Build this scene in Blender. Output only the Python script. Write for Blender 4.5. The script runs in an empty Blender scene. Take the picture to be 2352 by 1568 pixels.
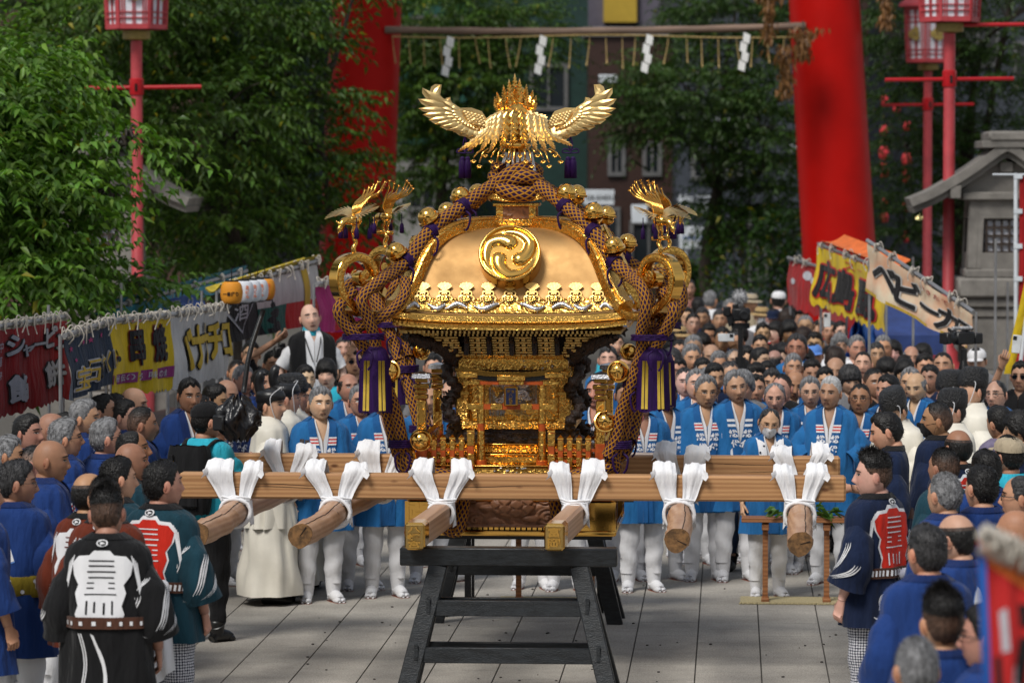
import bpy, bmesh, math, random
import numpy as np
from mathutils import Vector, Matrix
PI = math.pi
rad = math.radians
rng = np.random.default_rng(7)
random.seed(7)
SC = bpy.context.scene
COL = SC.collection
CAM_H = 3.37
FPX = 8820.0                       # focal length in the pixels of a 2352-wide picture
PITCH = math.atan(402 / FPX)
cam_d = bpy.data.cameras.new('camera')
cam = bpy.data.objects.new('camera', cam_d)
COL.objects.link(cam)
cam.location = (0, 0, CAM_H)
cam.rotation_euler = (PI / 2 - PITCH, 0, 0)
cam_d.sensor_width = 36
cam_d.lens = FPX * 36 / 2352
cam_d.clip_start = 0.5
cam_d.clip_end = 600
cam_d.dof.use_dof = True
cam_d.dof.focus_distance = 25.7
cam_d.dof.aperture_fstop = 3.4
SC.camera = cam
SUN_EL, SUN_AZ = rad(50), rad(-148)      # azimuth measured from +Y towards +X: behind the camera, to its left
world = bpy.data.worlds.new('World')
SC.world = world
world.use_nodes = True
wt = world.node_tree
wt.nodes.clear()
wo = wt.nodes.new('ShaderNodeOutputWorld')
bg = wt.nodes.new('ShaderNodeBackground')
sky = wt.nodes.new('ShaderNodeTexSky')
sky.sky_type = 'NISHITA'
sky.sun_disc = False
sky.sun_elevation = SUN_EL
sky.sun_rotation = SUN_AZ
sky.air_density = 1.3
sky.dust_density = 1.5
tc = wt.nodes.new('ShaderNodeTexCoord')
cn = wt.nodes.new('ShaderNodeTexNoise')
cn.inputs['Scale'].default_value = 2.6
cn.inputs['Detail'].default_value = 7
cn.inputs['Roughness'].default_value = 0.6
cr = wt.nodes.new('ShaderNodeValToRGB')
cr.color_ramp.elements[0].position = 0.34
cr.color_ramp.elements[1].position = 0.62
cm = wt.nodes.new('ShaderNodeMix')
cm.data_type = 'RGBA'
cm.inputs[7].default_value = (6.2, 6.3, 6.5, 1)
wt.links.new(tc.outputs['Generated'], cn.inputs['Vector'])
wt.links.new(cn.outputs['Fac'], cr.inputs['Fac'])
wt.links.new(cr.outputs['Color'], cm.inputs[0])
wt.links.new(sky.outputs['Color'], cm.inputs[6])
wt.links.new(cm.outputs[2], bg.inputs['Color'])
bg.inputs['Strength'].default_value = 0.050
wt.links.new(bg.outputs[0], wo.inputs['Surface'])
sun_d = bpy.data.lights.new('sun', 'SUN')
sun_d.energy = 1.5
sun_d.angle = rad(20)
sun_d.color = (1.0, 0.965, 0.91)
sun = bpy.data.objects.new('sun', sun_d)
COL.objects.link(sun)
_sd = Vector((math.sin(SUN_AZ) * math.cos(SUN_EL), math.cos(SUN_AZ) * math.cos(SUN_EL), math.sin(SUN_EL)))
sun.rotation_euler = (-_sd).to_track_quat('-Z', 'Y').to_euler()
vs = SC.view_settings
vs.view_transform = 'Standard'
vs.look = 'None'
vs.exposure = 0.85
vs.gamma = 1.0
vs.use_curve_mapping = False
SC.cycles.max_bounces = 6
SC.cycles.diffuse_bounces = 2
SC.cycles.glossy_bounces = 3
SC.cycles.transmission_bounces = 3
SC.cycles.transparent_max_bounces = 4
SC.cycles.use_denoising = True
_cp, _sp = math.cos(PITCH), math.sin(PITCH)
def ray(px, py):
 a, b = (px - 1176) / FPX, (784 - py) / FPX
 return np.array([a, _cp + b * _sp, -_sp + b * _cp])
def P(px, py, d):
 r = ray(px, py)
 return r * (d / r[1]) + np.array([0, 0, CAM_H])
def PZ(px, py, z):
 r = ray(px, py)
 return r * ((z - CAM_H) / r[2]) + np.array([0, 0, CAM_H])
def new_mat(name):
 m = bpy.data.materials.new(name)
 m.use_nodes = True
 return m, m.node_tree.nodes, m.node_tree.links, m.node_tree.nodes['Principled BSDF']
def C4(c):
 return (c[0], c[1], c[2], 1.0)
def sr(r, g, b):
 f = lambda v: ((v / 255 + 0.055) / 1.055) ** 2.4 if v > 10 else v / 255 / 12.92
 return (f(r), f(g), f(b))
def node(nt, kind, **kw):
 n = nt.nodes.new(kind)
 for k, v in kw.items():
  if k.startswith('i_'):
   n.inputs[k[2:].replace('_', ' ')].default_value = v
  else:
   setattr(n, k, v)
 return n
def mat(name, col, rough=0.7, metal=0.0, var=0.18, vscale=6.0, bump=0.0, bscale=60.0, stretch=(1, 1, 1), col2=None, objcol=False, attr=None, sheen=0.0, spec=0.5, coat=0.0, bdist=0.01, detail=4):
 m, n, l, b = new_mat(name)
 nt = m.node_tree
 b.inputs['Roughness'].default_value = rough
 b.inputs['Metallic'].default_value = metal
 b.inputs['Specular IOR Level'].default_value = spec
 if sheen:
  b.inputs['Sheen Weight'].default_value = sheen
 if coat:
  b.inputs['Coat Weight'].default_value = coat
 tcn = node(nt, 'ShaderNodeTexCoord')
 mp = node(nt, 'ShaderNodeMapping')
 mp.inputs['Scale'].default_value = stretch
 l.new(tcn.outputs['Object'], mp.inputs['Vector'])
 nz = node(nt, 'ShaderNodeTexNoise', i_Scale=vscale, i_Detail=float(detail), i_Roughness=0.6)
 l.new(mp.outputs['Vector'], nz.inputs['Vector'])
 c2 = col2 if col2 else tuple(max(0, v * (1 - var)) for v in col)
 c1 = col if col2 else tuple(v * (1 + var) for v in col)
 rp = node(nt, 'ShaderNodeValToRGB')
 rp.color_ramp.elements[0].position = 0.35
 rp.color_ramp.elements[1].position = 0.65
 rp.color_ramp.elements[0].color = C4(c2)
 rp.color_ramp.elements[1].color = C4(c1)
 l.new(nz.outputs['Fac'], rp.inputs['Fac'])
 out = rp.outputs['Color']
 if objcol:
  oi = node(nt, 'ShaderNodeObjectInfo')
  mx = node(nt, 'ShaderNodeMix', data_type='RGBA', blend_type='MULTIPLY')
  mx.inputs[0].default_value = 1
  l.new(out, mx.inputs[6]); l.new(oi.outputs['Color'], mx.inputs[7])
  out = mx.outputs[2]
 if attr:
  at = node(nt, 'ShaderNodeAttribute', attribute_name=attr)
  mx = node(nt, 'ShaderNodeMix', data_type='RGBA', blend_type='MULTIPLY')
  mx.inputs[0].default_value = 1
  l.new(out, mx.inputs[6]); l.new(at.outputs['Color'], mx.inputs[7])
  out = mx.outputs[2]
 l.new(out, b.inputs['Base Color'])
 if bump:
  bn = node(nt, 'ShaderNodeTexNoise', i_Scale=bscale, i_Detail=3.0)
  l.new(mp.outputs['Vector'], bn.inputs['Vector'])
  bp = node(nt, 'ShaderNodeBump', i_Strength=bump, i_Distance=bdist)
  l.new(bn.outputs['Fac'], bp.inputs['Height'])
  l.new(bp.outputs['Normal'], b.inputs['Normal'])
 return m
def rot_to(d):
 d = np.asarray(d, float); d = d / np.linalg.norm(d)
 u = np.array([0, 0, 1.0]) if abs(d[2]) < 0.95 else np.array([0, 1.0, 0])
 x = np.cross(u, d); x /= np.linalg.norm(x)
 return x, np.cross(d, x), d
class MB:
 def __init__(s):
  s.v, s.f, s.m, s.uv, s.a, s.n = [], [], [], [], [], 0
 def add(s, v, f, m=0, uv=None, a=None):
  v = np.asarray(v, float).reshape(-1, 3)
  if len(v) == 0: return s
  s.v.append(v)
  s.f += [tuple(int(i) + s.n for i in q) for q in f]
  if np.ndim(m) == 0: s.m += [int(m)] * len(f)
  else: s.m += list(m)
  s.uv.append(np.zeros((len(v), 2)) if uv is None else np.asarray(uv, float).reshape(-1, 2))
  s.a.append(np.ones((len(v), 3)) if a is None else np.broadcast_to(np.asarray(a, float), (len(v), 3)))
  s.n += len(v)
  return s
 def box(s, c, size, rz=0.0, m=0, ch=0.0, R=None, taper=1.0, a=None):
  h = np.array(size, float) / 2
  if ch <= 0:
   v = np.array([[x, y, z] for z in (-1, 1) for y in (-1, 1) for x in (-1, 1)], float)
   v[4:, :2] *= taper
   v = v * h
   f = [(0, 2, 3, 1), (4, 5, 7, 6), (0, 1, 5, 4), (2, 6, 7, 3), (0, 4, 6, 2), (1, 3, 7, 5)]
  else:
   ch = min(ch, h.min() * 0.9)
   ring = lambda k, z: [[-h[0] + k, -h[1], z], [h[0] - k, -h[1], z], [h[0], -h[1] + k, z], [h[0], h[1] - k, z], [h[0] - k, h[1], z], [-h[0] + k, h[1], z], [-h[0], h[1] - k, z], [-h[0], -h[1] + k, z]]
   def inset(z):
    return [[-h[0] + ch, -h[1] + ch, z], [h[0] - ch, -h[1] + ch, z], [h[0] - ch, -h[1] + ch, z], [h[0] - ch, h[1] - ch, z], [h[0] - ch, h[1] - ch, z], [-h[0] + ch, h[1] - ch, z], [-h[0] + ch, h[1] - ch, z], [-h[0] + ch, -h[1] + ch, z]]
   b0 = [[-h[0] + ch, -h[1] + ch * .35, -h[2]]]
   v = np.array(ring(ch, -h[2] + ch) + ring(ch, h[2] - ch) + [[-h[0] + ch, -h[1] + ch, -h[2]], [h[0] - ch, -h[1] + ch, -h[2]], [h[0] - ch, h[1] - ch, -h[2]], [-h[0] + ch, h[1] - ch, -h[2]], [-h[0] + ch, -h[1] + ch, h[2]], [h[0] - ch, -h[1] + ch, h[2]], [h[0] - ch, h[1] - ch, h[2]], [-h[0] + ch, h[1] - ch, h[2]]], float)
   f = [(i, (i + 1) % 8, 8 + (i + 1) % 8, 8 + i) for i in range(8)]
   B, T = 16, 20
   f += [(B, B + 3, B + 2, B + 1), (T, T + 1, T + 2, T + 3)]
   f += [(0, B, B + 1, 1), (2, B + 1, B + 2, 3), (4, B + 2, B + 3, 5), (6, B + 3, B, 7), (1, B + 1, 2), (3, B + 2, 4), (5, B + 3, 6), (7, B, 0)]
   f += [(8, 9, T + 1, T), (10, 11, T + 2, T + 1), (12, 13, T + 3, T + 2), (14, 15, T, T + 3), (9, 10, T + 1), (11, 12, T + 2), (13, 14, T + 3), (15, 8, T)]
  if R is not None: v = v @ np.asarray(R).T
  elif rz:
   c_, s_ = math.cos(rz), math.sin(rz)
   v = v @ np.array([[c_, s_, 0], [-s_, c_, 0], [0, 0, 1]])
  return s.add(v + np.array(c, float), f, m, a=a)
 def beam(s, p, q, w, h, m=0, ch=0.0, up=(0, 0, 1), a=None):
  p, q = np.array(p, float), np.array(q, float)
  d = q - p; L = np.linalg.norm(d); d /= L
  x = np.cross(d, up); x /= np.linalg.norm(x)
  z = np.cross(x, d)
  return s.box((p + q) / 2, (w, L, h), m=m, ch=ch, R=np.stack([x, d, z], 1), a=a)
 def grid(s, G, m=0, cu=False, cv=False, uv=None, a=None, flip=False):
  G = np.asarray(G, float); nu, nv = G.shape[:2]
  f = []
  for i in range(nu if cu else nu - 1):
   i2 = (i + 1) % nu
   for j in range(nv if cv else nv - 1):
    j2 = (j + 1) % nv
    q = (i * nv + j, i2 * nv + j, i2 * nv + j2, i * nv + j2)
    f.append(q[::-1] if flip else q)
  return s.add(G.reshape(-1, 3), f, m, None if uv is None else np.asarray(uv).reshape(-1, 2), None if a is None else (np.asarray(a).reshape(-1, 3) if np.ndim(a) > 1 else a))
 def tube(s, path, r, n=10, m=0, caps=True, uvs=False, prof=None, a=None):
  path = np.asarray(path, float); k = len(path)
  r = np.broadcast_to(np.asarray(r, float), (k,))
  T = np.gradient(path, axis=0); T /= np.linalg.norm(T, axis=1)[:, None] + 1e-12
  x, y, _ = rot_to(T[0])
  X = [x]
  for i in range(1, k):
   x = X[-1] - T[i] * np.dot(X[-1], T[i]); x /= np.linalg.norm(x) + 1e-12
   X.append(x)
  X = np.array(X); Y = np.cross(T, X)
  nn = n + 1 if uvs else n
  th = np.linspace(0, 2 * PI, nn, endpoint=uvs)
  cx, cy = np.cos(th), np.sin(th)
  if prof is not None: cx, cy = cx * prof[0], cy * prof[1]
  G = path[:, None] + r[:, None, None] * (cx[None, :, None] * X[:, None] + cy[None, :, None] * Y[:, None])
  uv = None
  if uvs:
   L = np.concatenate([[0], np.cumsum(np.linalg.norm(np.diff(path, axis=0), axis=1))])
   uv = np.stack(np.broadcast_arrays(L[:, None], (th / (2 * PI))[None, :]), -1)
  s.grid(G, m, cv=not uvs, uv=uv, a=a, flip=True)
  if caps:
   b = s.n - k * nn
   s.f.append(tuple(b + j for j in range(n))); s.m.append(m)
   s.f.append(tuple(b + (k - 1) * nn + j for j in range(n))[::-1]); s.m.append(m)
  return s
 def lathe(s, prof, n=16, c=(0, 0, 0), axis=None, m=0, a=None, ph=0.0):
  pr = np.asarray(prof, float)
  th = np.linspace(0, 2 * PI, n, endpoint=False) + ph
  G = np.stack([pr[:, 0, None] * np.cos(th), pr[:, 0, None] * np.sin(th), np.broadcast_to(pr[:, 1, None], (len(pr), n))], -1)
  if axis is not None:
   x, y, z = rot_to(axis)
   G = G[..., 0:1] * x + G[..., 1:2] * y + G[..., 2:3] * z
  return s.grid(G + np.array(c, float), m, cv=True, a=a, flip=True)
 def ball(s, c, r, nu=12, nv=16, m=0, R=None, a=None):
  r = np.broadcast_to(np.asarray(r, float), (3,))
  ph = np.linspace(0.02, PI - 0.02, nu); th = np.linspace(0, 2 * PI, nv, endpoint=False)
  G = np.stack([np.sin(ph)[:, None] * np.cos(th), np.sin(ph)[:, None] * np.sin(th), np.broadcast_to(np.cos(ph)[:, None], (nu, nv))], -1) * r
  if R is not None: G = G @ np.asarray(R).T
  return s.grid(G + np.array(c, float), m, cv=True, a=a)
 def prism(s, poly, t, o=(0, 0, 0), X=(1, 0, 0), Y=(0, 0, 1), N=None, m=0, a=None):
  X, Y = np.array(X, float), np.array(Y, float)
  N = np.cross(X, Y) if N is None else np.array(N, float)
  p = np.asarray(poly, float); n = len(p)
  base = np.array(o, float) + p[:, :1] * X + p[:, 1:] * Y
  v = np.concatenate([base, base + N * t])
  f = [tuple(range(n))[::-1], tuple(range(n, 2 * n))] + [(i, (i + 1) % n, n + (i + 1) % n, n + i) for i in range(n)]
  return s.add(v, f, m, a=a)
 def merge(s, o, M=None):
  for v, uv, a in zip(o.v, o.uv, o.a): pass
  v = np.concatenate(o.v)
  if M is not None: v = v @ np.asarray(M)[:3, :3].T + np.asarray(M)[:3, 3]
  return s.add(v, o.f, o.m, np.concatenate(o.uv), np.concatenate(o.a))
 def mesh(s, name, mats, smooth=True, keep_attr=True):
  me = bpy.data.meshes.new(name)
  v = np.concatenate(s.v) if s.v else np.zeros((0, 3))
  loops = np.fromiter((i for q in s.f for i in q), np.int32)
  cnt = np.fromiter((len(q) for q in s.f), np.int32, len(s.f))
  me.vertices.add(len(v)); me.vertices.foreach_set('co', v.astype(np.float32).ravel())
  me.loops.add(len(loops)); me.loops.foreach_set('vertex_index', loops)
  me.polygons.add(len(cnt))
  me.polygons.foreach_set('loop_start', np.concatenate([[0], np.cumsum(cnt)[:-1]]).astype(np.int32))
  me.polygons.foreach_set('loop_total', cnt)
  for mm in (mats if isinstance(mats, (list, tuple)) else [mats]): me.materials.append(mm)
  me.polygons.foreach_set('material_index', np.array(s.m, np.int32))
  if keep_attr:
   at = me.attributes.new('tint', 'FLOAT_COLOR', 'POINT')
   aa = np.concatenate([np.concatenate(s.a), np.ones((len(v), 1))], 1)
   at.data.foreach_set('color', aa.astype(np.float32).ravel())
   uvv = np.concatenate(s.uv)
   if uvv.any():
    at = me.attributes.new('run', 'FLOAT2', 'POINT')
    at.data.foreach_set('vector', uvv.astype(np.float32).ravel())
  me.update(calc_edges=True)
  if smooth is True:
   me.shade_smooth()
  elif smooth:
   me.shade_smooth(); me.set_sharp_from_angle(angle=rad(smooth))
  else:
   me.shade_flat()
  return me
 def obj(s, name, mats, parent=None, smooth=40, **props):
  return link(name, s.mesh(name, mats, smooth), parent, **props)
def link(name, me, parent=None, loc=None, rz=None, **props):
 o = bpy.data.objects.new(name, me)
 COL.objects.link(o)
 if parent is not None: o.parent = parent
 if loc is not None: o.location = loc
 if rz is not None: o.rotation_euler = (0, 0, rz)
 for k, v in props.items():
  if v is not None: o[k] = v
 return o
def thing(name, label, category, loc=(0, 0, 0), rz=0.0, group=None):
 return link(name, None, None, loc, rz, label=label, category=category, group=group)
def spline(pts, n=40):
 p = np.asarray(pts, float)
 p = np.concatenate([[2 * p[0] - p[1]], p, [2 * p[-1] - p[-2]]])
 k = len(p) - 3
 out = []
 for t in np.linspace(0, k - 1e-6, n):
  i = int(t); u = t - i
  a, b, c, d = p[i:i + 4]
  out.append(0.5 * (2 * b + (c - a) * u + (2 * a - 5 * b + 4 * c - d) * u * u + (3 * b - a - 3 * c + d) * u ** 3))
 return np.array(out)
_glyphs = {}
def glyph(ch, bold=0.0, res=2):
 key = (ch, bold, res)
 if key in _glyphs: return _glyphs[key]
 cu = bpy.data.curves.new('lettering', 'FONT')
 cu.body = ch; cu.size = 1.0; cu.offset = bold; cu.resolution_u = res
 cu.align_x = 'LEFT'
 ob = bpy.data.objects.new('lettering', cu)
 COL.objects.link(ob)
 dg = bpy.context.evaluated_depsgraph_get()
 me = bpy.data.meshes.new_from_object(ob.evaluated_get(dg))
 v = np.array([(q.co.x, q.co.y) for q in me.vertices]).reshape(-1, 2)
 f = [tuple(q.vertices) for q in me.polygons]
 bpy.data.objects.remove(ob); bpy.data.curves.remove(cu); bpy.data.meshes.remove(me)
 if len(v):
  lo, hi = v.min(0), v.max(0)
  if ch in 'ーー一' or (hi - lo).max() < 0.45:
   c = (lo + hi) / 2; v = v - np.array([c[0], 0.38]) + 0.5
  else:
   v = (v - (lo + hi) / 2) / max((hi - lo).max(), 0.6) * 0.94 + 0.5
 _glyphs[key] = (v, f)
 return v, f
def refine(v, f, maxlen):
 bm = bmesh.new()
 vs_ = [bm.verts.new((x, y, 0)) for x, y in v]
 for q in f:
  try: bm.faces.new([vs_[i] for i in q])
  except ValueError: pass
 for _ in range(3):
  e = [e for e in bm.edges if e.calc_length() > maxlen]
  if not e: break
  bmesh.ops.subdivide_edges(bm, edges=e, cuts=1)
  bmesh.ops.triangulate(bm, faces=[q for q in bm.faces if len(q.verts) > 4])
 bm.verts.index_update()
 vv = np.array([(q.co.x, q.co.y) for q in bm.verts]); ff = [tuple(w.index for w in q.verts) for q in bm.faces]
 bm.free()
 return vv, ff
def flip_faces(f):
 return [q[::-1] for q in f]

M = {}
# ================================================================== ground
def paving_mat(name, base, var=0.2):
 m, n, l, b = new_mat(name); nt = m.node_tree
 tcn = node(nt, 'ShaderNodeTexCoord'); oi = node(nt, 'ShaderNodeObjectInfo')
 g = node(nt, 'ShaderNodeNewGeometry')
 nz = node(nt, 'ShaderNodeTexNoise', i_Scale=1.1, i_Detail=6.0, i_Roughness=0.65); l.new(g.outputs['Position'], nz.inputs['Vector'])
 n2 = node(nt, 'ShaderNodeTexNoise', i_Scale=95.0, i_Detail=3.0); l.new(g.outputs['Position'], n2.inputs['Vector'])
 rp = node(nt, 'ShaderNodeValToRGB'); rp.color_ramp.elements[0].position = 0.26; rp.color_ramp.elements[1].position = 0.7
 rp.color_ramp.elements[0].color = C4(tuple(v * 0.56 for v in base)); rp.color_ramp.elements[1].color = C4(tuple(v * 1.18 for v in base))
 l.new(nz.outputs['Fac'], rp.inputs['Fac'])
 r2 = node(nt, 'ShaderNodeValToRGB'); r2.color_ramp.elements[0].position = 0.3; r2.color_ramp.elements[1].position = 0.72
 r2.color_ramp.elements[0].color = (0.55, 0.55, 0.55, 1); r2.color_ramp.elements[1].color = (1.3, 1.3, 1.3, 1)
 l.new(n2.outputs['Fac'], r2.inputs['Fac'])
 mx = node(nt, 'ShaderNodeMix', data_type='RGBA', blend_type='MULTIPLY'); mx.inputs[0].default_value = 1
 l.new(rp.outputs['Color'], mx.inputs[6]); l.new(r2.outputs['Color'], mx.inputs[7])
 rv = node(nt, 'ShaderNodeMapRange'); rv.inputs[3].default_value = 1 - var; rv.inputs[4].default_value = 1 + var
 l.new(oi.outputs['Random'], rv.inputs[0])
 mv = node(nt, 'ShaderNodeMix', data_type='RGBA', blend_type='MULTIPLY'); mv.inputs[0].default_value = 1
 l.new(mx.outputs[2], mv.inputs[6]); l.new(rv.outputs[0], mv.inputs[7])
 l.new(mv.outputs[2], b.inputs['Base Color'])
 b.inputs['Roughness'].default_value = 0.8
 bp = node(nt, 'ShaderNodeBump', i_Strength=0.35, i_Distance=0.004); l.new(n2.outputs['Fac'], bp.inputs['Height']); l.new(bp.outputs['Normal'], b.inputs['Normal'])
 return m
M['paving'] = paving_mat('granite_paving', (0.47, 0.435, 0.38))
M['joint'] = mat('paving_joint', (0.10, 0.092, 0.08), 0.9, var=0.3, vscale=40)
gm = MB(); gm.grid(np.array([[(-300, -80, 0), (-300, 420, 0)], [(300, -80, 0), (300, 420, 0)]], float), 0, flip=True)
ground = gm.obj('ground', [M['joint']], kind='structure')
PAV_YAW = rad(-3.27)
pvx, pvy = np.array([math.cos(PAV_YAW), math.sin(PAV_YAW)]), np.array([-math.sin(PAV_YAW), math.cos(PAV_YAW)])
SW, SL = 0.440, 0.80
o0 = PZ(1905, 1568, 0)[:2]
def slab_mesh(nm, w, l_):
 b = MB(); b.box((0, 0, 0.006), (w, l_, 0.012), ch=0.003); return b.mesh(nm, [M['paving']], 30)
slab_me = slab_mesh('paving_slab', SW - 0.010, SL - 0.006)
cand, rest = [], MB()
for i in range(-16, 14):
 for j in range(-30, 60):
  off = 0.5 * (i % 2) + 0.13 * math.sin(i * 3.1)
  c = o0 + pvx * ((i + 0.5) * SW) + pvy * ((j + off) * SL)
  if c[1] < -6 or c[1] > 52: continue
  px = 1176 + FPX * c[0] / max(c[1], 1)
  inv = 24.2 < c[1] < 34 and 330 < px < 2050
  cand.append((0 if inv else 1, c[1], c))
cand.sort(key=lambda q: (q[0], q[1]))
for k, (_, _, c) in enumerate(cand):
 if k < 290 and _ == 0:
  link('paving_slab', slab_me, ground, (c[0], c[1], 0), PAV_YAW)
 else:
  rest.box((c[0], c[1], 0.006), (SW - 0.010, SL - 0.006, 0.012), rz=PAV_YAW)
rest.obj('outer_paving', [M['paving']], ground, smooth=False, kind='stuff')
pb = MB()
for k in range(70):
 c = PZ(rng.uniform(700, 2000), rng.uniform(1330, 1567), 0.014); s = rng.uniform(0.004, 0.010)
 pb.ball((c[0], c[1], 0.012 + s * 0.5), (s * 1.3, s, s * 0.7), 5, 6)
pb.obj('pebbles', [mat('pebble', (0.06, 0.055, 0.05), 0.9)], kind='stuff')

# ================================================================== the portable shrine
def gold_mat(name, col, rough, bump=0.0, bscale=70.0, kind='noise', dark=0.0, stretch=(1, 1, 1), bd=0.006, metal=1.0):
 m, n, l, b = new_mat(name); nt = m.node_tree
 b.inputs['Metallic'].default_value = metal
 tcn = node(nt, 'ShaderNodeTexCoord')
 mp = node(nt, 'ShaderNodeMapping'); mp.inputs['Scale'].default_value = stretch
 l.new(tcn.outputs['Object'], mp.inputs['Vector'])
 nz = node(nt, 'ShaderNodeTexNoise', i_Scale=9.0, i_Detail=4.0)
 l.new(mp.outputs['Vector'], nz.inputs['Vector'])
 rr = node(nt, 'ShaderNodeMapRange'); rr.inputs[3].default_value = rough * 0.7; rr.inputs[4].default_value = rough * 1.5
 l.new(nz.outputs['Fac'], rr.inputs[0]); l.new(rr.outputs[0], b.inputs['Roughness'])
 if bump:
  if kind == 'noise':
   h = node(nt, 'ShaderNodeTexNoise', i_Scale=bscale, i_Detail=2.5, i_Roughness=0.5)
   l.new(mp.outputs['Vector'], h.inputs['Vector']); hv = h.outputs['Fac']
  elif kind == 'scroll':
   w = node(nt, 'ShaderNodeTexNoise', i_Scale=bscale * 0.35, i_Detail=1.0)
   l.new(mp.outputs['Vector'], w.inputs['Vector'])
   vm = node(nt, 'ShaderNodeMix', data_type='RGBA'); vm.inputs[0].default_value = 0.06
   l.new(mp.outputs['Vector'], vm.inputs[6]); l.new(w.outputs['Color'], vm.inputs[7])
   h = node(nt, 'ShaderNodeTexVoronoi', feature='SMOOTH_F1', i_Scale=bscale)
   l.new(vm.outputs[2], h.inputs['Vector']); hv = h.outputs['Distance']
  else:
   h = node(nt, 'ShaderNodeTexVoronoi', feature='DISTANCE_TO_EDGE', i_Scale=bscale)
   l.new(mp.outputs['Vector'], h.inputs['Vector']); hv = h.outputs['Distance']
  bp = node(nt, 'ShaderNodeBump', i_Strength=bump, i_Distance=bd)
  l.new(hv, bp.inputs['Height']); l.new(bp.outputs['Normal'], b.inputs['Normal'])
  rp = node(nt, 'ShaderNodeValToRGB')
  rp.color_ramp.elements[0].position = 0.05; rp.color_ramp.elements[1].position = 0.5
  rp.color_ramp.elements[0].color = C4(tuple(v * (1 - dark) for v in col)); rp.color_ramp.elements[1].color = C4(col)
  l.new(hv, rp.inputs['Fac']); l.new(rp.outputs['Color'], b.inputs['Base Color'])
 else:
  b.inputs['Base Color'].default_value = C4(col)
 return m
GOLD = (0.86, 0.49, 0.115)
M['gold'] = gold_mat('polished_gold', GOLD, 0.10)
M['gold_pale'] = gold_mat('gilt_wing', (0.95, 0.68, 0.30), 0.34, 0.25, 160, 'noise')
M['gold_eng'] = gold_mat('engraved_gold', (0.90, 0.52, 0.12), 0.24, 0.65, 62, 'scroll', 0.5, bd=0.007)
M['gold_fine'] = gold_mat('finely_engraved_gold', (0.90, 0.53, 0.13), 0.22, 0.8, 150, 'edge', 0.0, bd=0.004)
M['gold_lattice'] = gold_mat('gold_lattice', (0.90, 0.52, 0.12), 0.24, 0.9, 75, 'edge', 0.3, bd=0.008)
M['roof_gold'] = gold_mat('gold_lacquer', (0.50, 0.295, 0.115), 0.52, 0.25, 420, 'noise', 0.25, bd=0.002, metal=0.85)
M['gold_block'] = gold_mat('gilded_block', (0.72, 0.47, 0.16), 0.30, 0.15, 60, 'noise', 0.2)
M['silver'] = gold_mat('silver_relief', (0.62, 0.62, 0.64), 0.28, 0.6, 120, 'noise', 0.5)
M['dark_wood'] = mat('dark_carved_wood', (0.022, 0.010, 0.006), 0.6, var=0.5, vscale=30, bump=0.8, bscale=45, bdist=0.02)
M['relief_wood'] = mat('carved_zelkova_wood', (0.26, 0.115, 0.055), 0.5, var=0.25, vscale=20, bump=0.25, bscale=120)
M['black_lacquer'] = mat('black_lacquer', (0.008, 0.008, 0.009), 0.25, var=0.2)
M['navy_plaque'] = mat('navy_plaque', (0.004, 0.010, 0.05), 0.4)
M['orange_lacquer'] = mat('vermilion_lacquer', (0.42, 0.075, 0.012), 0.3, var=0.2, vscale=25)
M['purple'] = mat('purple_silk', (0.022, 0.004, 0.058), 0.6, var=0.3, vscale=40, bump=0.4, bscale=150, stretch=(1, 1, 0.15), spec=0.2)
M['yellow_cord'] = mat('yellow_silk', (0.50, 0.34, 0.03), 0.6, var=0.2, bump=0.5, bscale=300)
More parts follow.
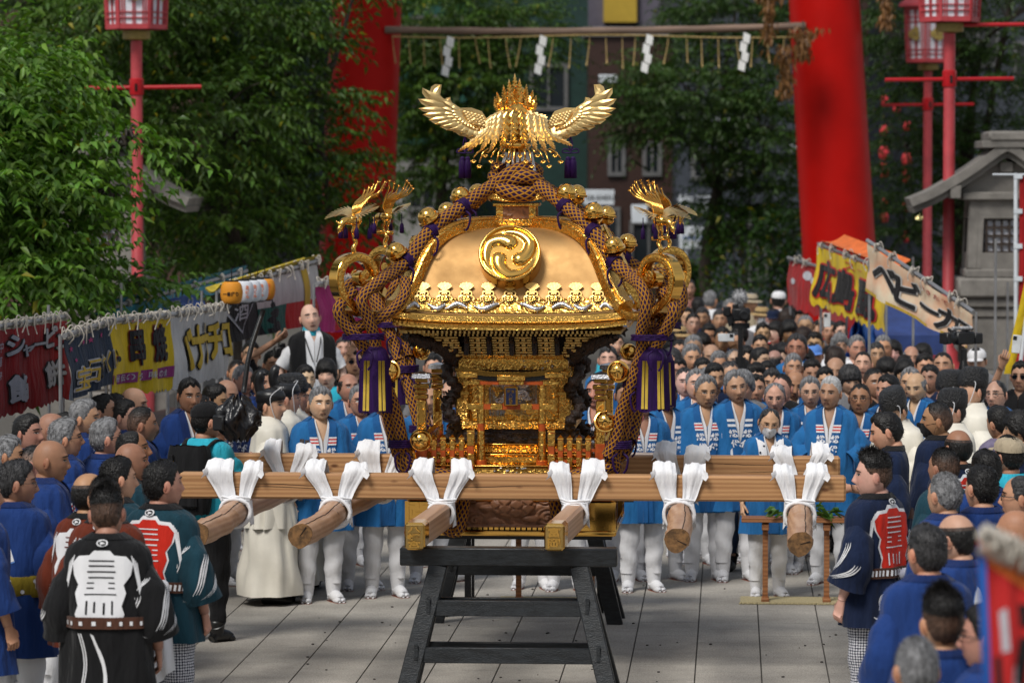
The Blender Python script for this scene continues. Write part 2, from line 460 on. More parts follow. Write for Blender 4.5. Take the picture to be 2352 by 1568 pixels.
def wood_mat(name, axis, col, col2, rough=0.55):
 m, n, l, b = new_mat(name); nt = m.node_tree
 tcn = node(nt, 'ShaderNodeTexCoord')
 mp = node(nt, 'ShaderNodeMapping'); sc = [9.0, 9.0, 9.0]; sc[axis] = 0.35; mp.inputs['Scale'].default_value = sc
 l.new(tcn.outputs['Object'], mp.inputs['Vector'])
 nz = node(nt, 'ShaderNodeTexNoise', i_Scale=2.2, i_Detail=6.0, i_Roughness=0.62, i_Distortion=0.6)
 l.new(mp.outputs['Vector'], nz.inputs['Vector'])
 wv = node(nt, 'ShaderNodeTexWave', i_Scale=1.1, i_Distortion=5.0, i_Detail=2.0); wv.bands_direction = 'Z' if axis != 2 else 'X'
 l.new(mp.outputs['Vector'], wv.inputs['Vector'])
 mx = node(nt, 'ShaderNodeMix', data_type='FLOAT'); mx.inputs[0].default_value = 0.35
 l.new(nz.outputs['Fac'], mx.inputs[2]); l.new(wv.outputs['Fac'], mx.inputs[3])
 rp = node(nt, 'ShaderNodeValToRGB'); rp.color_ramp.elements[0].position = 0.30; rp.color_ramp.elements[1].position = 0.66
 rp.color_ramp.elements[0].color = C4(col2); rp.color_ramp.elements[1].color = C4(col)
 l.new(mx.outputs[0], rp.inputs['Fac'])
 kn = node(nt, 'ShaderNodeTexVoronoi', i_Scale=1.3)
 mk = node(nt, 'ShaderNodeMapping'); s2 = [5.0, 5.0, 5.0]; s2[axis] = 2.2; mk.inputs['Scale'].default_value = s2
 l.new(tcn.outputs['Object'], mk.inputs['Vector']); l.new(mk.outputs['Vector'], kn.inputs['Vector'])
 kr = node(nt, 'ShaderNodeValToRGB'); kr.color_ramp.elements[0].position = 0.04; kr.color_ramp.elements[1].position = 0.11
 kr.color_ramp.elements[0].color = (0.30, 0.22, 0.16, 1); kr.color_ramp.elements[1].color = (1, 1, 1, 1)
 l.new(kn.outputs['Distance'], kr.inputs['Fac'])
 m2 = node(nt, 'ShaderNodeMix', data_type='RGBA', blend_type='MULTIPLY'); m2.inputs[0].default_value = 1
 l.new(rp.outputs['Color'], m2.inputs[6]); l.new(kr.outputs['Color'], m2.inputs[7])
 l.new(m2.outputs[2], b.inputs['Base Color'])
 b.inputs['Roughness'].default_value = rough
 bp = node(nt, 'ShaderNodeBump', i_Strength=0.35, i_Distance=0.004)
 l.new(mx.outputs[0], bp.inputs['Height']); l.new(bp.outputs['Normal'], b.inputs['Normal'])
 return m
M['wood_x'] = wood_mat('cypress_beam', 0, (0.52, 0.28, 0.12), (0.37, 0.18, 0.072))
M['wood_y'] = wood_mat('cypress_pole', 1, (0.52, 0.31, 0.185), (0.40, 0.215, 0.12), 0.45)
M['end_grain'] = mat('end_grain', (0.17, 0.085, 0.03), 0.8, var=0.5, vscale=26, bump=0.3, bscale=70)
M['crack'] = mat('wood_crack', (0.02, 0.01, 0.006), 0.9)
M['white_cloth'] = mat('white_cotton', (0.84, 0.84, 0.86), 0.9, var=0.03, bump=0.55, bscale=1.0, stretch=(60, 35, 9), bdist=0.012, spec=0.2)
def rope_mat():
 m, n, l, b = new_mat('netted_rope'); nt = m.node_tree
 at = node(nt, 'ShaderNodeAttribute', attribute_name='run')
 sx = node(nt, 'ShaderNodeSeparateXYZ'); l.new(at.outputs['Vector'], sx.inputs[0])
 def ln(sign):
  a = node(nt, 'ShaderNodeMath', operation='MULTIPLY'); a.inputs[1].default_value = 20.0; l.new(sx.outputs[0], a.inputs[0])
  c = node(nt, 'ShaderNodeMath', operation='MULTIPLY_ADD'); c.inputs[1].default_value = 9.0 * sign; l.new(sx.outputs[1], c.inputs[0]); l.new(a.outputs[0], c.inputs[2])
  p = node(nt, 'ShaderNodeMath', operation='PINGPONG'); p.inputs[1].default_value = 0.5; l.new(c.outputs[0], p.inputs[0])
  return p.outputs[0]
 mn = node(nt, 'ShaderNodeMath', operation='MINIMUM'); l.new(ln(1), mn.inputs[0]); l.new(ln(-1), mn.inputs[1])
 rp = node(nt, 'ShaderNodeValToRGB'); rp.color_ramp.elements[0].position = 0.155; rp.color_ramp.elements[1].position = 0.20
 rp.color_ramp.elements[0].color = C4((0.46, 0.20, 0.02)); rp.color_ramp.elements[1].color = C4((0.020, 0.004, 0.046))
 l.new(mn.outputs[0], rp.inputs['Fac']); l.new(rp.outputs['Color'], b.inputs['Base Color'])
 b.inputs['Roughness'].default_value = 0.7; b.inputs['Specular IOR Level'].default_value = 0.2
 hr = node(nt, 'ShaderNodeMapRange'); hr.inputs[1].default_value = 0.05; hr.inputs[2].default_value = 0.2; hr.inputs[3].default_value = 1; hr.inputs[4].default_value = 0
 l.new(mn.outputs[0], hr.inputs[0])
 bp = node(nt, 'ShaderNodeBump', i_Strength=0.9, i_Distance=0.006); l.new(hr.outputs[0], bp.inputs['Height']); l.new(bp.outputs['Normal'], b.inputs['Normal'])
 return m
M['rope'] = rope_mat()

MIK_YAW = rad(-4)
MIK_O = np.array([P(1188, 700, 26.25)[0], 26.25, 0.0])
_cy, _sy = math.cos(MIK_YAW), math.sin(MIK_YAW)
def to_local(w):
 d = np.asarray(w) - MIK_O
 return np.array([_cy * d[0] + _sy * d[1], -_sy * d[0] + _cy * d[1], d[2]])
def ML(px, py, ly):
 o, e = to_local([0, 0, CAM_H]), to_local(P(px, py, 20.0))
 t = (ly - o[1]) / (e[1] - o[1])
 return o + t * (e - o)
mik = thing('portable_shrine', 'gold and black portable shrine with a golden phoenix on its roof and wooden carrying beams', 'portable shrine', MIK_O, MIK_YAW)

def sweep(mb, path, side, w, h, m=0, ch=0.0):
 path = np.asarray(path, float); k = len(path); side = np.asarray(side, float)
 w = np.broadcast_to(w, (k,)); h = np.broadcast_to(h, (k,))
 T = np.gradient(path, axis=0); T /= np.linalg.norm(T, axis=1)[:, None]
 Nn = np.cross(T, side); Nn /= np.linalg.norm(Nn, axis=1)[:, None]
 c = [(-1, -1), (1, -1), (1, 1), (-1, 1)]
 if ch: c = [(-1 + ch, -1), (1 - ch, -1), (1, -1 + ch), (1, 1 - ch), (1 - ch, 1), (-1 + ch, 1), (-1, 1 - ch), (-1, -1 + ch)]
 G = np.stack([path + side * (a * w / 2)[:, None] + Nn * (b * h / 2)[:, None] for a, b in c], 1)
 b0 = mb.n; nn = len(c)
 mb.grid(G, m, cv=True)
 mb.f.append(tuple(b0 + j for j in range(nn))[::-1]); mb.m.append(m)
 mb.f.append(tuple(b0 + (k - 1) * nn + j for j in range(nn))); mb.m.append(m)
 return mb
def relief(mb, p00, p10, p01, h, nu, nv, m=0):
 p00, p10, p01 = map(np.asarray, (p00, p10, p01))
 u, v = np.meshgrid(np.linspace(0, 1, nu), np.linspace(0, 1, nv), indexing='ij')
 N = np.cross(p10 - p00, p01 - p00); N = N / np.linalg.norm(N)
 G = p00 + u[..., None] * (p10 - p00) + v[..., None] * (p01 - p00) + h(u, v)[..., None] * N
 return mb.grid(G, m, flip=False)
base = MB()
base.box((0, 0, 1.02), (1.34, 1.34, 0.23), m=1, ch=0.02)
base.box((0, 0, 1.18), (1.40, 1.40, 0.09), m=0, ch=0.015)
base.box((0, 0, 1.265), (1.30, 1.30, 0.08), m=1, ch=0.015)
base.box((0, 0, 0.925), (1.42, 1.42, 0.035), m=0, ch=0.01)
base.box((0, 0, 0.895), (1.36, 1.36, 0.024), m=2)
bo = base.obj('base', [M['gold'], M['dark_wood'], M['black_lacquer']], mik)
for s in (0, 1, 2, 3):
 cs, sn = math.cos(s * PI / 2), math.sin(s * PI / 2)
 R3 = np.array([[cs, -sn, 0], [sn, cs, 0], [0, 0, 1]])
 sub = MB()
 for sg in (-1, 1):
  sub.box((sg * 0.565, -0.682, 1.035), (0.24, 0.022, 0.19), m=0)
  for i in range(5):
   for j in range(4):
    cx, cz = sg * 0.565 - 0.095 + i * 0.0475, 0.965 + j * 0.0475
    sub.box((cx, -0.697, cz), (0.036 if (i + j) % 2 else 0.008, 0.010, 0.008 if (i + j) % 2 else 0.036), m=0)
  for e in (-1, 1):
   sub.box((sg * 0.565 + e * 0.118, -0.697, 1.035), (0.012, 0.018, 0.20), m=0)
 for k in range(24):
  sub.box((-0.42 + k * 0.0365, -0.69, 0.957), (0.026, 0.014, 0.018), m=0)
 v = MB(); v.merge(sub, np.block([[R3, np.zeros((3, 1))], [np.zeros((1, 3)), 1]]))
 v.obj('corner_plate', [M['gold']], bo)
def turtle(u, v):
 x, y = (u - 0.5) * 2.6, (v - 0.5) * 1.3
 h = 0.006 * np.sin(14 * (y + 0.25 * np.sin(5 * x) + 0.3 * x)) * (np.abs(y) < 0.7)
 for cx, cy, r in ((-1.0, -0.42, 0.3), (0.95, 0.35, 0.26), (1.0, -0.3, 0.34), (-1.05, 0.38, 0.22), (0.5, 0.5, 0.2)):
  d = np.hypot(x - cx, y - cy); a = np.arctan2(y - cy, x - cx)
  h = np.where(d < r, 0.012 * (1 - d / r) + 0.007 * np.sin(d / r * 14 + a), h)
 d = np.hypot((x - 0.05) / 0.62, (y - 0.1) / 0.42)
 hx = np.abs(((x * 3.1) % 1) - 0.5) + np.abs(((y * 3.6 + 0.5 * np.floor(x * 3.1)) % 1) - 0.5)
 h = np.where(d < 1, 0.035 * np.sqrt(np.clip(1 - d ** 2, 0, 1)) + 0.012 - 0.011 * (hx > 0.62), h)
 for cx, cy, rx, ry in ((-0.42, 0.46, 0.2, 0.13), (-0.62, 0.0, 0.26, 0.11), (0.55, -0.35, 0.28, 0.12)):
  d = np.hypot((x - cx) / rx, (y - cy) / ry); h = np.where(d < 1, np.maximum(h, 0.03 * np.sqrt(np.clip(1 - d * d, 0, 1))), h)
 e = np.minimum(np.minimum(u, 1 - u) * 3.2, np.minimum(v, 1 - v) * 1.5)
 return np.where(e < 0.07, 0.02, h)
t_ = MB(); relief(t_, (-0.31, -0.682, 0.965), (0.32, -0.682, 0.965), (-0.31, -0.682, 1.215), turtle, 90, 44)
t_.obj('turtle_panel', [M['relief_wood']], mik, smooth=True)
st = MB()
for z0, z1, w, mi in ((1.305, 1.36, 0.60, 1), (1.36, 1.375, 0.62, 0), (1.375, 1.43, 0.50, 2), (1.43, 1.445, 0.52, 0), (1.445, 1.50, 0.46, 1), (1.50, 1.512, 0.50, 0), (1.60, 1.655, 0.42, 1)):
 st.box((0, 0, (z0 + z1) / 2), (2 * w, 2 * w, z1 - z0), m=mi, ch=0.006)
st.box((0, 0, 1.55), (0.78, 0.78, 0.09), m=3)
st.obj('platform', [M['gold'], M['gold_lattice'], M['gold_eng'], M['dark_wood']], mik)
def lumps(n, seed, amp, floor=0.0):
 r = np.random.default_rng(seed); c = r.uniform(0, 1, (n, 2)); rr = r.uniform(0.05, 0.13, n)
 def h(u, v):
  o = np.full_like(u, floor)
  for (a, b_), q in zip(c, rr):
   d = np.hypot((u - a) * 2.2, v - b_) / q
   o = np.maximum(o, np.where(d < 1, amp * (0.55 + 0.45 * np.cos(d * 7)) * np.sqrt(np.clip(1 - d * d, 0, 1)), floor))
  return o
 return h
p_ = MB(); relief(p_, (-0.36, -0.505, 1.305), (0.36, -0.505, 1.305), (-0.36, -0.505, 1.365), lumps(40, 3, 0.02), 80, 16)
p_.obj('cloud_panel', [M['gold_eng']], mik, smooth=True)
p_ = MB(); relief(p_, (-0.12, -0.618, 1.315), (0.12, -0.618, 1.315), (-0.12, -0.618, 1.36), lumps(14, 5, 0.028, -0.05), 40, 16)
p_.obj('silver_beast', [M['silver']], mik, smooth=True)
p_ = MB(); relief(p_, (-0.34, -0.40, 1.512), (0.34, -0.40, 1.512), (-0.34, -0.40, 1.60), lumps(36, 8, 0.03), 70, 20)
p_.obj('carved_waves', [M['dark_wood']], mik, smooth=True)
core = MB(); core.box((0, 0, 1.86), (0.62, 0.62, 0.46), m=0)
core.obj('hall_core', [M['dark_wood']], mik)
for sx in (-1, 1):
 for sy in (-1, 1):
  po = MB(); po.box((sx * 0.345, sy * 0.345, 1.83), (0.085, 0.085, 0.36), m=0, ch=0.008)
  for zz in (1.66, 1.84, 2.0):
   po.box((sx * 0.345, sy * 0.345, zz), (0.094, 0.094, 0.018), m=1)
  po.obj('hall_post', [M['gold_lattice'], M['gold']], mik)
hp = MB(); relief(hp, (-0.30, -0.325, 1.655), (0.30, -0.325, 1.655), (-0.30, -0.325, 1.96), lumps(46, 11, 0.014), 70, 50)
hp.obj('door_panel', [M['gold_eng']], mik, smooth=True)
def lion(u, v):
 x, y = (u - 0.5) * 2, (v - 0.5) * 2
 h = np.full_like(x, -0.02)
 for cx, cy, rx, ry in ((-0.1, 0.05, 0.5, 0.28), (0.35, 0.1, 0.38, 0.34), (-0.55, -0.2, 0.3, 0.2), (0.1, -0.45, 0.4, 0.18), (0.55, -0.1, 0.24, 0.16), (-0.3, 0.55, 0.3, 0.2), (0.4, 0.6, 0.35, 0.22), (-0.7, 0.62, 0.22, 0.18)):
  d = np.hypot((x - cx) / rx, (y - cy) / ry)
  h = np.maximum(h, np.where(d < 1, 0.035 * np.sqrt(np.clip(1 - d * d, 0, 1)) + 0.006 * np.sin(d * 12), -0.02))
 return h
hl = MB(); relief(hl, (-0.17, -0.345, 1.685), (0.17, -0.345, 1.685), (-0.17, -0.345, 1.95), lion, 60, 48)
hl.obj('silver_lion', [M['silver']], mik, smooth=True)
li = MB()
li.box((0, -0.355, 2.045), (0.74, 0.05, 0.09), m=1)
li.box((0, -0.37, 2.10), (0.80, 0.075, 0.05), m=0, ch=0.006)
li.box((0, 0, 2.10), (0.78, 0.70, 0.048), m=0)
li.obj('lintel', [M['gold_lattice'], M['gold_eng']], mik)
lc = MB(); relief(lc, (0.02, -0.385, 2.005), (0.27, -0.385, 2.005), (0.02, -0.385, 2.085), lumps(10, 21, 0.03, -0.05), 40, 20)
lc.obj('silver_cloud', [M['silver']], mik, smooth=True)
db = MB(); relief(db, (-0.385, -0.40, 2.125), (0.385, -0.40, 2.125), (-0.385, -0.40, 2.195), lumps(40, 31, 0.03), 80, 18)
db.box((0, 0, 2.16), (0.77, 0.79, 0.068)); db.box((0, 0, 2.199), (0.82, 0.82, 0.008), m=1)
db.obj('carved_frieze', [M['dark_wood'], M['gold']], mik)
for sx in (-1, 1):
 for sy in (-1, 1):
  d = MB()
  zz = np.linspace(1.52, 2.3, 60)
  pth = np.stack([sx * (0.415 + 0.035 * np.sin(zz * 26) + 0.16 * np.clip(zz - 2.1, 0, 1)), sy * (0.415 + 0.035 * np.cos(zz * 26) + 0.16 * np.clip(zz - 2.1, 0, 1)), zz], 1)
  d.tube(pth, 0.036 + 0.010 * np.sin(np.arange(60) * 1.9), 8)
  for k in range(46):
   t = rng.uniform(0, 1); i = int(t * 59)
   dr = np.array([sx * rng.uniform(0, 1), sy * rng.uniform(-0.6, 1), rng.uniform(-0.4, 0.8)])
   d.tube([pth[i], pth[i] + dr * 0.04, pth[i] + dr * 0.066 + np.array([0, 0, 0.01])], [0.020, 0.013, 0.004], 5)
  d.obj('corner_dragon', [M['dark_wood']], mik, smooth=True)
for sx in (-1, 1):
 gt = MB(); x = sx * 0.205
 prof = [(0.040, 1.30), (0.040, 1.40), (0.030, 1.405), (0.030, 1.43), (0.026, 1.435), (0.026, 1.55), (0.025, 1.60), (0.025, 1.65), (0.024, 1.90), (0.028, 1.91)]
 for (r0, z0), (r1, z1), mi in zip(prof[:-1], prof[1:], (1, 1, 0, 0, 2, 2, 1, 2, 2)):
  gt.lathe([(0.001, z0), (r0, z0), (r1, z1), (0.001, z1)] if mi != 2 else [(r0 + 0.002, z0), (r1 + 0.002, z1)], 14, (x, -0.56, 0), m=mi)
 gt.obj('gate_post', [M['gold'], M['orange_lacquer'], M['gold_eng']], mik)
kg = MB()
xs = np.linspace(-0.345, 0.345, 25)
crv = lambda x: 0.045 * np.abs(x / 0.345) ** 3
sweep(kg, np.stack([xs, np.full(25, -0.56), 1.978 + crv(xs)], 1), (0, 1, 0), 0.07, 0.03, 0)
sweep(kg, np.stack([xs * 0.96, np.full(25, -0.56), 1.948 + crv(xs) * 0.8], 1), (0, 1, 0), 0.055, 0.03, 1)
kg.box((0, -0.56, 1.922), (0.60, 0.045, 0.024), m=2)
for x, w in ((-0.285, 0.12), (0.285, 0.12), (0, 0.19)):
 z = 1.955 + float(crv(np.array(abs(x)))) * 0.8
 kg.box((x, -0.60, z), (w, 0.010, 0.036), m=3, ch=0.003)
 kg.box((x * 0.93, -0.588, 1.922), (w * 0.9, 0.010, 0.027), m=3, ch=0.003)
kg.box((0, -0.56, 1.762), (0.58, 0.035, 0.036), m=2)
for x, w in ((-0.25, 0.085), (0.25, 0.085), (-0.10, 0.08), (0.10, 0.08)):
 kg.box((x, -0.582, 1.762), (w, 0.010, 0.042), m=3, ch=0.003)
kg.obj('gate_crossbar', [M['gold'], M['black_lacquer'], M['orange_lacquer'], M['gold_eng']], mik)
pl = MB()
pl.box((0, -0.612, 1.835), (0.092, 0.024, 0.135), m=0, ch=0.006)
pl.box((0, -0.626, 1.835), (0.064, 0.008, 0.108), m=1)
for ch_, cx, cz, sz in (('富', 0.014, 1.868, 0.022), ('岡', -0.014, 1.868, 0.022), ('八', 0, 1.842, 0.028), ('幡', 0, 1.815, 0.027), ('宮', 0, 1.790, 0.026)):
 v, f = glyph(ch_, 0.012)
 pl.add(np.stack([cx + (v[:, 0] - 0.5) * sz, np.full(len(v), -0.6325), cz + (v[:, 1] - 0.5) * sz], 1), f, 2)
pl.obj('name_plaque', [M['gold'], M['navy_plaque'], M['gold']], mik, smooth=20)
def picket(x, y, w=0.036, h=0.20, z=1.345):
 p = MB()
 p.box((x, y, z + h * 0.5), (w, w, h), m=0, ch=0.004)
 p.box((x, y, z + h * 0.80), (w * 1.12, w * 1.12, h * 0.36), m=1, ch=0.004)
 p.box((x, y, z + h * 0.27), (w * 1.1, w * 1.1, h * 0.3), m=1, ch=0.004)
 p.lathe([(w * 0.8, z + h), (w * 0.82, z + h + 0.012), (0.001, z + h + 0.032)], 4, (x, y, 0), m=2, ph=PI / 4)
 return p
def rails(a, b):
 r = MB()
 for zz in (1.40, 1.475):
  r.beam((*a, zz), (*b, zz), 0.016, 0.020)
 return r
E = 0.60
for sx in (-1, 1):
 for y in (-E, E):
  rails((sx * 0.26, y), (sx * E, y)).obj('fence_rail', [M['orange_lacquer']], mik)
  for k in range(6):
   picket(sx * (0.27 + k * 0.062), y, 0.044 if k == 0 else 0.034, 0.25 if k == 0 else 0.20).obj('picket', [M['orange_lacquer'], M['gold_eng'], M['gold']], mik)
 rails((sx * E, -E), (sx * E, E)).obj('fence_rail', [M['orange_lacquer']], mik)
 for k in range(1, 12):
  picket(sx * E, -E + k * 0.1).obj('picket', [M['orange_lacquer'], M['gold_eng'], M['gold']], mik)
for sx in (-1, 1):
 for sy in (-1, 1):
  w = MB(); x, y = sx * 0.60, sy * 0.60
  w.box((x, y, 1.56), (0.062, 0.062, 0.50), m=1, ch=0.006)
  w.box((x, y, 1.46), (0.067, 0.067, 0.12), m=2)
  w.box((x, y, 1.70), (0.030, 0.074, 0.09), m=0)
  for zz, ww in ((1.83, 0.085), (1.865, 0.075), (1.90, 0.105), (1.94, 0.085)):
   w.box((x, y, zz), (ww, ww, 0.030), m=0, ch=0.005)
  w.lathe([(0.09, 1.955), (0.082, 1.985), (0.055, 1.99), (0.001, 2.0)], 4, (x, y, 0), m=3, ph=PI / 4)
  w.obj('corner_tower', [M['gold'], M['gold_eng'], M['orange_lacquer'], M['silver']], mik)
  g = MB(); g.lathe([(0.02, 0), (0.032, 0.01), (0.032, 0.06), (0.02, 0.065), (0.03, 0.09), (0.014, 0.11), (0.018, 0.125), (0.001, 0.15)], 12, (sx * 0.66, sy * 0.66, 1.40))
  g.obj('finial', [M['gold']], mik)
for s in range(4):
 cs, sn = math.cos(s * PI / 2), math.sin(s * PI / 2)
 R4 = np.array([[cs, -sn, 0, 0], [sn, cs, 0, 0], [0, 0, 1, 0], [0, 0, 0, 1]])
 raw = MB()
 for k in range(47):
  raw.box((-0.69 + k * 0.03, -0.66, 2.268), (0.014, 0.16, 0.020), m=0)
 for k in range(40):
  raw.box((-0.58 + k * 0.0298, -0.57, 2.245), (0.012, 0.14, 0.016), m=0)
 b2 = MB(); b2.merge(raw, R4); b2.obj('rafters', [M['gold_block']], mik, smooth=False, kind='stuff')
 gap = (-0.305, -0.153, 0.0, 0.153, 0.305)
 cen = [-0.39] + [(a + b) / 2 for a, b in zip(gap[:-1], gap[1:])] + [0.39]
 for ci, cx in enumerate(cen):
  raw = MB()
  edge = ci in (0, 5)
  for t in range(4):
   z = 2.222 - t * 0.034
   y = -0.52 + t * 0.032
   ww = 0.118
   if edge: ww = 0.16 - 0.04 * t; x0 = cx + (-1 if cx < 0 else 1) * (0.05 - 0.03 * t)
   else: x0 = cx
   raw.box((x0, y, z), (ww, 0.06, 0.015), ch=0.003)
   for e in (-1, 1):
    raw.box((x0 + e * ww * 0.34, y - 0.006, z - 0.016), (ww * 0.30, 0.055, 0.015), ch=0.003)
   raw.box((x0, y + 0.012, z - 0.016), (ww * 0.22, 0.04, 0.018))
   if edge:
    raw.box((x0 + np.sign(cx) * ww * 0.5, y - 0.01, z - 0.02), (0.03, 0.05, 0.022), ch=0.004)
  b2 = MB(); b2.merge(raw, R4); b2.obj('bracket', [M['gold_block']], mik)
 raw = MB()
 for gx in gap:
  raw.box((gx, -0.47, 2.17), (0.03, 0.14, 0.13), m=0)
  raw.tube([(gx, -0.50, 2.20), (gx, -0.60, 2.20), (gx, -0.63, 2.22)], [0.018, 0.014, 0.006], 6)
 raw.box((0, -0.41, 2.17), (0.80, 0.06, 0.13), m=0)
 b2 = MB(); b2.merge(raw, R4); b2.obj('bracket_core', [M['dark_wood']], mik)
for sx in (-1, 1):
 for sy in (-1, 1):
  d = MB(); pth = spline([(sx * 0.40, sy * 0.40, 2.08), (sx * 0.50, sy * 0.50, 2.16), (sx * 0.60, sy * 0.60, 2.2), (sx * 0.70, sy * 0.70, 2.24)], 24)
  d.tube(pth, np.linspace(0.05, 0.035, 24), 8)
  for k in range(40):
   i = rng.integers(0, 24); dr = np.array([sx * rng.uniform(-0.6, 1), sy * rng.uniform(-0.6, 1), rng.uniform(-1, 0.3)])
   d.tube([pth[i], pth[i] + dr * 0.035, pth[i] + dr * 0.06], [0.02, 0.013, 0.003], 5)
  d.obj('eave_dragon', [M['dark_wood']], mik, smooth=True)
RP = np.array([(0.13, 2.957), (0.28, 2.952), (0.39, 2.930), (0.47, 2.893), (0.525, 2.845), (0.565, 2.79), (0.597, 2.73), (0.625, 2.66), (0.652, 2.59), (0.683, 2.52), (0.715, 2.455), (0.745, 2.41), (0.772, 2.38)])
def roof_w(z):
 return np.interp(z, RP[::-1, 1], RP[::-1, 0])
RPs = spline(np.c_[RP, np.zeros(len(RP))], 60)[:, :2]
def corner_lift(u, w):
 return 0.035 * np.abs(u) ** 3 * np.clip((w - 0.45) / 0.33, 0, 1) ** 2
roof = MB()
u = np.linspace(-1, 1, 33)
for s in range(4):
 cs, sn = math.cos(s * PI / 2), math.sin(s * PI / 2)
 w, z = RPs[:, 0, None], RPs[:, 1, None]
 x, y, zz = u[None] * w, -w * np.ones_like(u)[None], z + corner_lift(u[None], w)
 roof.grid(np.stack([x * cs - y * sn, x * sn + y * cs, zz], -1), 0, flip=False)
ro = roof.obj('roof', [M['roof_gold']], mik, smooth=30)
ev = MB()
for s in range(4):
 cs, sn = math.cos(s * PI / 2), math.sin(s * PI / 2)
 pr = [(0.770, 2.383, 0), (0.790, 2.378, 0), (0.792, 2.372, 1), (0.792, 2.338, 1), (0.800, 2.334, 0), (0.800, 2.326, 0), (0.786, 2.318, 2), (0.778, 2.296, 2), (0.780, 2.284, 0), (0.60, 2.279, 0)]
 for (a, za, m_), (b_, zb, _) in zip(pr[:-1], pr[1:]):
  G = np.stack([np.stack([u * q, -q * np.ones_like(u), zq + 0.035 * np.abs(u) ** 3], -1) for q, zq in ((a, za), (b_, zb))], 0)
  G = np.stack([G[..., 0] * cs - G[..., 1] * sn, G[..., 0] * sn + G[..., 1] * cs, G[..., 2]], -1)
  ev.grid(G, m_)
ev.obj('eave_board', [M['gold'], M['gold_fine'], M['gold_eng']], ro, smooth=30)
def on_roof(x, z, off=0.0):
 w = roof_w(z); return np.array([x, -(w + off), z + off * 0.45])
def comma_field(X, Y, R, up=1.0):
 h = np.zeros_like(X)
 for k in range(3):
  a0 = PI / 2 + k * 2 * PI / 3
  cx, cy = 0.40 * R * math.cos(a0), 0.40 * R * math.sin(a0)
  r0 = 0.245 * R
  d = np.hypot(X - cx, Y - cy)
  h = np.maximum(h, np.sqrt(np.clip(r0 ** 2 - d ** 2, 0, None)))
  for t in np.linspace(0, 1, 60):
   a = a0 + t * 2.35
   rr = R * (0.40 + 0.36 * min(1, t * 2.2) + 0.05 * t)
   q = r0 * (1 - t) ** 0.7 * 0.92 + 0.004
   d = np.hypot(X - rr * math.cos(a), Y - rr * math.sin(a))
   h = np.maximum(h, np.sqrt(np.clip(q ** 2 - d ** 2, 0, None)))
 return h
def crest(R, T, nr, na, ring=0.90):
 r = np.linspace(0, 1, nr); a = np.linspace(0, 2 * PI, na, endpoint=False)
 X, Y = R * r[:, None] * np.cos(a), R * r[:, None] * np.sin(a)
 h = comma_field(X, Y, R * 0.97) * 0.62
 h = np.where(r[:, None] > ring, np.sqrt(np.clip(1 - ((r[:, None] - (1 + ring) / 2) / ((1 - ring) / 2)) ** 2, 0, 1)) * R * 0.06 + 0.01, h)
 mb = MB()
 mb.grid(np.stack([X, Y, T + h], -1), 0, cv=True, flip=False)
 mb.lathe([(R, -0.06), (R, T + 0.004)], na, m=1)
 return mb
def frame(o, z, up=(0, 0, 1)):
 z = np.array(z, float); z /= np.linalg.norm(z); x = np.cross(up, z); x /= np.linalg.norm(x); y = np.cross(z, x)
 F = np.eye(4); F[:3, 0], F[:3, 1], F[:3, 2], F[:3, 3] = x, y, z, o
 return F
big = crest(0.208, 0.10, 46, 120)
small = crest(0.026, 0.006, 10, 30)
ROTS = []
for s in range(4):
 cs, sn = math.cos(s * PI / 2), math.sin(s * PI / 2)
 ROTS.append(np.array([[cs, -sn, 0, 0], [sn, cs, 0, 0], [0, 0, 1, 0], [0, 0, 0, 1]]))
pal = MB()
ang = np.linspace(PI * 1.02, -PI * 0.02, 15)
fan = [(0.012, 0.0)] + [(0.050 * math.cos(a) * (1.0 if i % 2 else 0.9), 0.028 + 0.032 * math.sin(a) * (1.0 if i % 2 else 0.88)) for i, a in enumerate(ang[::-1])] + [(-0.012, 0.0)]
fan = [(-0.012, 0.0)] + fan[-2:0:-1] + [(0.012, 0.0)]
pal.prism(fan[::-1], 0.012, (0, 0, 0.05), (1, 0, 0), (0, 1, 0), (0, 0, 1))
for i in range(3):
 pal.box((0, 0.004 - i * 0.012, 0.056), (0.05 - abs(1 - i) * 0.016, 0.009, 0.014))
for e in (-1, 1):
 a = np.linspace(0, 4.6, 22)
 sp = np.stack([e * (0.022 + 0.020 * (1 - a / 6) * np.sin(a)), -0.012 + 0.022 * (1 - a / 6) * np.cos(a) - 0.014, np.full(22, 0.056)], 1)
 pal.tube(sp, np.linspace(0.008, 0.004, 22), 6)
 pal.tube(spline([(0, -0.045, 0.056), (e * 0.035, -0.04, 0.056), (e * 0.052, -0.055, 0.056), (e * 0.046, -0.075, 0.056), (e * 0.07, -0.09, 0.054)], 16), np.linspace(0.014, 0.007, 16), 6)
pal.lathe([(0.001, 0.05), (0.034, 0.05), (0.036, 0.062), (0.001, 0.064)], 20, (0, -0.058, 0))
dots = MB()
for k in range(14):
 a = k * 2 * PI / 14; dots.ball((0.030 * math.cos(a), -0.058 + 0.030 * math.sin(a), 0.064), 0.0062, 5, 6)
pal_me = pal.mesh('palmette', [M['gold_block']], 40)
dots_me = dots.mesh('bead_ring', [M['black_lacquer']], True)
small_me = small.mesh('boss', [M['gold'], M['gold']], True)
big_me = big.mesh('crest', [M['gold'], M['gold']], 50)
def mset(o, F):
 o.matrix_local = Matrix([list(map(float, r)) for r in F])
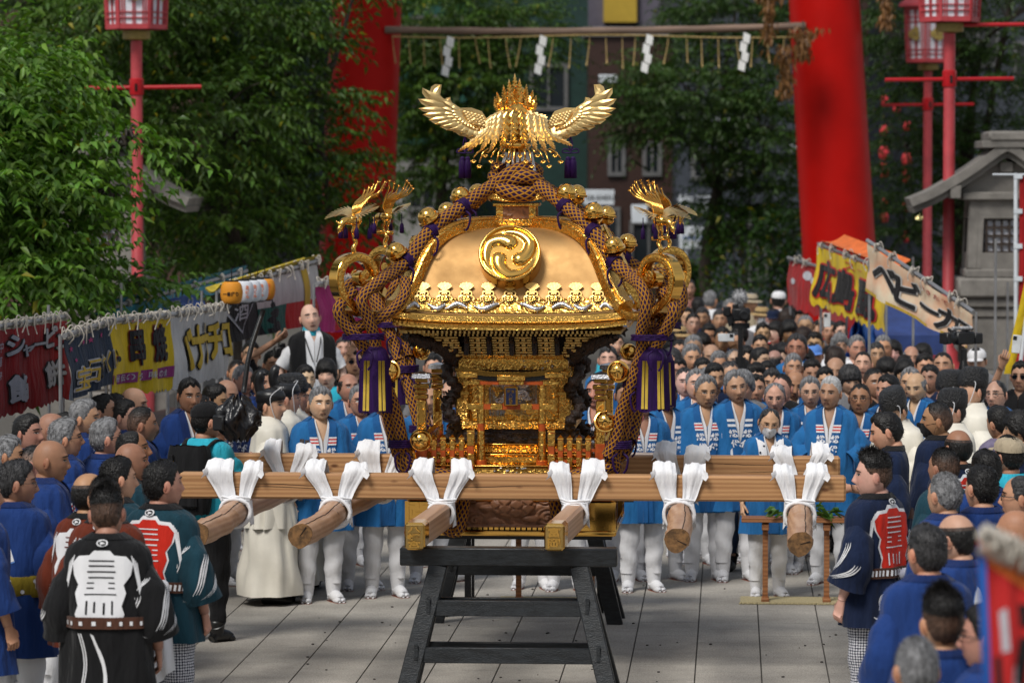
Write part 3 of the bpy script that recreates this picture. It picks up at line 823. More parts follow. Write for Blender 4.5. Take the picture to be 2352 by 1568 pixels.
for s in range(4):
 zc = 2.742
 F = ROTS[s] @ frame(on_roof(-0.004 if s == 0 else 0.0, zc), (0, -0.88, 0.47))
 o = link('crest', big_me, ro); mset(o, F)
 for k in range(9):
  x = (k - 4) * 0.146
  F = ROTS[s] @ frame(on_roof(x, 2.535, -0.034), (0, -0.915, 0.40))
  o = link('palmette', pal_me, ro); mset(o, F)
  d = link('bead_ring', dots_me, o)
  d = link('boss', small_me, o); d.location = (0, -0.058, 0.060)
for s in range(4):
 bd = MB()
 zz = np.linspace(2.395, 2.47, 6); uu = np.linspace(-0.96, 0.96, 60)
 w = roof_w(zz)
 bd.grid(np.stack([uu[None] * w[:, None], -(w[:, None] + 0.010) * np.ones((1, 60)), zz[:, None] + corner_lift(uu[None], w[:, None]) + 0.002], -1), 0, flip=True)
 for k in range(36):
  x = (k - 17.5) * 0.038; bd.ball(on_roof(x, 2.478, 0.004), (0.019, 0.012, 0.016), 6, 8)
 b2 = MB(); b2.merge(bd, ROTS[s]); b2.obj('dragon_band', [M['gold_eng']], ro, smooth=True)
 for sg in (-1, 1):
  dr = MB()
  for x0, L in ((0.07, 0.17), (0.28, 0.15), (0.43, 0.12), (0.60, 0.09)):
   t = np.linspace(0, 1, 26)
   xs_ = x0 + L * t
   zs_ = 2.43 + 0.016 * np.sin(t * 5.2 + x0 * 20)
   pth = np.array([on_roof(sg * a, b_, 0.022) for a, b_ in zip(xs_, zs_)])
   dr.tube(pth, 0.017 * np.sin(np.linspace(0.35, 3.0, 26)) + 0.003, 7)
   for q in range(4, 24, 4):
    dr.tube([pth[q], pth[q] + np.array([0.01 * sg, -0.006, 0.022 if q % 8 else -0.024])], [0.006, 0.002], 5)
  b2 = MB(); b2.merge(dr, ROTS[s]); b2.obj('silver_dragon', [M['silver']], ro, smooth=True)
for sx in (-1, 1):
 for sy in (-1, 1):
  dg_ = np.array([sx, sy, 0]) / math.sqrt(2); side = np.array([-sy, sx, 0]) / math.sqrt(2)
  ww, zz = RPs[:, 0], RPs[:, 1] + corner_lift(np.ones(60), RPs[:, 0])
  pth = np.stack([sx * ww, sy * ww, zz + 0.02], 1)
  hr_ = MB(); sweep(hr_, pth, side, 0.125, 0.075, 0, 0.2)
  sweep(hr_, pth + np.array([0, 0, 0.028]) + dg_ * 0.02, side, 0.085, 0.05, 1, 0.2)
  hr_.obj('hip_ridge', [M['gold_eng'], M['gold_fine']], ro, smooth=30)
  Rw = [(1.06, 2.42), (1.16, 2.39), (1.29, 2.385), (1.43, 2.435), (1.545, 2.53), (1.575, 2.64), (1.53, 2.735), (1.43, 2.775), (1.325, 2.745), (1.275, 2.665), (1.305, 2.60), (1.37, 2.595), (1.395, 2.645), (1.36, 2.668)]
  sp = spline([(a, 0, b_) for a, b_ in Rw], 70)
  pth = dg_ * (sp[:, :1] - 0.0) + np.array([0, 0, 1]) * sp[:, 2:]
  wb = MB()
  hh = np.interp(np.arange(70), [0, 25, 50, 69], [0.06, 0.066, 0.052, 0.034])
  sweep(wb, pth, side, 0.088, hh, 0, 0.12)
  for e in (-1, 1):
   sweep(wb, pth + side * e * 0.044, side, 0.010, hh * 0.62, 1, 0.3)
   wb.lathe([(0.001, 0.0), (0.03, 0.0), (0.034, 0.012), (0.001, 0.014)], 18, dg_ * 1.375 + np.array([0, 0, 2.655]) + side * e * 0.043, side * e, m=1)
  wb.obj('corner_curl', [M['gold'], M['gold_eng']], ro, smooth=35)
bx = MB()
bx.box((0, 0, 2.99), (0.40, 0.40, 0.05), m=0, ch=0.008)
bx.box((0, 0, 3.05), (0.25, 0.25, 0.10), m=1)
for sx in (-1, 1):
 for sy in (-1, 1): bx.box((sx * 0.112, sy * 0.112, 3.05), (0.045, 0.045, 0.105), m=2)
bx.box((0, 0, 3.11), (0.31, 0.31, 0.022), m=0, ch=0.004)
bx.obj('finial_box', [M['gold_eng'], M['relief_wood'], M['gold_eng']], mik)
xs = np.linspace(-0.19, 0.19, 15)
cp = MB()
for s in range(4):
 G = []
 for q, z in ((0.93, 0.0), (1.0, 0.008), (1.0, 0.048), (0.94, 0.052), (0.0, 0.056)):
  G.append(np.stack([xs * q, -0.19 * q * np.ones(15), 3.125 + z + 0.022 * (np.abs(xs) / 0.19) ** 2 * (q > 0.5)], -1))
 G = np.array(G); raw = MB(); raw.grid(G, 0); cp.merge(raw, ROTS[s])
cp.obj('finial_cap', [M['gold_lattice']], mik, smooth=30)
fx = MB(); relief(fx, (-0.09, -0.128, 3.005), (0.09, -0.128, 3.005), (-0.09, -0.128, 3.095), lumps(22, 77, 0.02), 40, 26)
fx.obj('crane_carving', [M['relief_wood']], mik, smooth=True)
def rope(pts, r=0.044, n=46, name='rope'):
 mb = MB(); mb.tube(spline(pts, n), r, 16, uvs=True)
 return mb.obj(name, [M['rope']], mik, smooth=True)
rope([(-0.16, -0.10, 3.24), (-0.08, -0.17, 3.21), (0.05, -0.19, 3.18), (0.15, -0.10, 3.20), (0.18, 0.04, 3.22), (0.06, 0.17, 3.22), (-0.10, 0.16, 3.22), (-0.18, 0.03, 3.22)], 0.055)
rope([(-0.17, -0.02, 3.21), (-0.12, -0.14, 3.26), (-0.02, -0.16, 3.33), (0.08, -0.10, 3.36), (0.13, 0.03, 3.33), (0.04, 0.13, 3.32), (-0.10, 0.09, 3.33), (-0.13, -0.05, 3.36), (-0.08, -0.13, 3.34)], 0.05)
rope([(0.17, 0.0, 3.22), (0.13, -0.13, 3.28), (0.05, -0.17, 3.30), (-0.07, -0.14, 3.27), (-0.15, -0.05, 3.30), (-0.08, 0.1, 3.30), (0.08, 0.12, 3.28)], 0.052)
def wrap(p, d, r=0.052, turns=4, tails=True):
 p = np.array(p, float); x, y, z = rot_to(d); WRAP = MB()
 th = np.linspace(0, turns * 2 * PI, turns * 12)
 pth = p + r * (np.cos(th)[:, None] * x + np.sin(th)[:, None] * y) + ((th / th[-1]) - 0.5)[:, None] * z * 0.013 * turns
 WRAP.tube(pth, 0.0085, 6)
 if tails:
  for e in (-1, 1):
   q = p + x * r * 0.2 + np.array([0.02 * e, -r * 1.0, -r * 0.6])
   WRAP.tube(spline([q, q + np.array([0.03 * e, -0.02, -0.03]), q + np.array([0.02 * e, -0.02, -0.10]), q + np.array([0.0, -0.01, -0.13])], 12), 0.0075, 6)
 WRAP.obj('lashing_cord', [M['purple']], mik, smooth=True)
BELL = MB()
BELL.ball((0, 0, 0.012), (0.064, 0.064, 0.062), 16, 24)
BELL.lathe([(0.062, -0.012), (0.072, -0.010), (0.0735, -0.002), (0.072, 0.006), (0.062, 0.008)], 28)
BELL.lathe([(0.060, -0.03), (0.050, -0.048), (0.034, -0.062), (0.012, -0.066), (0.012, -0.085), (0.018, -0.088), (0.001, -0.10)], 24)
BELL.box((0, 0, 0.0735), (0.055, 0.003, 0.004), m=1)
for e in (-1, 1): BELL.ball((e * 0.028, 0, 0.069), 0.004, 5, 6, m=1)
bell_me = BELL.mesh('bell', [M['gold'], M['black_lacquer']], 50)
def bell(p, axis, s=1.0):
 o = link('bell', bell_me, mik)
 F = frame(p, axis, up=(0.3, -0.9, 0.2)); F[:3, :3] *= s
 mset(o, F)
for sx in (-1, 1):
 for sy in (-1, 1):
  A = lambda d, z, off=0.0: np.array([sx * d, sy * d, z]) + off * np.array([-sy, sx, 0]) / math.sqrt(2)
  hip = [(0.08, 3.28), (0.16, 3.235), (0.27, 3.16), (0.38, 3.075), (0.47, 3.01), (0.55, 2.935), (0.615, 2.85), (0.67, 2.765), (0.73, 2.70), (0.82, 2.64), (0.90, 2.57)]
  rope([A(a, b_) for a, b_ in hip], 0.047, 60)
  rope([A(0.80, 2.66, 0.05), A(0.93, 2.60, 0.10), A(1.02, 2.50, 0.10), A(0.98, 2.38, 0.09), A(0.93, 2.25, 0.07), A(0.90, 2.12, 0.05), A(0.86, 2.0, 0.05)], 0.040, 50)
  rope([A(0.84, 2.64, -0.05), A(0.97, 2.58, -0.12), A(1.01, 2.45, -0.13), A(0.96, 2.30, -0.10), A(0.92, 2.16, -0.05), A(0.87, 2.02, -0.04)], 0.040, 50)
  rope([A(0.76, 2.62, 0.10), A(0.80, 2.52, 0.16), A(0.86, 2.42, 0.13), A(0.93, 2.34, 0.02), A(1.00, 2.30, -0.02)], 0.038, 40)
  rope([A(1.02, 2.56, 0.02), A(1.10, 2.44, 0.0), A(1.07, 2.34, 0.0), A(1.0, 2.24, 0.02), A(0.93, 2.13, 0.0), A(0.90, 2.05, 0.0)], 0.040, 40)
  low = [A(0.88, 2.04, 0.04), A(0.84, 1.93, 0.03), A(0.795, 1.80, 0.03), A(0.76, 1.68, 0.025), A(0.735, 1.56, 0.02), A(0.70, 1.46, 0.0)]
  rope(low, 0.041, 50)
  rope([A(0.90, 2.06, -0.05), A(0.855, 1.93, -0.05), A(0.80, 1.79, -0.045), A(0.765, 1.67, -0.05), A(0.74, 1.55, -0.05), A(0.705, 1.45, -0.07)], 0.045, 50)
  rope([A(0.70, 1.46, 0), np.array([sx * 0.66, sy * 0.72, 1.38]), np.array([sx * 0.55, sy * 0.73, 1.335]), np.array([sx * 0.40, sy * 0.72, 1.30]), np.array([sx * 0.30, sy * 0.74, 1.24]), np.array([sx * 0.31, sy * 0.76, 1.12]), np.array([sx * 0.33, sy * 0.73, 1.0]), np.array([sx * 0.35, sy * 0.66, 0.93])], 0.045, 60)
  rope([A(0.705, 1.45, -0.06), np.array([sx * 0.70, sy * 0.68, 1.36]), np.array([sx * 0.58, sy * 0.70, 1.275]), np.array([sx * 0.46, sy * 0.77, 1.20]), np.array([sx * 0.42, sy * 0.78, 1.08]), np.array([sx * 0.43, sy * 0.74, 0.97]), np.array([sx * 0.38, sy * 0.66, 0.93])], 0.045, 50)
  for k, (a, b_) in enumerate(((0.345, 3.10), (0.545, 2.935), (0.695, 2.735))):
   wrap(A(a, b_), np.array([sx, sy, -0.9]))
  wrap(A(0.955, 2.245), (0, 0, 1), 0.135, 3)
  wrap(A(0.845, 1.935), (0, 0, 1), 0.085, 4)
  wrap(A(0.725, 1.52), (0, 0, 1), 0.085, 4)
for px, py, ly, s, ax in (
 (1058, 453, -0.30, 1.0, (-0.05, -0.30, 1)), (1097, 446, 0.30, 0.98, (0, 0.1, 1)), (985, 502, -0.52, 1.08, (-0.5, -0.25, 0.75)), (1027, 488, 0.52, 0.98, (-0.1, 0.1, 1)),
 (911, 582, -0.70, 1.06, (-0.45, -0.3, 0.8)), (960, 562, 0.70, 0.95, (-0.3, 0.1, 1)),
 (1300, 447, -0.30, 1.04, (0.1, -0.3, 1)), (1325, 448, 0.30, 0.98, (0.1, 0.1, 1)), (1364, 491, -0.52, 1.05, (-0.1, -0.25, 1)), (1393, 496, 0.52, 0.98, (0.1, 0.1, 1)),
 (1410, 569, -0.70, 1.05, (-0.15, -0.3, 1)), (1441, 560, 0.70, 1.0, (0.1, 0, 1)),
 (895, 853, -0.90, 1.02, (-0.15, -0.95, 0.25)), (1420, 853, -0.90, 1.02, (-0.1, -1, 0.1)), (967, 1010, -0.80, 1.02, (0.05, -1, -0.15)), (1390, 968, -0.80, 1.02, (0.05, -0.9, 0.35)),
 (968, 805, 0.92, 0.95, (0.6, -0.5, 0.2)), (1443, 808, 0.92, 0.9, (0.4, -0.4, 0.2))):
 bell(ML(px, py, ly), ax, s)
def tassel(o, L, W, big_=True):
 o = np.array(o, float); t = MB()
 hh = L * 0.24
 t.lathe([(W * 0.25, 0), (W * 0.8, -hh * 0.35), (W, -hh * 0.85), (W * 0.98, -hh)], 22, o)
 n = 44
 th = np.linspace(0, 2 * PI, n, endpoint=False)
 zz = np.linspace(-hh * 0.9, -L, 7)
 rr = W * (1 + 0.12 * (np.arange(n) % 2))
 G = np.stack([(rr * np.cos(th))[None] * np.linspace(0.98, 1.12, 7)[:, None], (rr * np.sin(th))[None] * np.linspace(0.98, 1.12, 7)[:, None], zz[:, None] + (np.arange(7) == 6)[:, None] * (-0.02 * rng.random(n))[None]], -1)
 t.grid(G + o, cv=True, flip=True)
 if big_:
  for a in (-2.2, -1.95, -1.2, -0.95):
   for e in (-0.02, 0.06):
    t.tube([o + np.array([W * 1.10 * math.cos(a + e), W * 1.10 * math.sin(a + e), -hh]), o + np.array([W * 1.24 * math.cos(a + e), W * 1.24 * math.sin(a + e), -L * 0.99])], 0.006, 6, m=1)
 return t.obj('tassel', [M['purple'], M['yellow_cord']], mik, smooth=True)
tassel(ML(862, 790, -0.95), 0.44, 0.092); tassel(ML(1500, 792, -0.95), 0.42, 0.092)
tassel(ML(925, 790, 0.95), 0.42, 0.085); tassel(ML(1521, 800, 0.95), 0.40, 0.08)
def blade(mb, pth, width, nrm, ridge=0.008, m=0, serr=0, tipp=0.0):
 pth = np.asarray(pth, float); k = len(pth); nrm = np.asarray(nrm, float)
 T = np.gradient(pth, axis=0); T /= np.linalg.norm(T, axis=1)[:, None]
 S = np.cross(T, nrm); S /= np.linalg.norm(S, axis=1)[:, None] + 1e-9
 Nn = np.cross(S, T)
 w = np.asarray(width, float) * (np.ones(k) if not serr else (1 - 0.38 * ((np.arange(k) % 2) == 0)))
 d = T * (0.45 * w * (serr > 0))[:, None] if serr else 0
 rows = [pth - S * w[:, None] / 2 + d, pth + Nn * ridge, pth + S * w[:, None] / 2 + d]
 back = [pth - S * w[:, None] * 0.25 - Nn * 0.004 + d]
 return mb.grid(np.stack(rows, 1), m)
ZP = lambda x, y: (918.7 + x * 0.2344, 160.8 + y * 0.2344)
cxz = 1157.0
wing_out = [(860, 500), (800, 405), (700, 370), (590, 372), (530, 345), (500, 300), (497, 268), (455, 275), (428, 322), (398, 250), (412, 145), (350, 142), (315, 165), (298, 212), (228, 180), (226, 230), (262, 282), (188, 288), (220, 335), (268, 362), (192, 378), (236, 410), (300, 430), (232, 440), (300, 478), (365, 485), (290, 490), (350, 532), (410, 540), (398, 558), (460, 590), (525, 600), (580, 640), (640, 655), (690, 682), (752, 714), (800, 690), (840, 600)]
feath = [((470, 375), (360, 250), (400, 150), 78), ((545, 365), (468, 330), (492, 272), 56), ((600, 420), (380, 300), (228, 180), 92), ((610, 440), (400, 350), (188, 288), 86), ((620, 455), (420, 400), (192, 380), 80), ((630, 470), (440, 430), (232, 440), 76), ((650, 490), (470, 470), (290, 490), 72), ((670, 510), (500, 500), (350, 531), 72), ((690, 525), (540, 530), (398, 557), 72), ((710, 540), (590, 560), (460, 590), 74), ((730, 550), (640, 590), (522, 603), 76), ((750, 560), (690, 620), (582, 640), 80), ((780, 570), (740, 640), (688, 682), 84), ((800, 560), (790, 650), (752, 712), 86)]
phx = MB()
def wpt(zx, zy, sg, off=0.0):
 x_ = zx if sg < 0 else 2 * cxz - zx
 q = ML(*ZP(x_, zy), 0.0)
 a = abs(q[0])
 return np.array([q[0], 0.02 - 0.22 * max(0, a - 0.12) ** 1.5 - off, q[2]])
ph_root = link('phoenix', None, mik)
for sg in (-1, 1):
 wg = MB()
 o_ = np.array([wpt(a, b_, sg) for a, b_ in wing_out])
 n = len(o_)
 f_, b_ = o_ + np.array([0, -0.004, 0]), o_ + np.array([0, 0.008, 0])
 wg.add(np.concatenate([f_, b_]), [tuple(range(n)) if sg < 0 else tuple(range(n))[::-1], tuple(range(n, 2 * n))[::-1] if sg < 0 else tuple(range(n, 2 * n))] + [(i, (i + 1) % n, n + (i + 1) % n, n + i) for i in range(n)])
 for k, (a, m_, t_, w_) in enumerate(feath):
  pth = spline([wpt(*a, sg, 0.010 + 0.001 * k), wpt(*m_, sg, 0.018 + 0.002 * k), wpt(*t_, sg, 0.004)], 14)
  tt = np.linspace(0, 1, 14)
  blade(wg, pth, w_ * 0.2344 * 0.00298 * np.clip(np.sin(PI * (0.28 + 0.70 * tt)), 0.04, 1), (0, -1, 0), 0.006)
 for row, (fr, wd) in enumerate(((0.50, 62), (0.30, 52))):
  for k in range(11):
   a, m_, t_, _ = feath[k + 2]; a, t_ = np.array(a), np.array(t_)
   e_ = a + (t_ - a) * fr * (1.0 - 0.02 * k); s_ = a + (t_ - a) * 0.02
   pth = spline([wpt(*s_, sg, 0.024 + 0.004 * row), wpt(*((s_ + e_) / 2), sg, 0.036 + 0.006 * row), wpt(*e_, sg, 0.022 + 0.004 * row)], 10)
   blade(wg, pth, wd * 0.2344 * 0.00298 * np.clip(np.sin(PI * (0.25 + 0.72 * np.linspace(0, 1, 10))), 0.05, 1), (0, -1, 0), 0.006)
 for r in range(5):
  for k in range(6):
   c = np.array((640 + k * 34 + r * 12, 415 + r * 24 + k * 9)); wg.ball(wpt(*c, sg, 0.034), (0.013, 0.006, 0.012), 6, 8)
 tt = np.linspace(0.6, 7.5, 26)
 wg.tube(np.array([wpt(745 + (52 - 6 * t) * math.cos(t), 505 + (46 - 5.4 * t) * math.sin(t), sg, 0.045) for t in tt]), 0.0045, 5)
 wg.tube([wpt(730, 525, sg, 0.05), wpt(800, 545, sg, 0.05)], 0.006, 5)
 wg.obj('wing', [M['gold_pale']], ph_root, smooth=30)
 tz = wpt(640, 650, sg, 0.02)
 ts = MB()
 for dx in (-0.012, 0.012): ts.tube(spline([tz, tz + np.array([dx, 0, -0.06]), tz + np.array([0, 0, -0.11])], 8), 0.005, 6)
 for e in (-1, 1): ts.tube(spline([tz + np.array([0, 0, -0.10]), tz + np.array([e * 0.04, 0, -0.085]), tz + np.array([e * 0.055, 0, -0.11]), tz + np.array([0, 0, -0.115])], 12), 0.005, 6)
 for dx in (-0.018, 0.018):
  ts.ball(tz + np.array([dx, 0, -0.155]), 0.018, 6, 8)
  ts.lathe([(0.014, 0), (0.024, -0.02), (0.026, -0.13), (0.001, -0.132)], 14, tz + np.array([dx, 0, -0.155]))
 ts.obj('tassel', [M['purple']], ph_root, smooth=True)
zc = lambda x, y, ly: ML(*ZP(x, y), ly)
for k, (tx, ty, bx_, w_) in enumerate(((1125, 38, 1130, 92), (1068, 92, 1090, 86), (1172, 85, 1170, 86), (1012, 145, 1055, 80), (1240, 140, 1205, 80), (948, 215, 1015, 74), (1302, 198, 1250, 74), (1334, 250, 1285, 66), (925, 262, 985, 62), (1125, 150, 1125, 90))):
 fb = MB()
 pth = spline([zc(bx_, 450, 0.02), zc((bx_ * 0.45 + tx * 0.55), (450 + ty) / 2 + 20, 0.09 - 0.01 * (k % 3)), zc(tx, ty, 0.12 - 0.012 * k)], 25)
 tt = np.linspace(0, 1, 25)
 blade(fb, pth, w_ * 0.2344 * 0.00298 * np.clip(np.sin(PI * (0.16 + 0.82 * tt)), 0.05, 1), (0, -1, 0), 0.014, serr=1)
 fb.obj('tail_feather', [M['gold']], ph_root, smooth=False)
arch = [(900, 480, 845, 610, 570, 800), (925, 460, 872, 610, 665, 790), (965, 440, 912, 600, 790, 790), (1010, 420, 965, 600, 885, 795), (1060, 410, 1033, 600, 988, 800), (1112, 395, 1115, 600, 1105, 760), (1190, 410, 1208, 600, 1230, 780), (1255, 430, 1282, 600, 1335, 790), (1315, 445, 1350, 610, 1430, 790), (1360, 460, 1405, 610, 1520, 780), (1390, 470, 1445, 620, 1690, 745)]
for (ax, ay, mx, my, ex, ey) in arch:
 fb = MB()
 pth = spline([zc(ax, ay, 0.03), zc((ax * 2 + mx) / 3, ay + 10, -0.06), zc(mx, my, -0.17), zc((mx + ex * 2) / 3, (my + ey * 2) / 3, -0.20), zc(ex, ey, -0.17 - 0.05 * abs(ex - 1130) / 500)], 27)
 tt = np.linspace(0, 1, 27)
 blade(fb, pth, 86 * 0.2344 * 0.00298 * np.clip(np.sin(PI * (0.30 + 0.66 * tt)), 0.15, 1), (0, -1, 0.25), 0.018, serr=1)
 fb.obj('plume', [M['gold_pale'] if abs(ax - 1130) > 90 else M['gold']], ph_root, smooth=False)
fb = MB()
for k in range(16):
 x = 720 + k * 57; y = 840 + 60 * math.sin(k * 2.1)
 fb.tube([zc(x + (1130 - x) * 0.25, 770, -0.14), zc(x + (1130 - x) * 0.1, 810, -0.16), zc(x, y + 20, -0.17)], [0.006, 0.007, 0.004], 6)
 c = zc(x, y + 40, -0.17)
 for q in range(5):
  a = -PI / 2 + (q - 2) * 0.5; fb.tube([c, c + 0.022 * np.array([math.cos(a), 0, math.sin(a)])], [0.004, 0.006], 5)
fb.obj('feather_tips', [M['gold']], ph_root, smooth=True)
fb = MB()
for k, (x0, x1, ye) in enumerate(((1045, 985, 1000), (1075, 1045, 1020), (1118, 1103, 1000), (1155, 1147, 1015), (1200, 1203, 985), (1240, 1285, 1010), (1285, 1320, 1005))):
 fb.beam(zc(x0, 805, -0.12), zc(x1, ye, -0.13), 0.022, 0.007, up=(0, -1, 0), ch=0.002)
 fb.ball(zc(x1, ye, -0.13), (0.012, 0.006, 0.012), 6, 10)
fb.obj('silver_plumes', [M['silver']], ph_root, smooth=30)
fb = MB()
fb.ball((0, 0.05, 3.62), (0.10, 0.12, 0.12), 14, 18); fb.ball((0, 0.06, 3.72), (0.08, 0.09, 0.09), 12, 14)
fb.tube(spline([(0, 0.08, 3.72), (0, 0.17, 3.80), (0, 0.20, 3.86)], 10), np.linspace(0.05, 0.03, 10), 10); fb.ball((0, 0.22, 3.88), 0.04, 10, 12)
fb.lathe([(0.001, 3.36), (0.09, 3.37), (0.10, 3.42), (0.06, 3.46), (0.05, 3.55), (0.001, 3.56)], 18)
fb.lathe([(0.02, 3.50), (0.09, 3.50), (0.11, 3.53), (0.02, 3.545)], 18, (0, -0.1, -0.01))
fb.obj('body', [M['gold']], ph_root, smooth=True)
wr = MB()
for y in (570, 690):
 wr.tube(spline([wpt(650, 640 if y > 600 else 600, -1, 0.05)] + [zc(x, y + 8 * math.sin(x * 0.02), -0.235 + 0.0000025 * (x - 1130) ** 2) for x in range(800, 1480, 80)] + [wpt(650, 640 if y > 600 else 600, 1, 0.05)], 50), 0.0022, 4)
wr.obj('binding_wire', [M['gold']], ph_root, smooth=True)
sb = MB()   # faces +x, base of its perch at the origin
sb.tube(spline([(0.0, 0, 0), (0.012, 0, 0.05), (-0.012, 0, 0.09), (0.006, 0, 0.125)], 14), np.linspace(0.020, 0.017, 14), 9)
sb.tube([(-0.04, -0.05, 0.128), (0.0, 0.0, 0.13), (0.05, 0.06, 0.134)], [0.017, 0.018, 0.017], 9)
for e in (-1, 1):
 sb.tube(spline([(0.0, e * 0.022, 0.14), (0.006, e * 0.022, 0.18), (-0.01, e * 0.024, 0.215), (0.0, e * 0.03, 0.25)], 12), np.linspace(0.008, 0.017, 12), 8)
sb.ball((0.0, 0, 0.265), (0.068, 0.042, 0.042), 10, 14)
sb.tube(spline([(0.05, 0, 0.265), (0.10, 0, 0.262), (0.13, 0, 0.24), (0.143, 0, 0.215)], 12), np.linspace(0.036, 0.020, 12), 10)
sb.ball((0.148, 0, 0.202), (0.024, 0.018, 0.026), 8, 10); sb.tube([(0.155, 0, 0.195), (0.165, 0, 0.165)], [0.012, 0.002], 6)
for q in range(4): sb.tube(spline([(0.14, 0, 0.22), (0.155 + 0.008 * q, 0, 0.235 + 0.008 * q), (0.148 + 0.012 * q, 0, 0.258)], 6), [0.006] * 5 + [0.002], 5)
tl = MB()
for q in range(8):
 y = (q - 3.5) * 0.014
 L = 1.0 - 0.06 * abs(q - 3.5)
 pth = spline([(-0.03, y * 0.7, 0.28), (-0.02, y, 0.345), (-0.055, y * 1.2, 0.40), (-0.13 * L, y * 1.6, 0.425 + 0.004 * q), (-0.21 * L, y * 2.2, 0.455 + 0.012 * (q % 4)), (-0.255 * L, y * 2.6, 0.495 + 0.022 * (q % 4))], 24)
 tl.tube(pth, np.linspace(0.0085, 0.006, 24), 6, prof=(1.4, 0.6))
 for z_ in range(5):
  a = z_ * 1.26; tl.tube([pth[-1], pth[-1] + 0.022 * np.array([-0.5 + 0.5 * math.cos(a), 0.6 * math.sin(a), 0.6 + 0.4 * math.cos(a)])], [0.005, 0.003], 5)
wn = MB()
for e in (-1, 1):
 for q in range(10):
  a = -0.75 + q * 0.155
  tip = np.array([0.03 + 0.17 * math.sin(a), e * (0.06 + 0.19 * math.cos(a)), 0.30 - 0.08 * math.sin(a) + 0.03 * math.cos(a)])
  b0 = np.array([0.03 * math.sin(a), e * 0.045, 0.295])
  blade(wn, spline([b0, (b0 + tip) / 2 + np.array([0, 0, 0.018]), tip], 9), 0.036 * np.sin(PI * np.linspace(0.3, 0.97, 9)), (0, 0, 1), 0.004)
  tp2 = b0 + (tip - b0) * 0.6
  blade(wn, spline([b0, (b0 + tp2) / 2 + np.array([0, 0, 0.026]), tp2 + np.array([0, 0, 0.008])], 7), 0.034 * np.sin(PI * np.linspace(0.3, 0.97, 7)), (0, 0, 1), 0.004)
TS = []
for x, y in ((0.06, 0.10), (0.06, -0.10), (-0.03, 0.15), (-0.03, -0.15)):
 ts = MB(); TS.append(ts)
 ts.tube([(x, y, 0.29), (x, y, 0.21)], 0.004, 5); ts.ball((x, y, 0.20), 0.013, 6, 8); ts.lathe([(0.011, 0.205), (0.017, 0.19), (0.02, 0.125), (0.001, 0.122)], 12, (x, y, 0))
sb_me, tl_me, wn_me = sb.mesh('bird_body', [M['gold']], True), tl.mesh('bird_tail', [M['gold']], True), wn.mesh('bird_wings', [M['gold_pale']], 30)
TS = [q.mesh('tassel', [M['purple']], True) for q in TS]
for sx in (-1, 1):
 for sy in (-1, 1):
  r = link('small_phoenix', None, mik)
  r.location = (sx * 1.005, sy * 1.005, 2.79); r.rotation_euler = (0, 0, math.atan2(sy, sx)); r.scale = (0.84,) * 3
  for nm, me in (('bird_body', sb_me), ('bird_tail', tl_me), ('bird_wings', wn_me)) + tuple(('tassel', q) for q in TS): link(nm, me, r)
zt = 1.343; zb = 1.176
for nm, yy, pl_, pr_, z0, z1 in (('front', -0.97, (410, 1118), (1943, 1124), zb, zt), ('rear', 0.97, (508, 1060), (1930, 1066), 1.165, 1.325)):
 a, b_ = ML(*pl_, yy - 0.08), ML(*pr_, yy - 0.08)
 bm_ = MB(); bm_.box(((a[0] + b_[0]) / 2, yy, (z0 + z1) / 2), (b_[0] - a[0], 0.16, z1 - z0), ch=0.014)
 for k in range(3):
  L = rng.uniform(0.5, 1.5); x0 = rng.uniform(a[0], b_[0] - L); zc_ = (z0 + z1) / 2 + rng.uniform(-0.02, 0.035)
  xs = np.linspace(x0, x0 + L, 22); zz = zc_ + 0.006 * np.sin(xs * 7) + 0.003 * rng.normal(size=22).cumsum() * 0.3
  hw = 0.0022 * np.sin(np.linspace(0.1, 3.05, 22))
  bm_.grid(np.stack([np.stack([xs, np.full(22, yy - 0.0808), zz - hw], 1), np.stack([xs, np.full(22, yy - 0.0808), zz + hw], 1)], 0), 1)
 bm_.obj('carrying_beam', [M['wood_x'], M['crack']], mik, smooth=30)
poles = []
for (ex, ey, bxp, byp, dx) in ((952, 1237, 1016, 1178, 0.0), (1273, 1239, 1322, 1180, 0.0)):
 e_ = ML(ex, ey, -2.40); k_ = ML(bxp, byp, -1.0)
 e_[2] = 1.064; k_[2] = 1.088
 d = k_ - e_; far = e_ + d * (4.7 / d[1])
 far[2] = 1.07
 pm = MB(); pm.beam(e_ + d * (0.23 / d[1]), far, 0.124, 0.165, ch=0.018)
 po_ = pm.obj('carrying_pole', [M['wood_y']], mik, smooth=30)
 cap = MB(); cap.beam(e_, e_ + d * (0.228 / d[1]), 0.130, 0.172, ch=0.02, m=0)
 cap.box(e_ + np.array([0, -0.004, 0]), (0.112, 0.012, 0.15), m=1, ch=0.004)
 for k, ch_ in enumerate('八幡宮' if ex < 1000 else '富岡'):
  n_ = 3 if ex < 1000 else 2
  v, f = glyph(ch_, 0.03)
  h_ = 0.138 / n_
  vv = np.stack([e_[0] + (v[:, 0] - 0.5) * 0.09, np.full(len(v), e_[1] - 0.022), e_[2] + 0.069 - (k + 0.5) * h_ + (v[:, 1] - 0.5) * h_ * 0.98], 1)
  cap.add(vv, f, 0); w2 = vv.copy(); w2[:, 1] += 0.012; cap.add(w2, flip_faces(f), 2)
 cap.obj('gold_cap', [M['gold'], M['gold_block'], M['dark_wood']], po_, smooth=25)
 poles.append((e_, k_, far, 0.062))
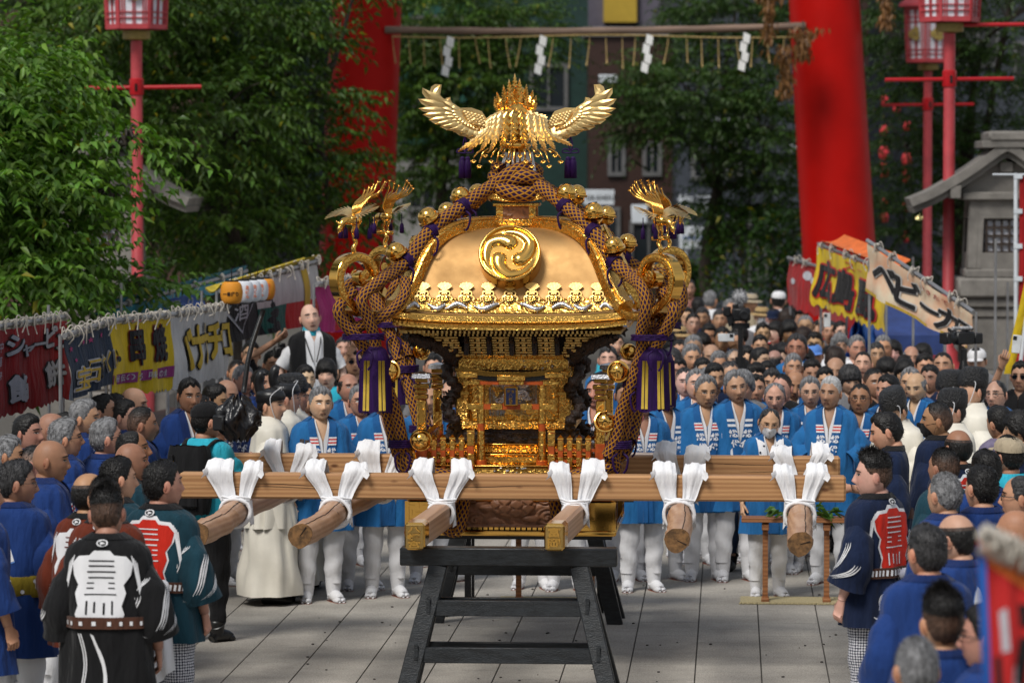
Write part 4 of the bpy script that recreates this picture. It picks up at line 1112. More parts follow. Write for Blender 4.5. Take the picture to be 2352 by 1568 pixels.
for (ex, ey, bxp, fin, wig) in ((452, 1228, 548, 1.35, 0.02), (690, 1229, 776, 1.35, 0.015), (1555, 1240, 1561, 1.45, 0.01), (1838, 1249, 1837, 1.45, 0.0)):
 e_ = ML(ex, ey, -2.36); k_ = ML(bxp, 1180, -0.97); k_[2] = 1.090
 d = k_ - e_; far = e_ + d * ((fin + 2.36) / d[1]); far[2] = 1.08
 pth = spline([e_, e_ + (k_ - e_) * 0.5 + np.array([wig, 0, -0.006]), k_, far], 40)
 lm = MB()
 th = np.linspace(0, 2 * PI, 22, endpoint=False)
 ii = np.arange(40)[:, None]
 r_ = 0.078 + 0.003 * np.sin(ii * 0.7 + th * 2) + 0.0025 * np.sin(ii * 1.7 + 3 * th) + 0.002 * rng.normal(size=(40, 22))
 G = pth[:, None] + np.stack([r_ * np.cos(th), 0 * r_, r_ * np.sin(th)], -1)
 lm.grid(G, 0, cv=True)
 lg = lm.obj('carrying_log', [M['wood_y'], M['end_grain']], mik, smooth=True)
 for q, sgn in ((0, -1), (39, 1)):
  ends = MB(); c = pth[q]; rr_ = [1.0, 0.98, 0.8, 0.6, 0.4, 0.2, 0.02]
  ends.grid(np.stack([c + (G[q] - c) * s_ + np.array([0, sgn * (0.008 if s_ < 0.99 else 0), 0]) for s_ in rr_], 0), 0, cv=True, flip=sgn > 0)
  ends.obj('log_end', [M['end_grain'], M['crack']], lg, smooth=30)
 ends = MB(); a_ = rng.uniform(0, 6.28)
 ends.tube([pth[0] + np.array([0, -0.009, 0]), pth[0] + np.array([0.065 * math.cos(a_), -0.009, 0.065 * math.sin(a_)])], [0.002, 0.005], 5, m=1)
 ends.tube(G[0:26, 4] + np.array([0.001, 0, 0.0]), 0.003, 4, m=1)
 ends.obj('drying_crack', [M['end_grain'], M['crack']], lg, smooth=30)
 poles.append((e_, k_, far, 0.078))
def lashing(xc, yy, z0, z1, rl, slope, seed, half):
 r = np.random.default_rng(seed)
 nt_, nw = 34, 23
 B = 0.088
 lz = MB()
 for e in (-1, 1):
  sec = spline([(-B - 0.02, z0 - 0.045, 0), (-B - 0.012, z0 + 0.02, 0), (-B - 0.010, (z0 + z1) / 2, 0), (-B - 0.020, z1 - 0.03, 0), (-B - 0.022, z1 + 0.03, 0), (-B * 0.72, z1 + 0.066, 0), (0, z1 + 0.066 + 0.034 * r.random(), 0), (B * 0.75, z1 + 0.055, 0), (B + 0.016, z1 + 0.0, 0), (B + 0.01, z0, 0)], nt_)
  t = np.linspace(0, 1, nt_)
  k_w = r.uniform(0.84, 1.14); wid = k_w * np.interp(t, [0, 0.12, 0.3, 0.45, 0.6, 0.75, 1.0], [0.062, 0.092, 0.122, 0.152, 0.135, 0.12, 0.09]) * (1 + 0.08 * r.normal())
  cen = xc + e * np.interp(t, [0, 0.15, 0.45, 1], [0.045, 0.068, half + 0.02 + 0.018 * r.normal(), half])
  u = np.linspace(-0.5, 0.5, nw)
  ph = r.uniform(0, 6)
  wu = u[None] + 0.06 * np.sin(u[None] * 7 + ph + 3 * t[:, None])
  fold = (0.0065 * np.sin(wu * 11 + ph + 2.0 * t[:, None]) + 0.0020 * np.sin(wu * 29 + 2 * ph - 4 * t[:, None]) + 0.001 * np.sin(wu * 57 + ph * 3)) * np.interp(t, [0, 0.2, 0.45, 0.7, 1], [1.2, 0.9, 0.55, 0.9, 0.8])[:, None]
  edge = np.abs(u[None]) ** 2 * 4
  T = np.gradient(sec[:, :2], axis=0); T /= np.linalg.norm(T, axis=1)[:, None]
  nx, nz_ = -T[:, 1:2], T[:, 0:1]
  flip_ = fold + 0.006 - 0.024 * edge * np.interp(t, [0, 0.35, 0.5, 0.62, 1], [0, 0.1, 0.6, 0.3, 0])[:, None]
  Y = yy + sec[:, :1] + nx * flip_; Z = sec[:, 1:2] + nz_ * flip_ - 0.022 * edge * np.interp(t, [0, 0.38, 0.5, 0.62, 1], [0, 0, 1, 0, 0])[:, None]
  X = cen[:, None] + u[None] * wid[:, None] + 0.004 * np.sin(t[:, None] * 9 + ph)
  lz.grid(np.stack([X, Y, Z], -1), 0)
  fx = cen[16] + e * wid[16] * 0.35
  q = np.array([[fx + e * 0.03 * a + 0.012 * math.sin(5 * b), yy - B - 0.03 - 0.018 * a, z1 + 0.045 - 0.055 * b - 0.02 * a] for a in (0, 0.5, 1) for b in (0, 0.5, 1)]).reshape(3, 3, 3)
  lz.grid(q, 0)
  if e > 0 or r.random() < 0.4:
   hx = xc + e * (rl + 0.012)
   tt = np.linspace(0, 1, 12)
   G = np.stack([np.stack([hx + e * 0.012 * np.sin(u_ * 9 + ph) * np.ones(12) + 0.01 * e * tt, yy - B - 0.02 + u_ * 0.07 + 0.03 * tt, z0 - 0.01 - tt * (0.13 + 0.05 * r.random()) * (1 + 0.2 * u_)], 1) for u_ in np.linspace(-0.5, 0.5, 7)], 1)
   lz.grid(G, 0)
 for k in range(5):
  th = np.linspace(0, 2 * PI, 26)
  rr = rl + 0.012 + 0.004 * r.random()
  yk = yy - B - 0.028 - 0.014 * (k % 3) + 0.02 * r.normal() * 0.3
  pth = np.stack([xc + rr * np.cos(th) * (1.02 + 0.02 * k), yk - slope * 0 + 0.012 * np.sin(th + k), 1.093 + rr * np.sin(th) + 0.010 * np.sin(2 * th + k)], 1)
  lz.tube(pth, 0.012, 6, prof=(1.0, 0.9), caps=False)
 for k in range(4):
  zz = z0 - 0.012 - 0.014 * k + 0.012
  xs_ = np.linspace(-1, 1, 14)
  pth = np.stack([xc + xs_ * (0.095 - 0.006 * k), yy - B - 0.026 - 0.03 * (1 - xs_ ** 2) + 0 * xs_, zz + 0.012 * (xs_ ** 2) + 0.004 * np.sin(xs_ * 5 + k) + (rl - 0.062) * (1 - xs_ ** 2) * 0.8], 1)
  lz.tube(pth, 0.011, 6, prof=(1.1, 0.8))
 lz.obj('cotton_lashing', [M['white_cloth']], mik, smooth=True)
k_ = 0
for (e_, kk, far, rl) in poles:
 for yy, z0, z1 in ((-0.97, zb, zt), (0.97, 1.165, 1.325)):
  t = (yy - e_[1]) / (far[1] - e_[1]); xx = e_[0] + t * (far[0] - e_[0])
  if yy < 0: xx = kk[0] + (yy - kk[1]) * (far[0] - kk[0]) / (far[1] - kk[1])
  k_ += 1
  lashing(xx, yy, z0, z1, rl, 0, 100 + k_, 0.105)

# ================================================================== black trestle
M['trestle'] = mat('worn_black_paint', (0.012, 0.014, 0.016), 0.38, var=0.5, vscale=14, bump=0.25, bscale=40, stretch=(1, 1, 3))
M['trestle_worn'] = mat('weathered_black_paint', (0.014, 0.017, 0.020), 0.45, var=0.45, vscale=9, bump=0.4, bscale=60, stretch=(1, 1, 4))
tr = None
def trestle(yc, label, worn):
 t = thing('trestle', label, 'trestle', MIK_O + np.array([-_sy * yc, _cy * yc, 0]), MIK_YAW)
 L = lambda px, py: ML(px, py, yc - 0.07)[0]
 mats_ = [M['trestle_worn' if worn else 'trestle'], M['trestle']]
 top = MB(); xl, xr = (L(918, 1270), L(1417, 1270)) if yc < 0 else (-0.76, 0.62)
 top.box(((xl + xr) / 2, 0, 0.92), (xr - xl, 0.14, 0.115), ch=0.008)
 top.obj('top_bar', [M['trestle']], t)
 for sx in (-1, 1):
  for sy in (-1, 1):
   xt = (xl + 0.24) if sx < 0 else (xr - 0.24)
   xb = xt + sx * 0.215
   lg = MB(); lg.beam((xt, sy * 0.035, 0.865), (xb, sy * 0.20, 0.0), 0.115, 0.055, up=(0, -1, 0.0), ch=0.006)
   lg.obj('leg', [mats_[0] if sy < 0 else mats_[1]], t)
 for z in (0.31, 0.60) if yc < 0 else (0.42,):
  k = (0.865 - z) / 0.865
  for sy in (-1, 1):
   y = sy * (0.035 + 0.165 * k)
   xa, xb = xl + 0.24 - 0.215 * k, xr - 0.24 + 0.215 * k
   rg = MB(); rg.box(((xa + xb) / 2, y + 0.006, z), (xb - xa - 0.02, 0.04, 0.098 if yc < 0 else 0.12), ch=0.004)
   rg.obj('rung', [mats_[0] if sy < 0 else mats_[1]], t)
  for sx, xx in ((-1, xa), (1, xb)):
   pg = MB(); pg.box((xx - 0.01 * sx, -(0.035 + 0.165 * k) - 0.031, z + 0.02), (0.022, 0.012, 0.10))
   pg.obj('tenon', [mats_[0]], t)
 return t
trestle(-2.16, 'black wooden trestle with two worn rungs under the front ends of the square poles', True)
trestle(2.08, 'glossy black trestle with one rung standing behind the shrine base', False)

# ================================================================== trees
def np_mesh(name, v, tri, tint, mats):
 me = bpy.data.meshes.new(name)
 me.vertices.add(len(v)); me.vertices.foreach_set('co', v.astype(np.float32).ravel())
 me.loops.add(tri.size); me.loops.foreach_set('vertex_index', tri.astype(np.int32).ravel())
 n = len(tri); k = tri.shape[1]
 me.polygons.add(n)
 me.polygons.foreach_set('loop_start', (np.arange(n) * k).astype(np.int32)); me.polygons.foreach_set('loop_total', np.full(n, k, np.int32))
 for q in mats: me.materials.append(q)
 at = me.attributes.new('tint', 'FLOAT_COLOR', 'POINT')
 at.data.foreach_set('color', np.concatenate([tint, np.ones((len(v), 1))], 1).astype(np.float32).ravel())
 me.update(calc_edges=True)
 return me
def leaf_mat(name, col):
 m, n, l, b = new_mat(name); nt = m.node_tree
 at = node(nt, 'ShaderNodeAttribute', attribute_name='tint')
 mx = node(nt, 'ShaderNodeMix', data_type='RGBA', blend_type='MULTIPLY'); mx.inputs[0].default_value = 1; mx.inputs[7].default_value = C4(col)
 l.new(at.outputs['Color'], mx.inputs[6]); l.new(mx.outputs[2], b.inputs['Base Color'])
 b.inputs['Roughness'].default_value = 0.42; b.inputs['Specular IOR Level'].default_value = 0.35
 tr_ = node(nt, 'ShaderNodeBsdfTranslucent')
 m2 = node(nt, 'ShaderNodeMix', data_type='RGBA', blend_type='MULTIPLY'); m2.inputs[0].default_value = 1; m2.inputs[7].default_value = (1.3, 1.5, 0.5, 1)
 l.new(mx.outputs[2], m2.inputs[6]); l.new(m2.outputs[2], tr_.inputs['Color'])
 sh = node(nt, 'ShaderNodeMixShader'); sh.inputs[0].default_value = 0.3
 l.new(b.outputs[0], sh.inputs[1]); l.new(tr_.outputs[0], sh.inputs[2])
 l.new(sh.outputs[0], n['Material Output'].inputs['Surface'])
 return m
M['leaf'] = leaf_mat('green_leaves', (0.055, 0.125, 0.020))
M['leaf_dark'] = leaf_mat('dark_green_leaves', (0.030, 0.070, 0.016))
M['leaf_dry'] = leaf_mat('dry_brown_leaves', (0.26, 0.13, 0.05))
M['bark'] = mat('bark', (0.05, 0.038, 0.03), 0.9, var=0.4, vscale=20, bump=0.8, bscale=30, stretch=(1, 1, 0.25), bdist=0.03)
def leaves_from(Bp, D, L, W, r, tint, droop=0.25):
 N = len(Bp)
 D = D / np.linalg.norm(D, axis=1)[:, None]
 up = r.normal(size=(N, 3)) * 0.45 + np.array([0, 0, 1.0])
 S = np.cross(D, up); S /= np.linalg.norm(S, axis=1)[:, None] + 1e-9
 Nn = np.cross(S, D)
 m = Bp + D * (L * 0.42)[:, None]
 l_, r_ = m - S * (W / 2)[:, None] + Nn * (W * 0.22)[:, None], m + S * (W / 2)[:, None] + Nn * (W * 0.22)[:, None]
 tip = Bp + D * L[:, None] - np.array([0, 0, 1.0]) * (L * droop)[:, None]
 v = np.stack([Bp, l_, tip, r_], 1).reshape(-1, 3)
 i = np.arange(N)[:, None] * 4
 tri = np.concatenate([i + np.array([[0, 2, 1]]), i + np.array([[0, 3, 2]])], 1).reshape(-1, 3)
 return v, tri, np.repeat(tint, 4, axis=0)
def tree(name, label, base, trunk_top, blobs, nspray, leafL, seed, m, group=None, trunk_r=0.14, light=1.0, flat=0.78, perspray=13):
 r = np.random.default_rng(seed)
 base, trunk_top = np.array(base, float), np.array(trunk_top, float)
 t = thing(name, label, 'tree', base, 0, group)
 tk = MB()
 pth = spline([base, base * 0.5 + trunk_top * 0.5 + r.normal(size=3) * [0.15, 0.15, 0], trunk_top], 14) - base
 tk.tube(pth, np.linspace(trunk_r, trunk_r * 0.6, 14), 10)
 bl = [(np.array(c, float), np.broadcast_to(np.array(q, float), (3,))) for c, q in blobs]
 vol = np.array([np.prod(q) ** 0.75 for _, q in bl]); vol /= vol.sum()
 V, T, C, nv = [], [], [], 0
 st_, dr_ = [], []
 for (c, q), w in zip(bl, vol):
  e = spline([trunk_top * 0.55 + base * 0.45 if r.random() < 0.4 else trunk_top, (trunk_top + c) / 2 + r.normal(size=3) * 0.25 + [0, 0, 0.2], c], 14) - base
  tk.tube(e, np.linspace(trunk_r * 0.5, 0.02, 14), 7)
  ns = max(3, int(nspray * w))
  d = r.normal(size=(ns, 3)); d /= np.linalg.norm(d, axis=1)[:, None]
  rad_ = r.uniform(0.15, 1, ns) ** 0.5 * r.uniform(0.85, 1.2, ns)
  p0 = c + d * rad_[:, None] * q
  lev = np.round((p0[:, 2] - c[2]) / 0.42) * 0.42 + c[2] + 0.10 * np.sin(p0[:, 0] * 2.1 + c[0] * 3)
  p0[:, 2] = p0[:, 2] * (1 - flat) + lev * flat + r.normal(size=ns) * 0.05
  dd = d * [1, 1, 0.35] + r.normal(size=(ns, 3)) * 0.35 + [0, 0, 0.05]
  st_.append(p0); dr_.append(dd / np.linalg.norm(dd, axis=1)[:, None])
  for k in range(min(10, ns)):
   tk.tube(spline([c - base, (c + p0[k]) / 2 - base + [0, 0, 0.1], p0[k] - base], 7), np.linspace(0.02, 0.006, 7), 4)
 p0, dd = np.concatenate(st_), np.concatenate(dr_)
 ns = len(p0); k = perspray
 s = np.linspace(0, 1, k)
 Lt = r.uniform(3.5, 7.5, ns) * leafL
 droop = r.uniform(0.15, 0.5, ns)
 pts = p0[:, None] + dd[:, None] * (s[None, :, None] * Lt[:, None, None])
 pts[..., 2] -= droop[:, None] * (s[None] ** 2) * Lt[:, None] * 0.6
 sd = np.cross(dd, [0, 0, 1.0]); sd /= np.linalg.norm(sd, axis=1)[:, None] + 1e-9
 sg = np.where(np.arange(k) % 2, 1.0, -1.0)
 ld = dd[:, None] * 0.55 + sd[:, None] * sg[None, :, None] * 0.8 + np.array([0, 0, -0.42]) + r.normal(size=(ns, k, 3)) * 0.22
 N = ns * k
 L = leafL * r.uniform(0.65, 1.2, N)
 tone = (r.uniform(0.45, 1.6, ns)[:, None] * r.uniform(0.8, 1.2, (ns, k))).reshape(-1) * light
 yel = r.random(N) < 0.012
 tint = np.stack([tone * (1 + 0.35 * r.random(N)), tone, tone * 0.9], 1)
 tint[yel] = [4.5, 1.8, 0.6]
 v, tri, tn = leaves_from(pts.reshape(-1, 3), ld.reshape(-1, 3), L, L * 0.44, r, tint)
 link('crown', np_mesh('crown', v - base, tri, tn, [m]), t)
 tk.obj('trunk', [M['bark']], t, smooth=True)
 return t
def blob(px0, py0, px1, py1, d, depth):
 a, b = P(px0, py0, d), P(px1, py1, d)
 return ((a + b) / 2, (abs(b[0] - a[0]) / 2, depth, abs(b[2] - a[2]) / 2))
g = lambda px, d: P(px, 900, d) * [1, 1, 0]
tree('cherry_tree', 'bright green cherry tree reaching over the red and navy stall curtains', g(-60, 38), P(-20, 420, 38),
 [blob(-140, 170, 140, 330, 36.5, 1.3), blob(-140, 330, 190, 520, 36, 1.3), blob(230, 318, 350, 345, 36, 0.25), blob(210, 440, 300, 480, 36, 0.3), blob(-160, 540, 180, 720, 35.5, 0.8), blob(250, 640, 370, 700, 37, 0.3), blob(-160, 110, 110, 190, 37, 1.0)], 1900, 0.118, 11, M['leaf'], light=1.6)
tree('cherry_tree', 'large cherry tree spreading in front of the left torii pillar', g(560, 51), P(540, 330, 51),
 [blob(100, -120, 520, 150, 50, 2.0), blob(400, -60, 690, 160, 51, 1.8), blob(350, 150, 660, 380, 50, 1.8), blob(640, 170, 800, 260, 51.5, 0.7), blob(620, 290, 810, 420, 51.5, 0.9), blob(650, 430, 850, 560, 51.5, 0.8), blob(640, 40, 780, 130, 51.5, 0.6), blob(380, 380, 640, 600, 50.5, 1.6), blob(770, -60, 860, 20, 52, 0.5), blob(140, 150, 380, 420, 52, 1.4)], 3000, 0.115, 12, M['leaf'], light=0.85)
tree('cherry_tree', 'tall dark tree at the left edge behind the red lantern post', g(120, 58), P(140, 260, 58),
 [blob(-150, -200, 300, 250, 57, 2.4), blob(200, 100, 600, 560, 58, 2.2), blob(-150, 200, 300, 620, 57, 2.2), blob(420, 420, 680, 640, 57, 1.6), ((-4.6, 56, 9.2), (2.4, 1.6, 2.4)), ((-7.5, 55, 9.5), (2.2, 2, 2.6)), ((-3.3, 57.4, 8.2), (1.9, 1.2, 2.3))], 3400, 0.13, 13, M['leaf_dark'], light=0.9)  # last three crown blobs added above the view to shade the left torii pillar
tree('street_tree', 'green street tree behind the great phoenix and the left end of the wooden bar', g(990, 70), P(1010, 250, 70),
 [blob(860, -60, 1140, 160, 69, 1.4), blob(900, 100, 1200, 300, 69, 1.3), blob(880, 240, 1160, 440, 70, 1.3), blob(1080, 20, 1300, 150, 70, 1.0)], 2600, 0.10, 14, M['leaf'], light=0.85)
tree('street_tree', 'broad street tree hanging over the slate shop front left of the right torii pillar', g(1645, 70), P(1645, 440, 70),
 [blob(1440, 110, 1760, 330, 69, 1.6), blob(1540, -80, 1840, 130, 70, 1.5), blob(1640, 180, 1860, 420, 69, 1.3), blob(1600, 400, 1840, 560, 70, 0.9), blob(1400, 170, 1560, 330, 70, 0.8)], 2700, 0.10, 15, M['leaf_dark'], light=1.1)
tree('evergreen_tree', 'dark evergreen tree behind the red lamp posts on the right', g(2220, 66), P(2220, 300, 66),
 [blob(1980, -120, 2240, 200, 65, 1.8), blob(2150, -120, 2480, 220, 64, 2.0), blob(1960, 150, 2200, 520, 66, 1.6), blob(2100, 200, 2460, 560, 65, 1.8), blob(1970, 430, 2200, 640, 66, 1.2), blob(2040, -260, 2190, 330, 64, 0.8), ((9.2, 63.5, 9), (1.8, 1.5, 2.2))], 3600, 0.09, 16, M['leaf_dark'], light=1.0)  # last two crown blobs added to block skylight from the right torii pillar
for k, (x, y, h_) in enumerate(((-7.8, 27, 7.2), (-9.6, 18.0, 7.0), (10.5, 44, 7.5))):  # first two stand out of view, added to shade the left crowd
 tree('cherry_tree', ('unseen leafy cherry tree added to shade the left side of the square, behind the stall row', 'unseen cherry tree added for shade at the near end of the left stall row', 'cherry tree beside the stone lantern on the right')[k], (x, y, 0), (x + 0.3, y, 3.6), [((x + 0.8, y, h_ - 0.6), (2.3, 2.6, 1.2)), ((x - 1.2, y + 1, h_ + 0.6), (2.2, 2.4, 1.3))], 1100, 0.12, 30 + k, M['leaf'])
def shrub(label, px, py0, py1, d, w, seed, m, light=1.0):
 r = np.random.default_rng(seed)
 b_ = g(px, d); top = P(px, py0, d)[2]; bot = max(0.0, P(px, py1, d)[2])
 t = thing('shrub', label, 'shrub', b_)
 n = 900
 c = np.stack([r.normal(size=n) * w * 0.4, r.normal(size=n) * w * 0.35, r.uniform(bot, top, n)], 1)
 dd = np.stack([r.normal(size=n), r.normal(size=n), r.uniform(-0.8, 0.3, n)], 1)
 tone = r.uniform(0.5, 1.4, n) * light
 tint = np.stack([tone, tone, tone], 1)
 fl = r.random(n) < 0.05; tint[fl] = [[6, 2.4, 0.5]]
 v, tri, tn = leaves_from(c, dd, r.uniform(0.10, 0.17, n), r.uniform(0.05, 0.08, n), r, tint)
 link('foliage', np_mesh('foliage', v, tri, tn, [m]), t)
 tk = MB()
 for q in range(5): tk.tube(spline([(0.05 * q - 0.1, 0, 0), (r.normal() * w * 0.2, r.normal() * 0.1, top * 0.5), (r.normal() * w * 0.4, r.normal() * 0.2, top * 0.9)], 8), np.linspace(0.03, 0.008, 8), 5)
 tk.obj('stem', [M['bark']], t, smooth=True)
shrub('climbing green plant with yellow flowers below the broad street tree', 1690, 470, 690, 69, 1.0, 41, M['leaf'], 0.8)
shrub('dark bush close to the foot of the right torii pillar', 1800, 480, 700, 66, 0.7, 42, M['leaf_dark'], 1.1)
shrub('low green bush behind the crowd near the white notice board', 1590, 600, 720, 72, 0.6, 43, M['leaf'], 0.7)

# ================================================================== torii gate
M['torii_red'] = mat('vermilion_paint', (0.44, 0.0045, 0.0025), 0.45, var=0.08, vscale=1.5, spec=0.15)
M['pole_wood'] = mat('weathered_pole', (0.20, 0.135, 0.10), 0.8, var=0.35, vscale=3, stretch=(0.4, 5, 5))
M['straw'] = mat('straw', (0.42, 0.30, 0.12), 0.9, var=0.25, vscale=30)
M['paper'] = mat('white_paper', (0.82, 0.82, 0.80), 0.9, var=0.04)
TD = 60.0
t = thing('torii_gate', 'huge vermilion torii gate of two leaning round pillars', 'torii gate', g(1370, TD))
tb = np.array(t.location)
for x0, x1 in ((1938 + 8, 1913 - 20), (818 - 14, 826 + 16)):
 pm = MB()
 lo, hi = P(x0, 900, TD), P(x1, 0, TD)
 d = (hi - lo) / (hi[2] - lo[2]); b_ = lo - d * lo[2]; tp = lo + d * (9.6 - lo[2])
 pm.tube(np.linspace(b_, tp, 12) - tb, np.linspace(0.585, 0.53, 12), 48)
 pm.obj('pillar', [M['torii_red']], t, smooth=50)
pm = MB(); pm.box((0, 0, 7.9), (8.4, 0.42, 0.62), ch=0.02); pm.obj('tie_beam', [M['torii_red']], t)
pm = MB(); xs = np.linspace(-5.6, 5.6, 25)
sweep(pm, np.stack([xs, 0 * xs, 9.5 + 0.5 * (np.abs(xs) / 5.6) ** 3], 1), (0, 1, 0), 0.8, 0.5)
pm.obj('top_lintel', [M['torii_red']], t, smooth=30)
a, b_ = P(884, 69, TD - 0.45), P(1850, 60, TD - 0.45)
sr_ = thing('shimenawa_bar', 'long wooden bar across the torii with hanging straw tassels', 'hanging bar', (a + b_) / 2)
c_ = (a + b_) / 2
pm = MB(); xs = np.linspace(0, 1, 30); pth = a + (b_ - a) * xs[:, None] - c_; pth[:, 2] -= 0.05 * np.sin(PI * xs)
pm.tube(pth, 0.055 + 0.004 * np.sin(xs * 40), 12); pm.obj('bar', [M['pole_wood']], sr_, smooth=True)
pm = MB(); rp_ = np.array([P(900 + (1830 - 900) * q, 84 + 8 * math.sin(q * 9) * 0.4, TD - 0.5) for q in np.linspace(0, 1, 40)]) - c_; pm.tube(rp_, 0.012, 5); pm.obj('straw_rope', [M['straw']], sr_, smooth=True)
for k in range(25):
 x = 900 + 37.5 * k + rng.uniform(-5, 5)
 if any(abs(x - q) < 14 for q in (1027, 1240, 1485, 1708)): continue
 p0 = P(x, 85, TD - 0.5) - c_
 L = rng.uniform(0.40, 0.5); s_ = rng.uniform(-0.08, 0.08)
 pm = MB(); pm.tube(spline([p0, p0 + [s_ * 0.3, 0, -L * 0.4], p0 + [s_, -0.02, -L]], 8), np.linspace(0.006, 0.011, 8), 5); pm.obj('straw_tassel', [M['straw']], sr_, smooth=True)
for x, y0, y1, nb in ((1027, 82, 170, 'over the left wing of the phoenix'), (1240, 80, 166, 'just right of the phoenix crest'), (1485, 78, 162, 'in front of the broad street tree'), (1708, 74, 158, 'beside the right torii pillar')):
 o_ = P(x, y0, TD - 0.52); sc_ = (y1 - y0) / FPX * TD / 0.62
 tt_ = thing('paper_streamer', 'white zigzag paper streamer hanging ' + nb, 'paper streamer', o_)
 pm = MB()
 zx = [0, 0.05, 0.0, 0.05]
 for k in range(4):
  w = 0.11 * sc_; z = -0.155 * k * sc_; xo = (0.06 if k % 2 == 0 else 0.02) * sc_ - 0.012 * k
  sk = 0.05 * sc_
  pts = [(xo - w / 2, z), (xo + w / 2, z - sk), (xo + w / 2 - 0.02, z - 0.18 * sc_ - sk * 0.4), (xo - w / 2 - 0.02, z - 0.155 * sc_)]
  pm.prism(pts[::-1], 0.004, (0, -0.006 * k, 0), (1, 0, 0), (0, 0, 1))
 pm.obj('paper', [M['paper']], tt_, smooth=False)
for k, (x, y0, y1, dd_) in enumerate(((1766, -40, 90, 58.7), (1805, 100, 215, 58.7), (2035, -60, 60, 60), (1905 - 60, 60, 130, 58.8))):
 o_ = P(x, y0, dd_); r = np.random.default_rng(60 + k); n = 280
 L_ = abs(P(x, y1, dd_)[2] - o_[2])
 t_ = thing('dried_branch', ('bundle of dried brown leaves hanging at the top by the right torii pillar', 'bundle of dried brown leaves below the bar against the right torii pillar', 'dried brown leaves hanging right of the right torii pillar', 'small dried brown sprig at the end of the wooden bar')[k], 'dried branch', o_)
 zz = r.uniform(0, 1, n); c = np.stack([r.normal(size=n) * (0.09 + 0.04 * np.sin(zz * 9)) * (1.1 - zz * 0.7), r.normal(size=n) * 0.08, -zz * L_], 1)
 tone = r.uniform(0.5, 1.3, n)
 v, tri, tn = leaves_from(c, np.stack([r.normal(size=n) * 0.5, r.normal(size=n) * 0.4, -np.ones(n)], 1), r.uniform(0.08, 0.14, n), r.uniform(0.03, 0.05, n), r, np.stack([tone] * 3, 1))
 link('leaves', np_mesh('leaves', v, tri, tn, [M['leaf_dry']]), t_)
 pm = MB(); pm.tube([(0, 0, 0.08), (0, 0, -L_ * 0.8)], 0.012, 5); pm.obj('stem', [M['bark']], t_)

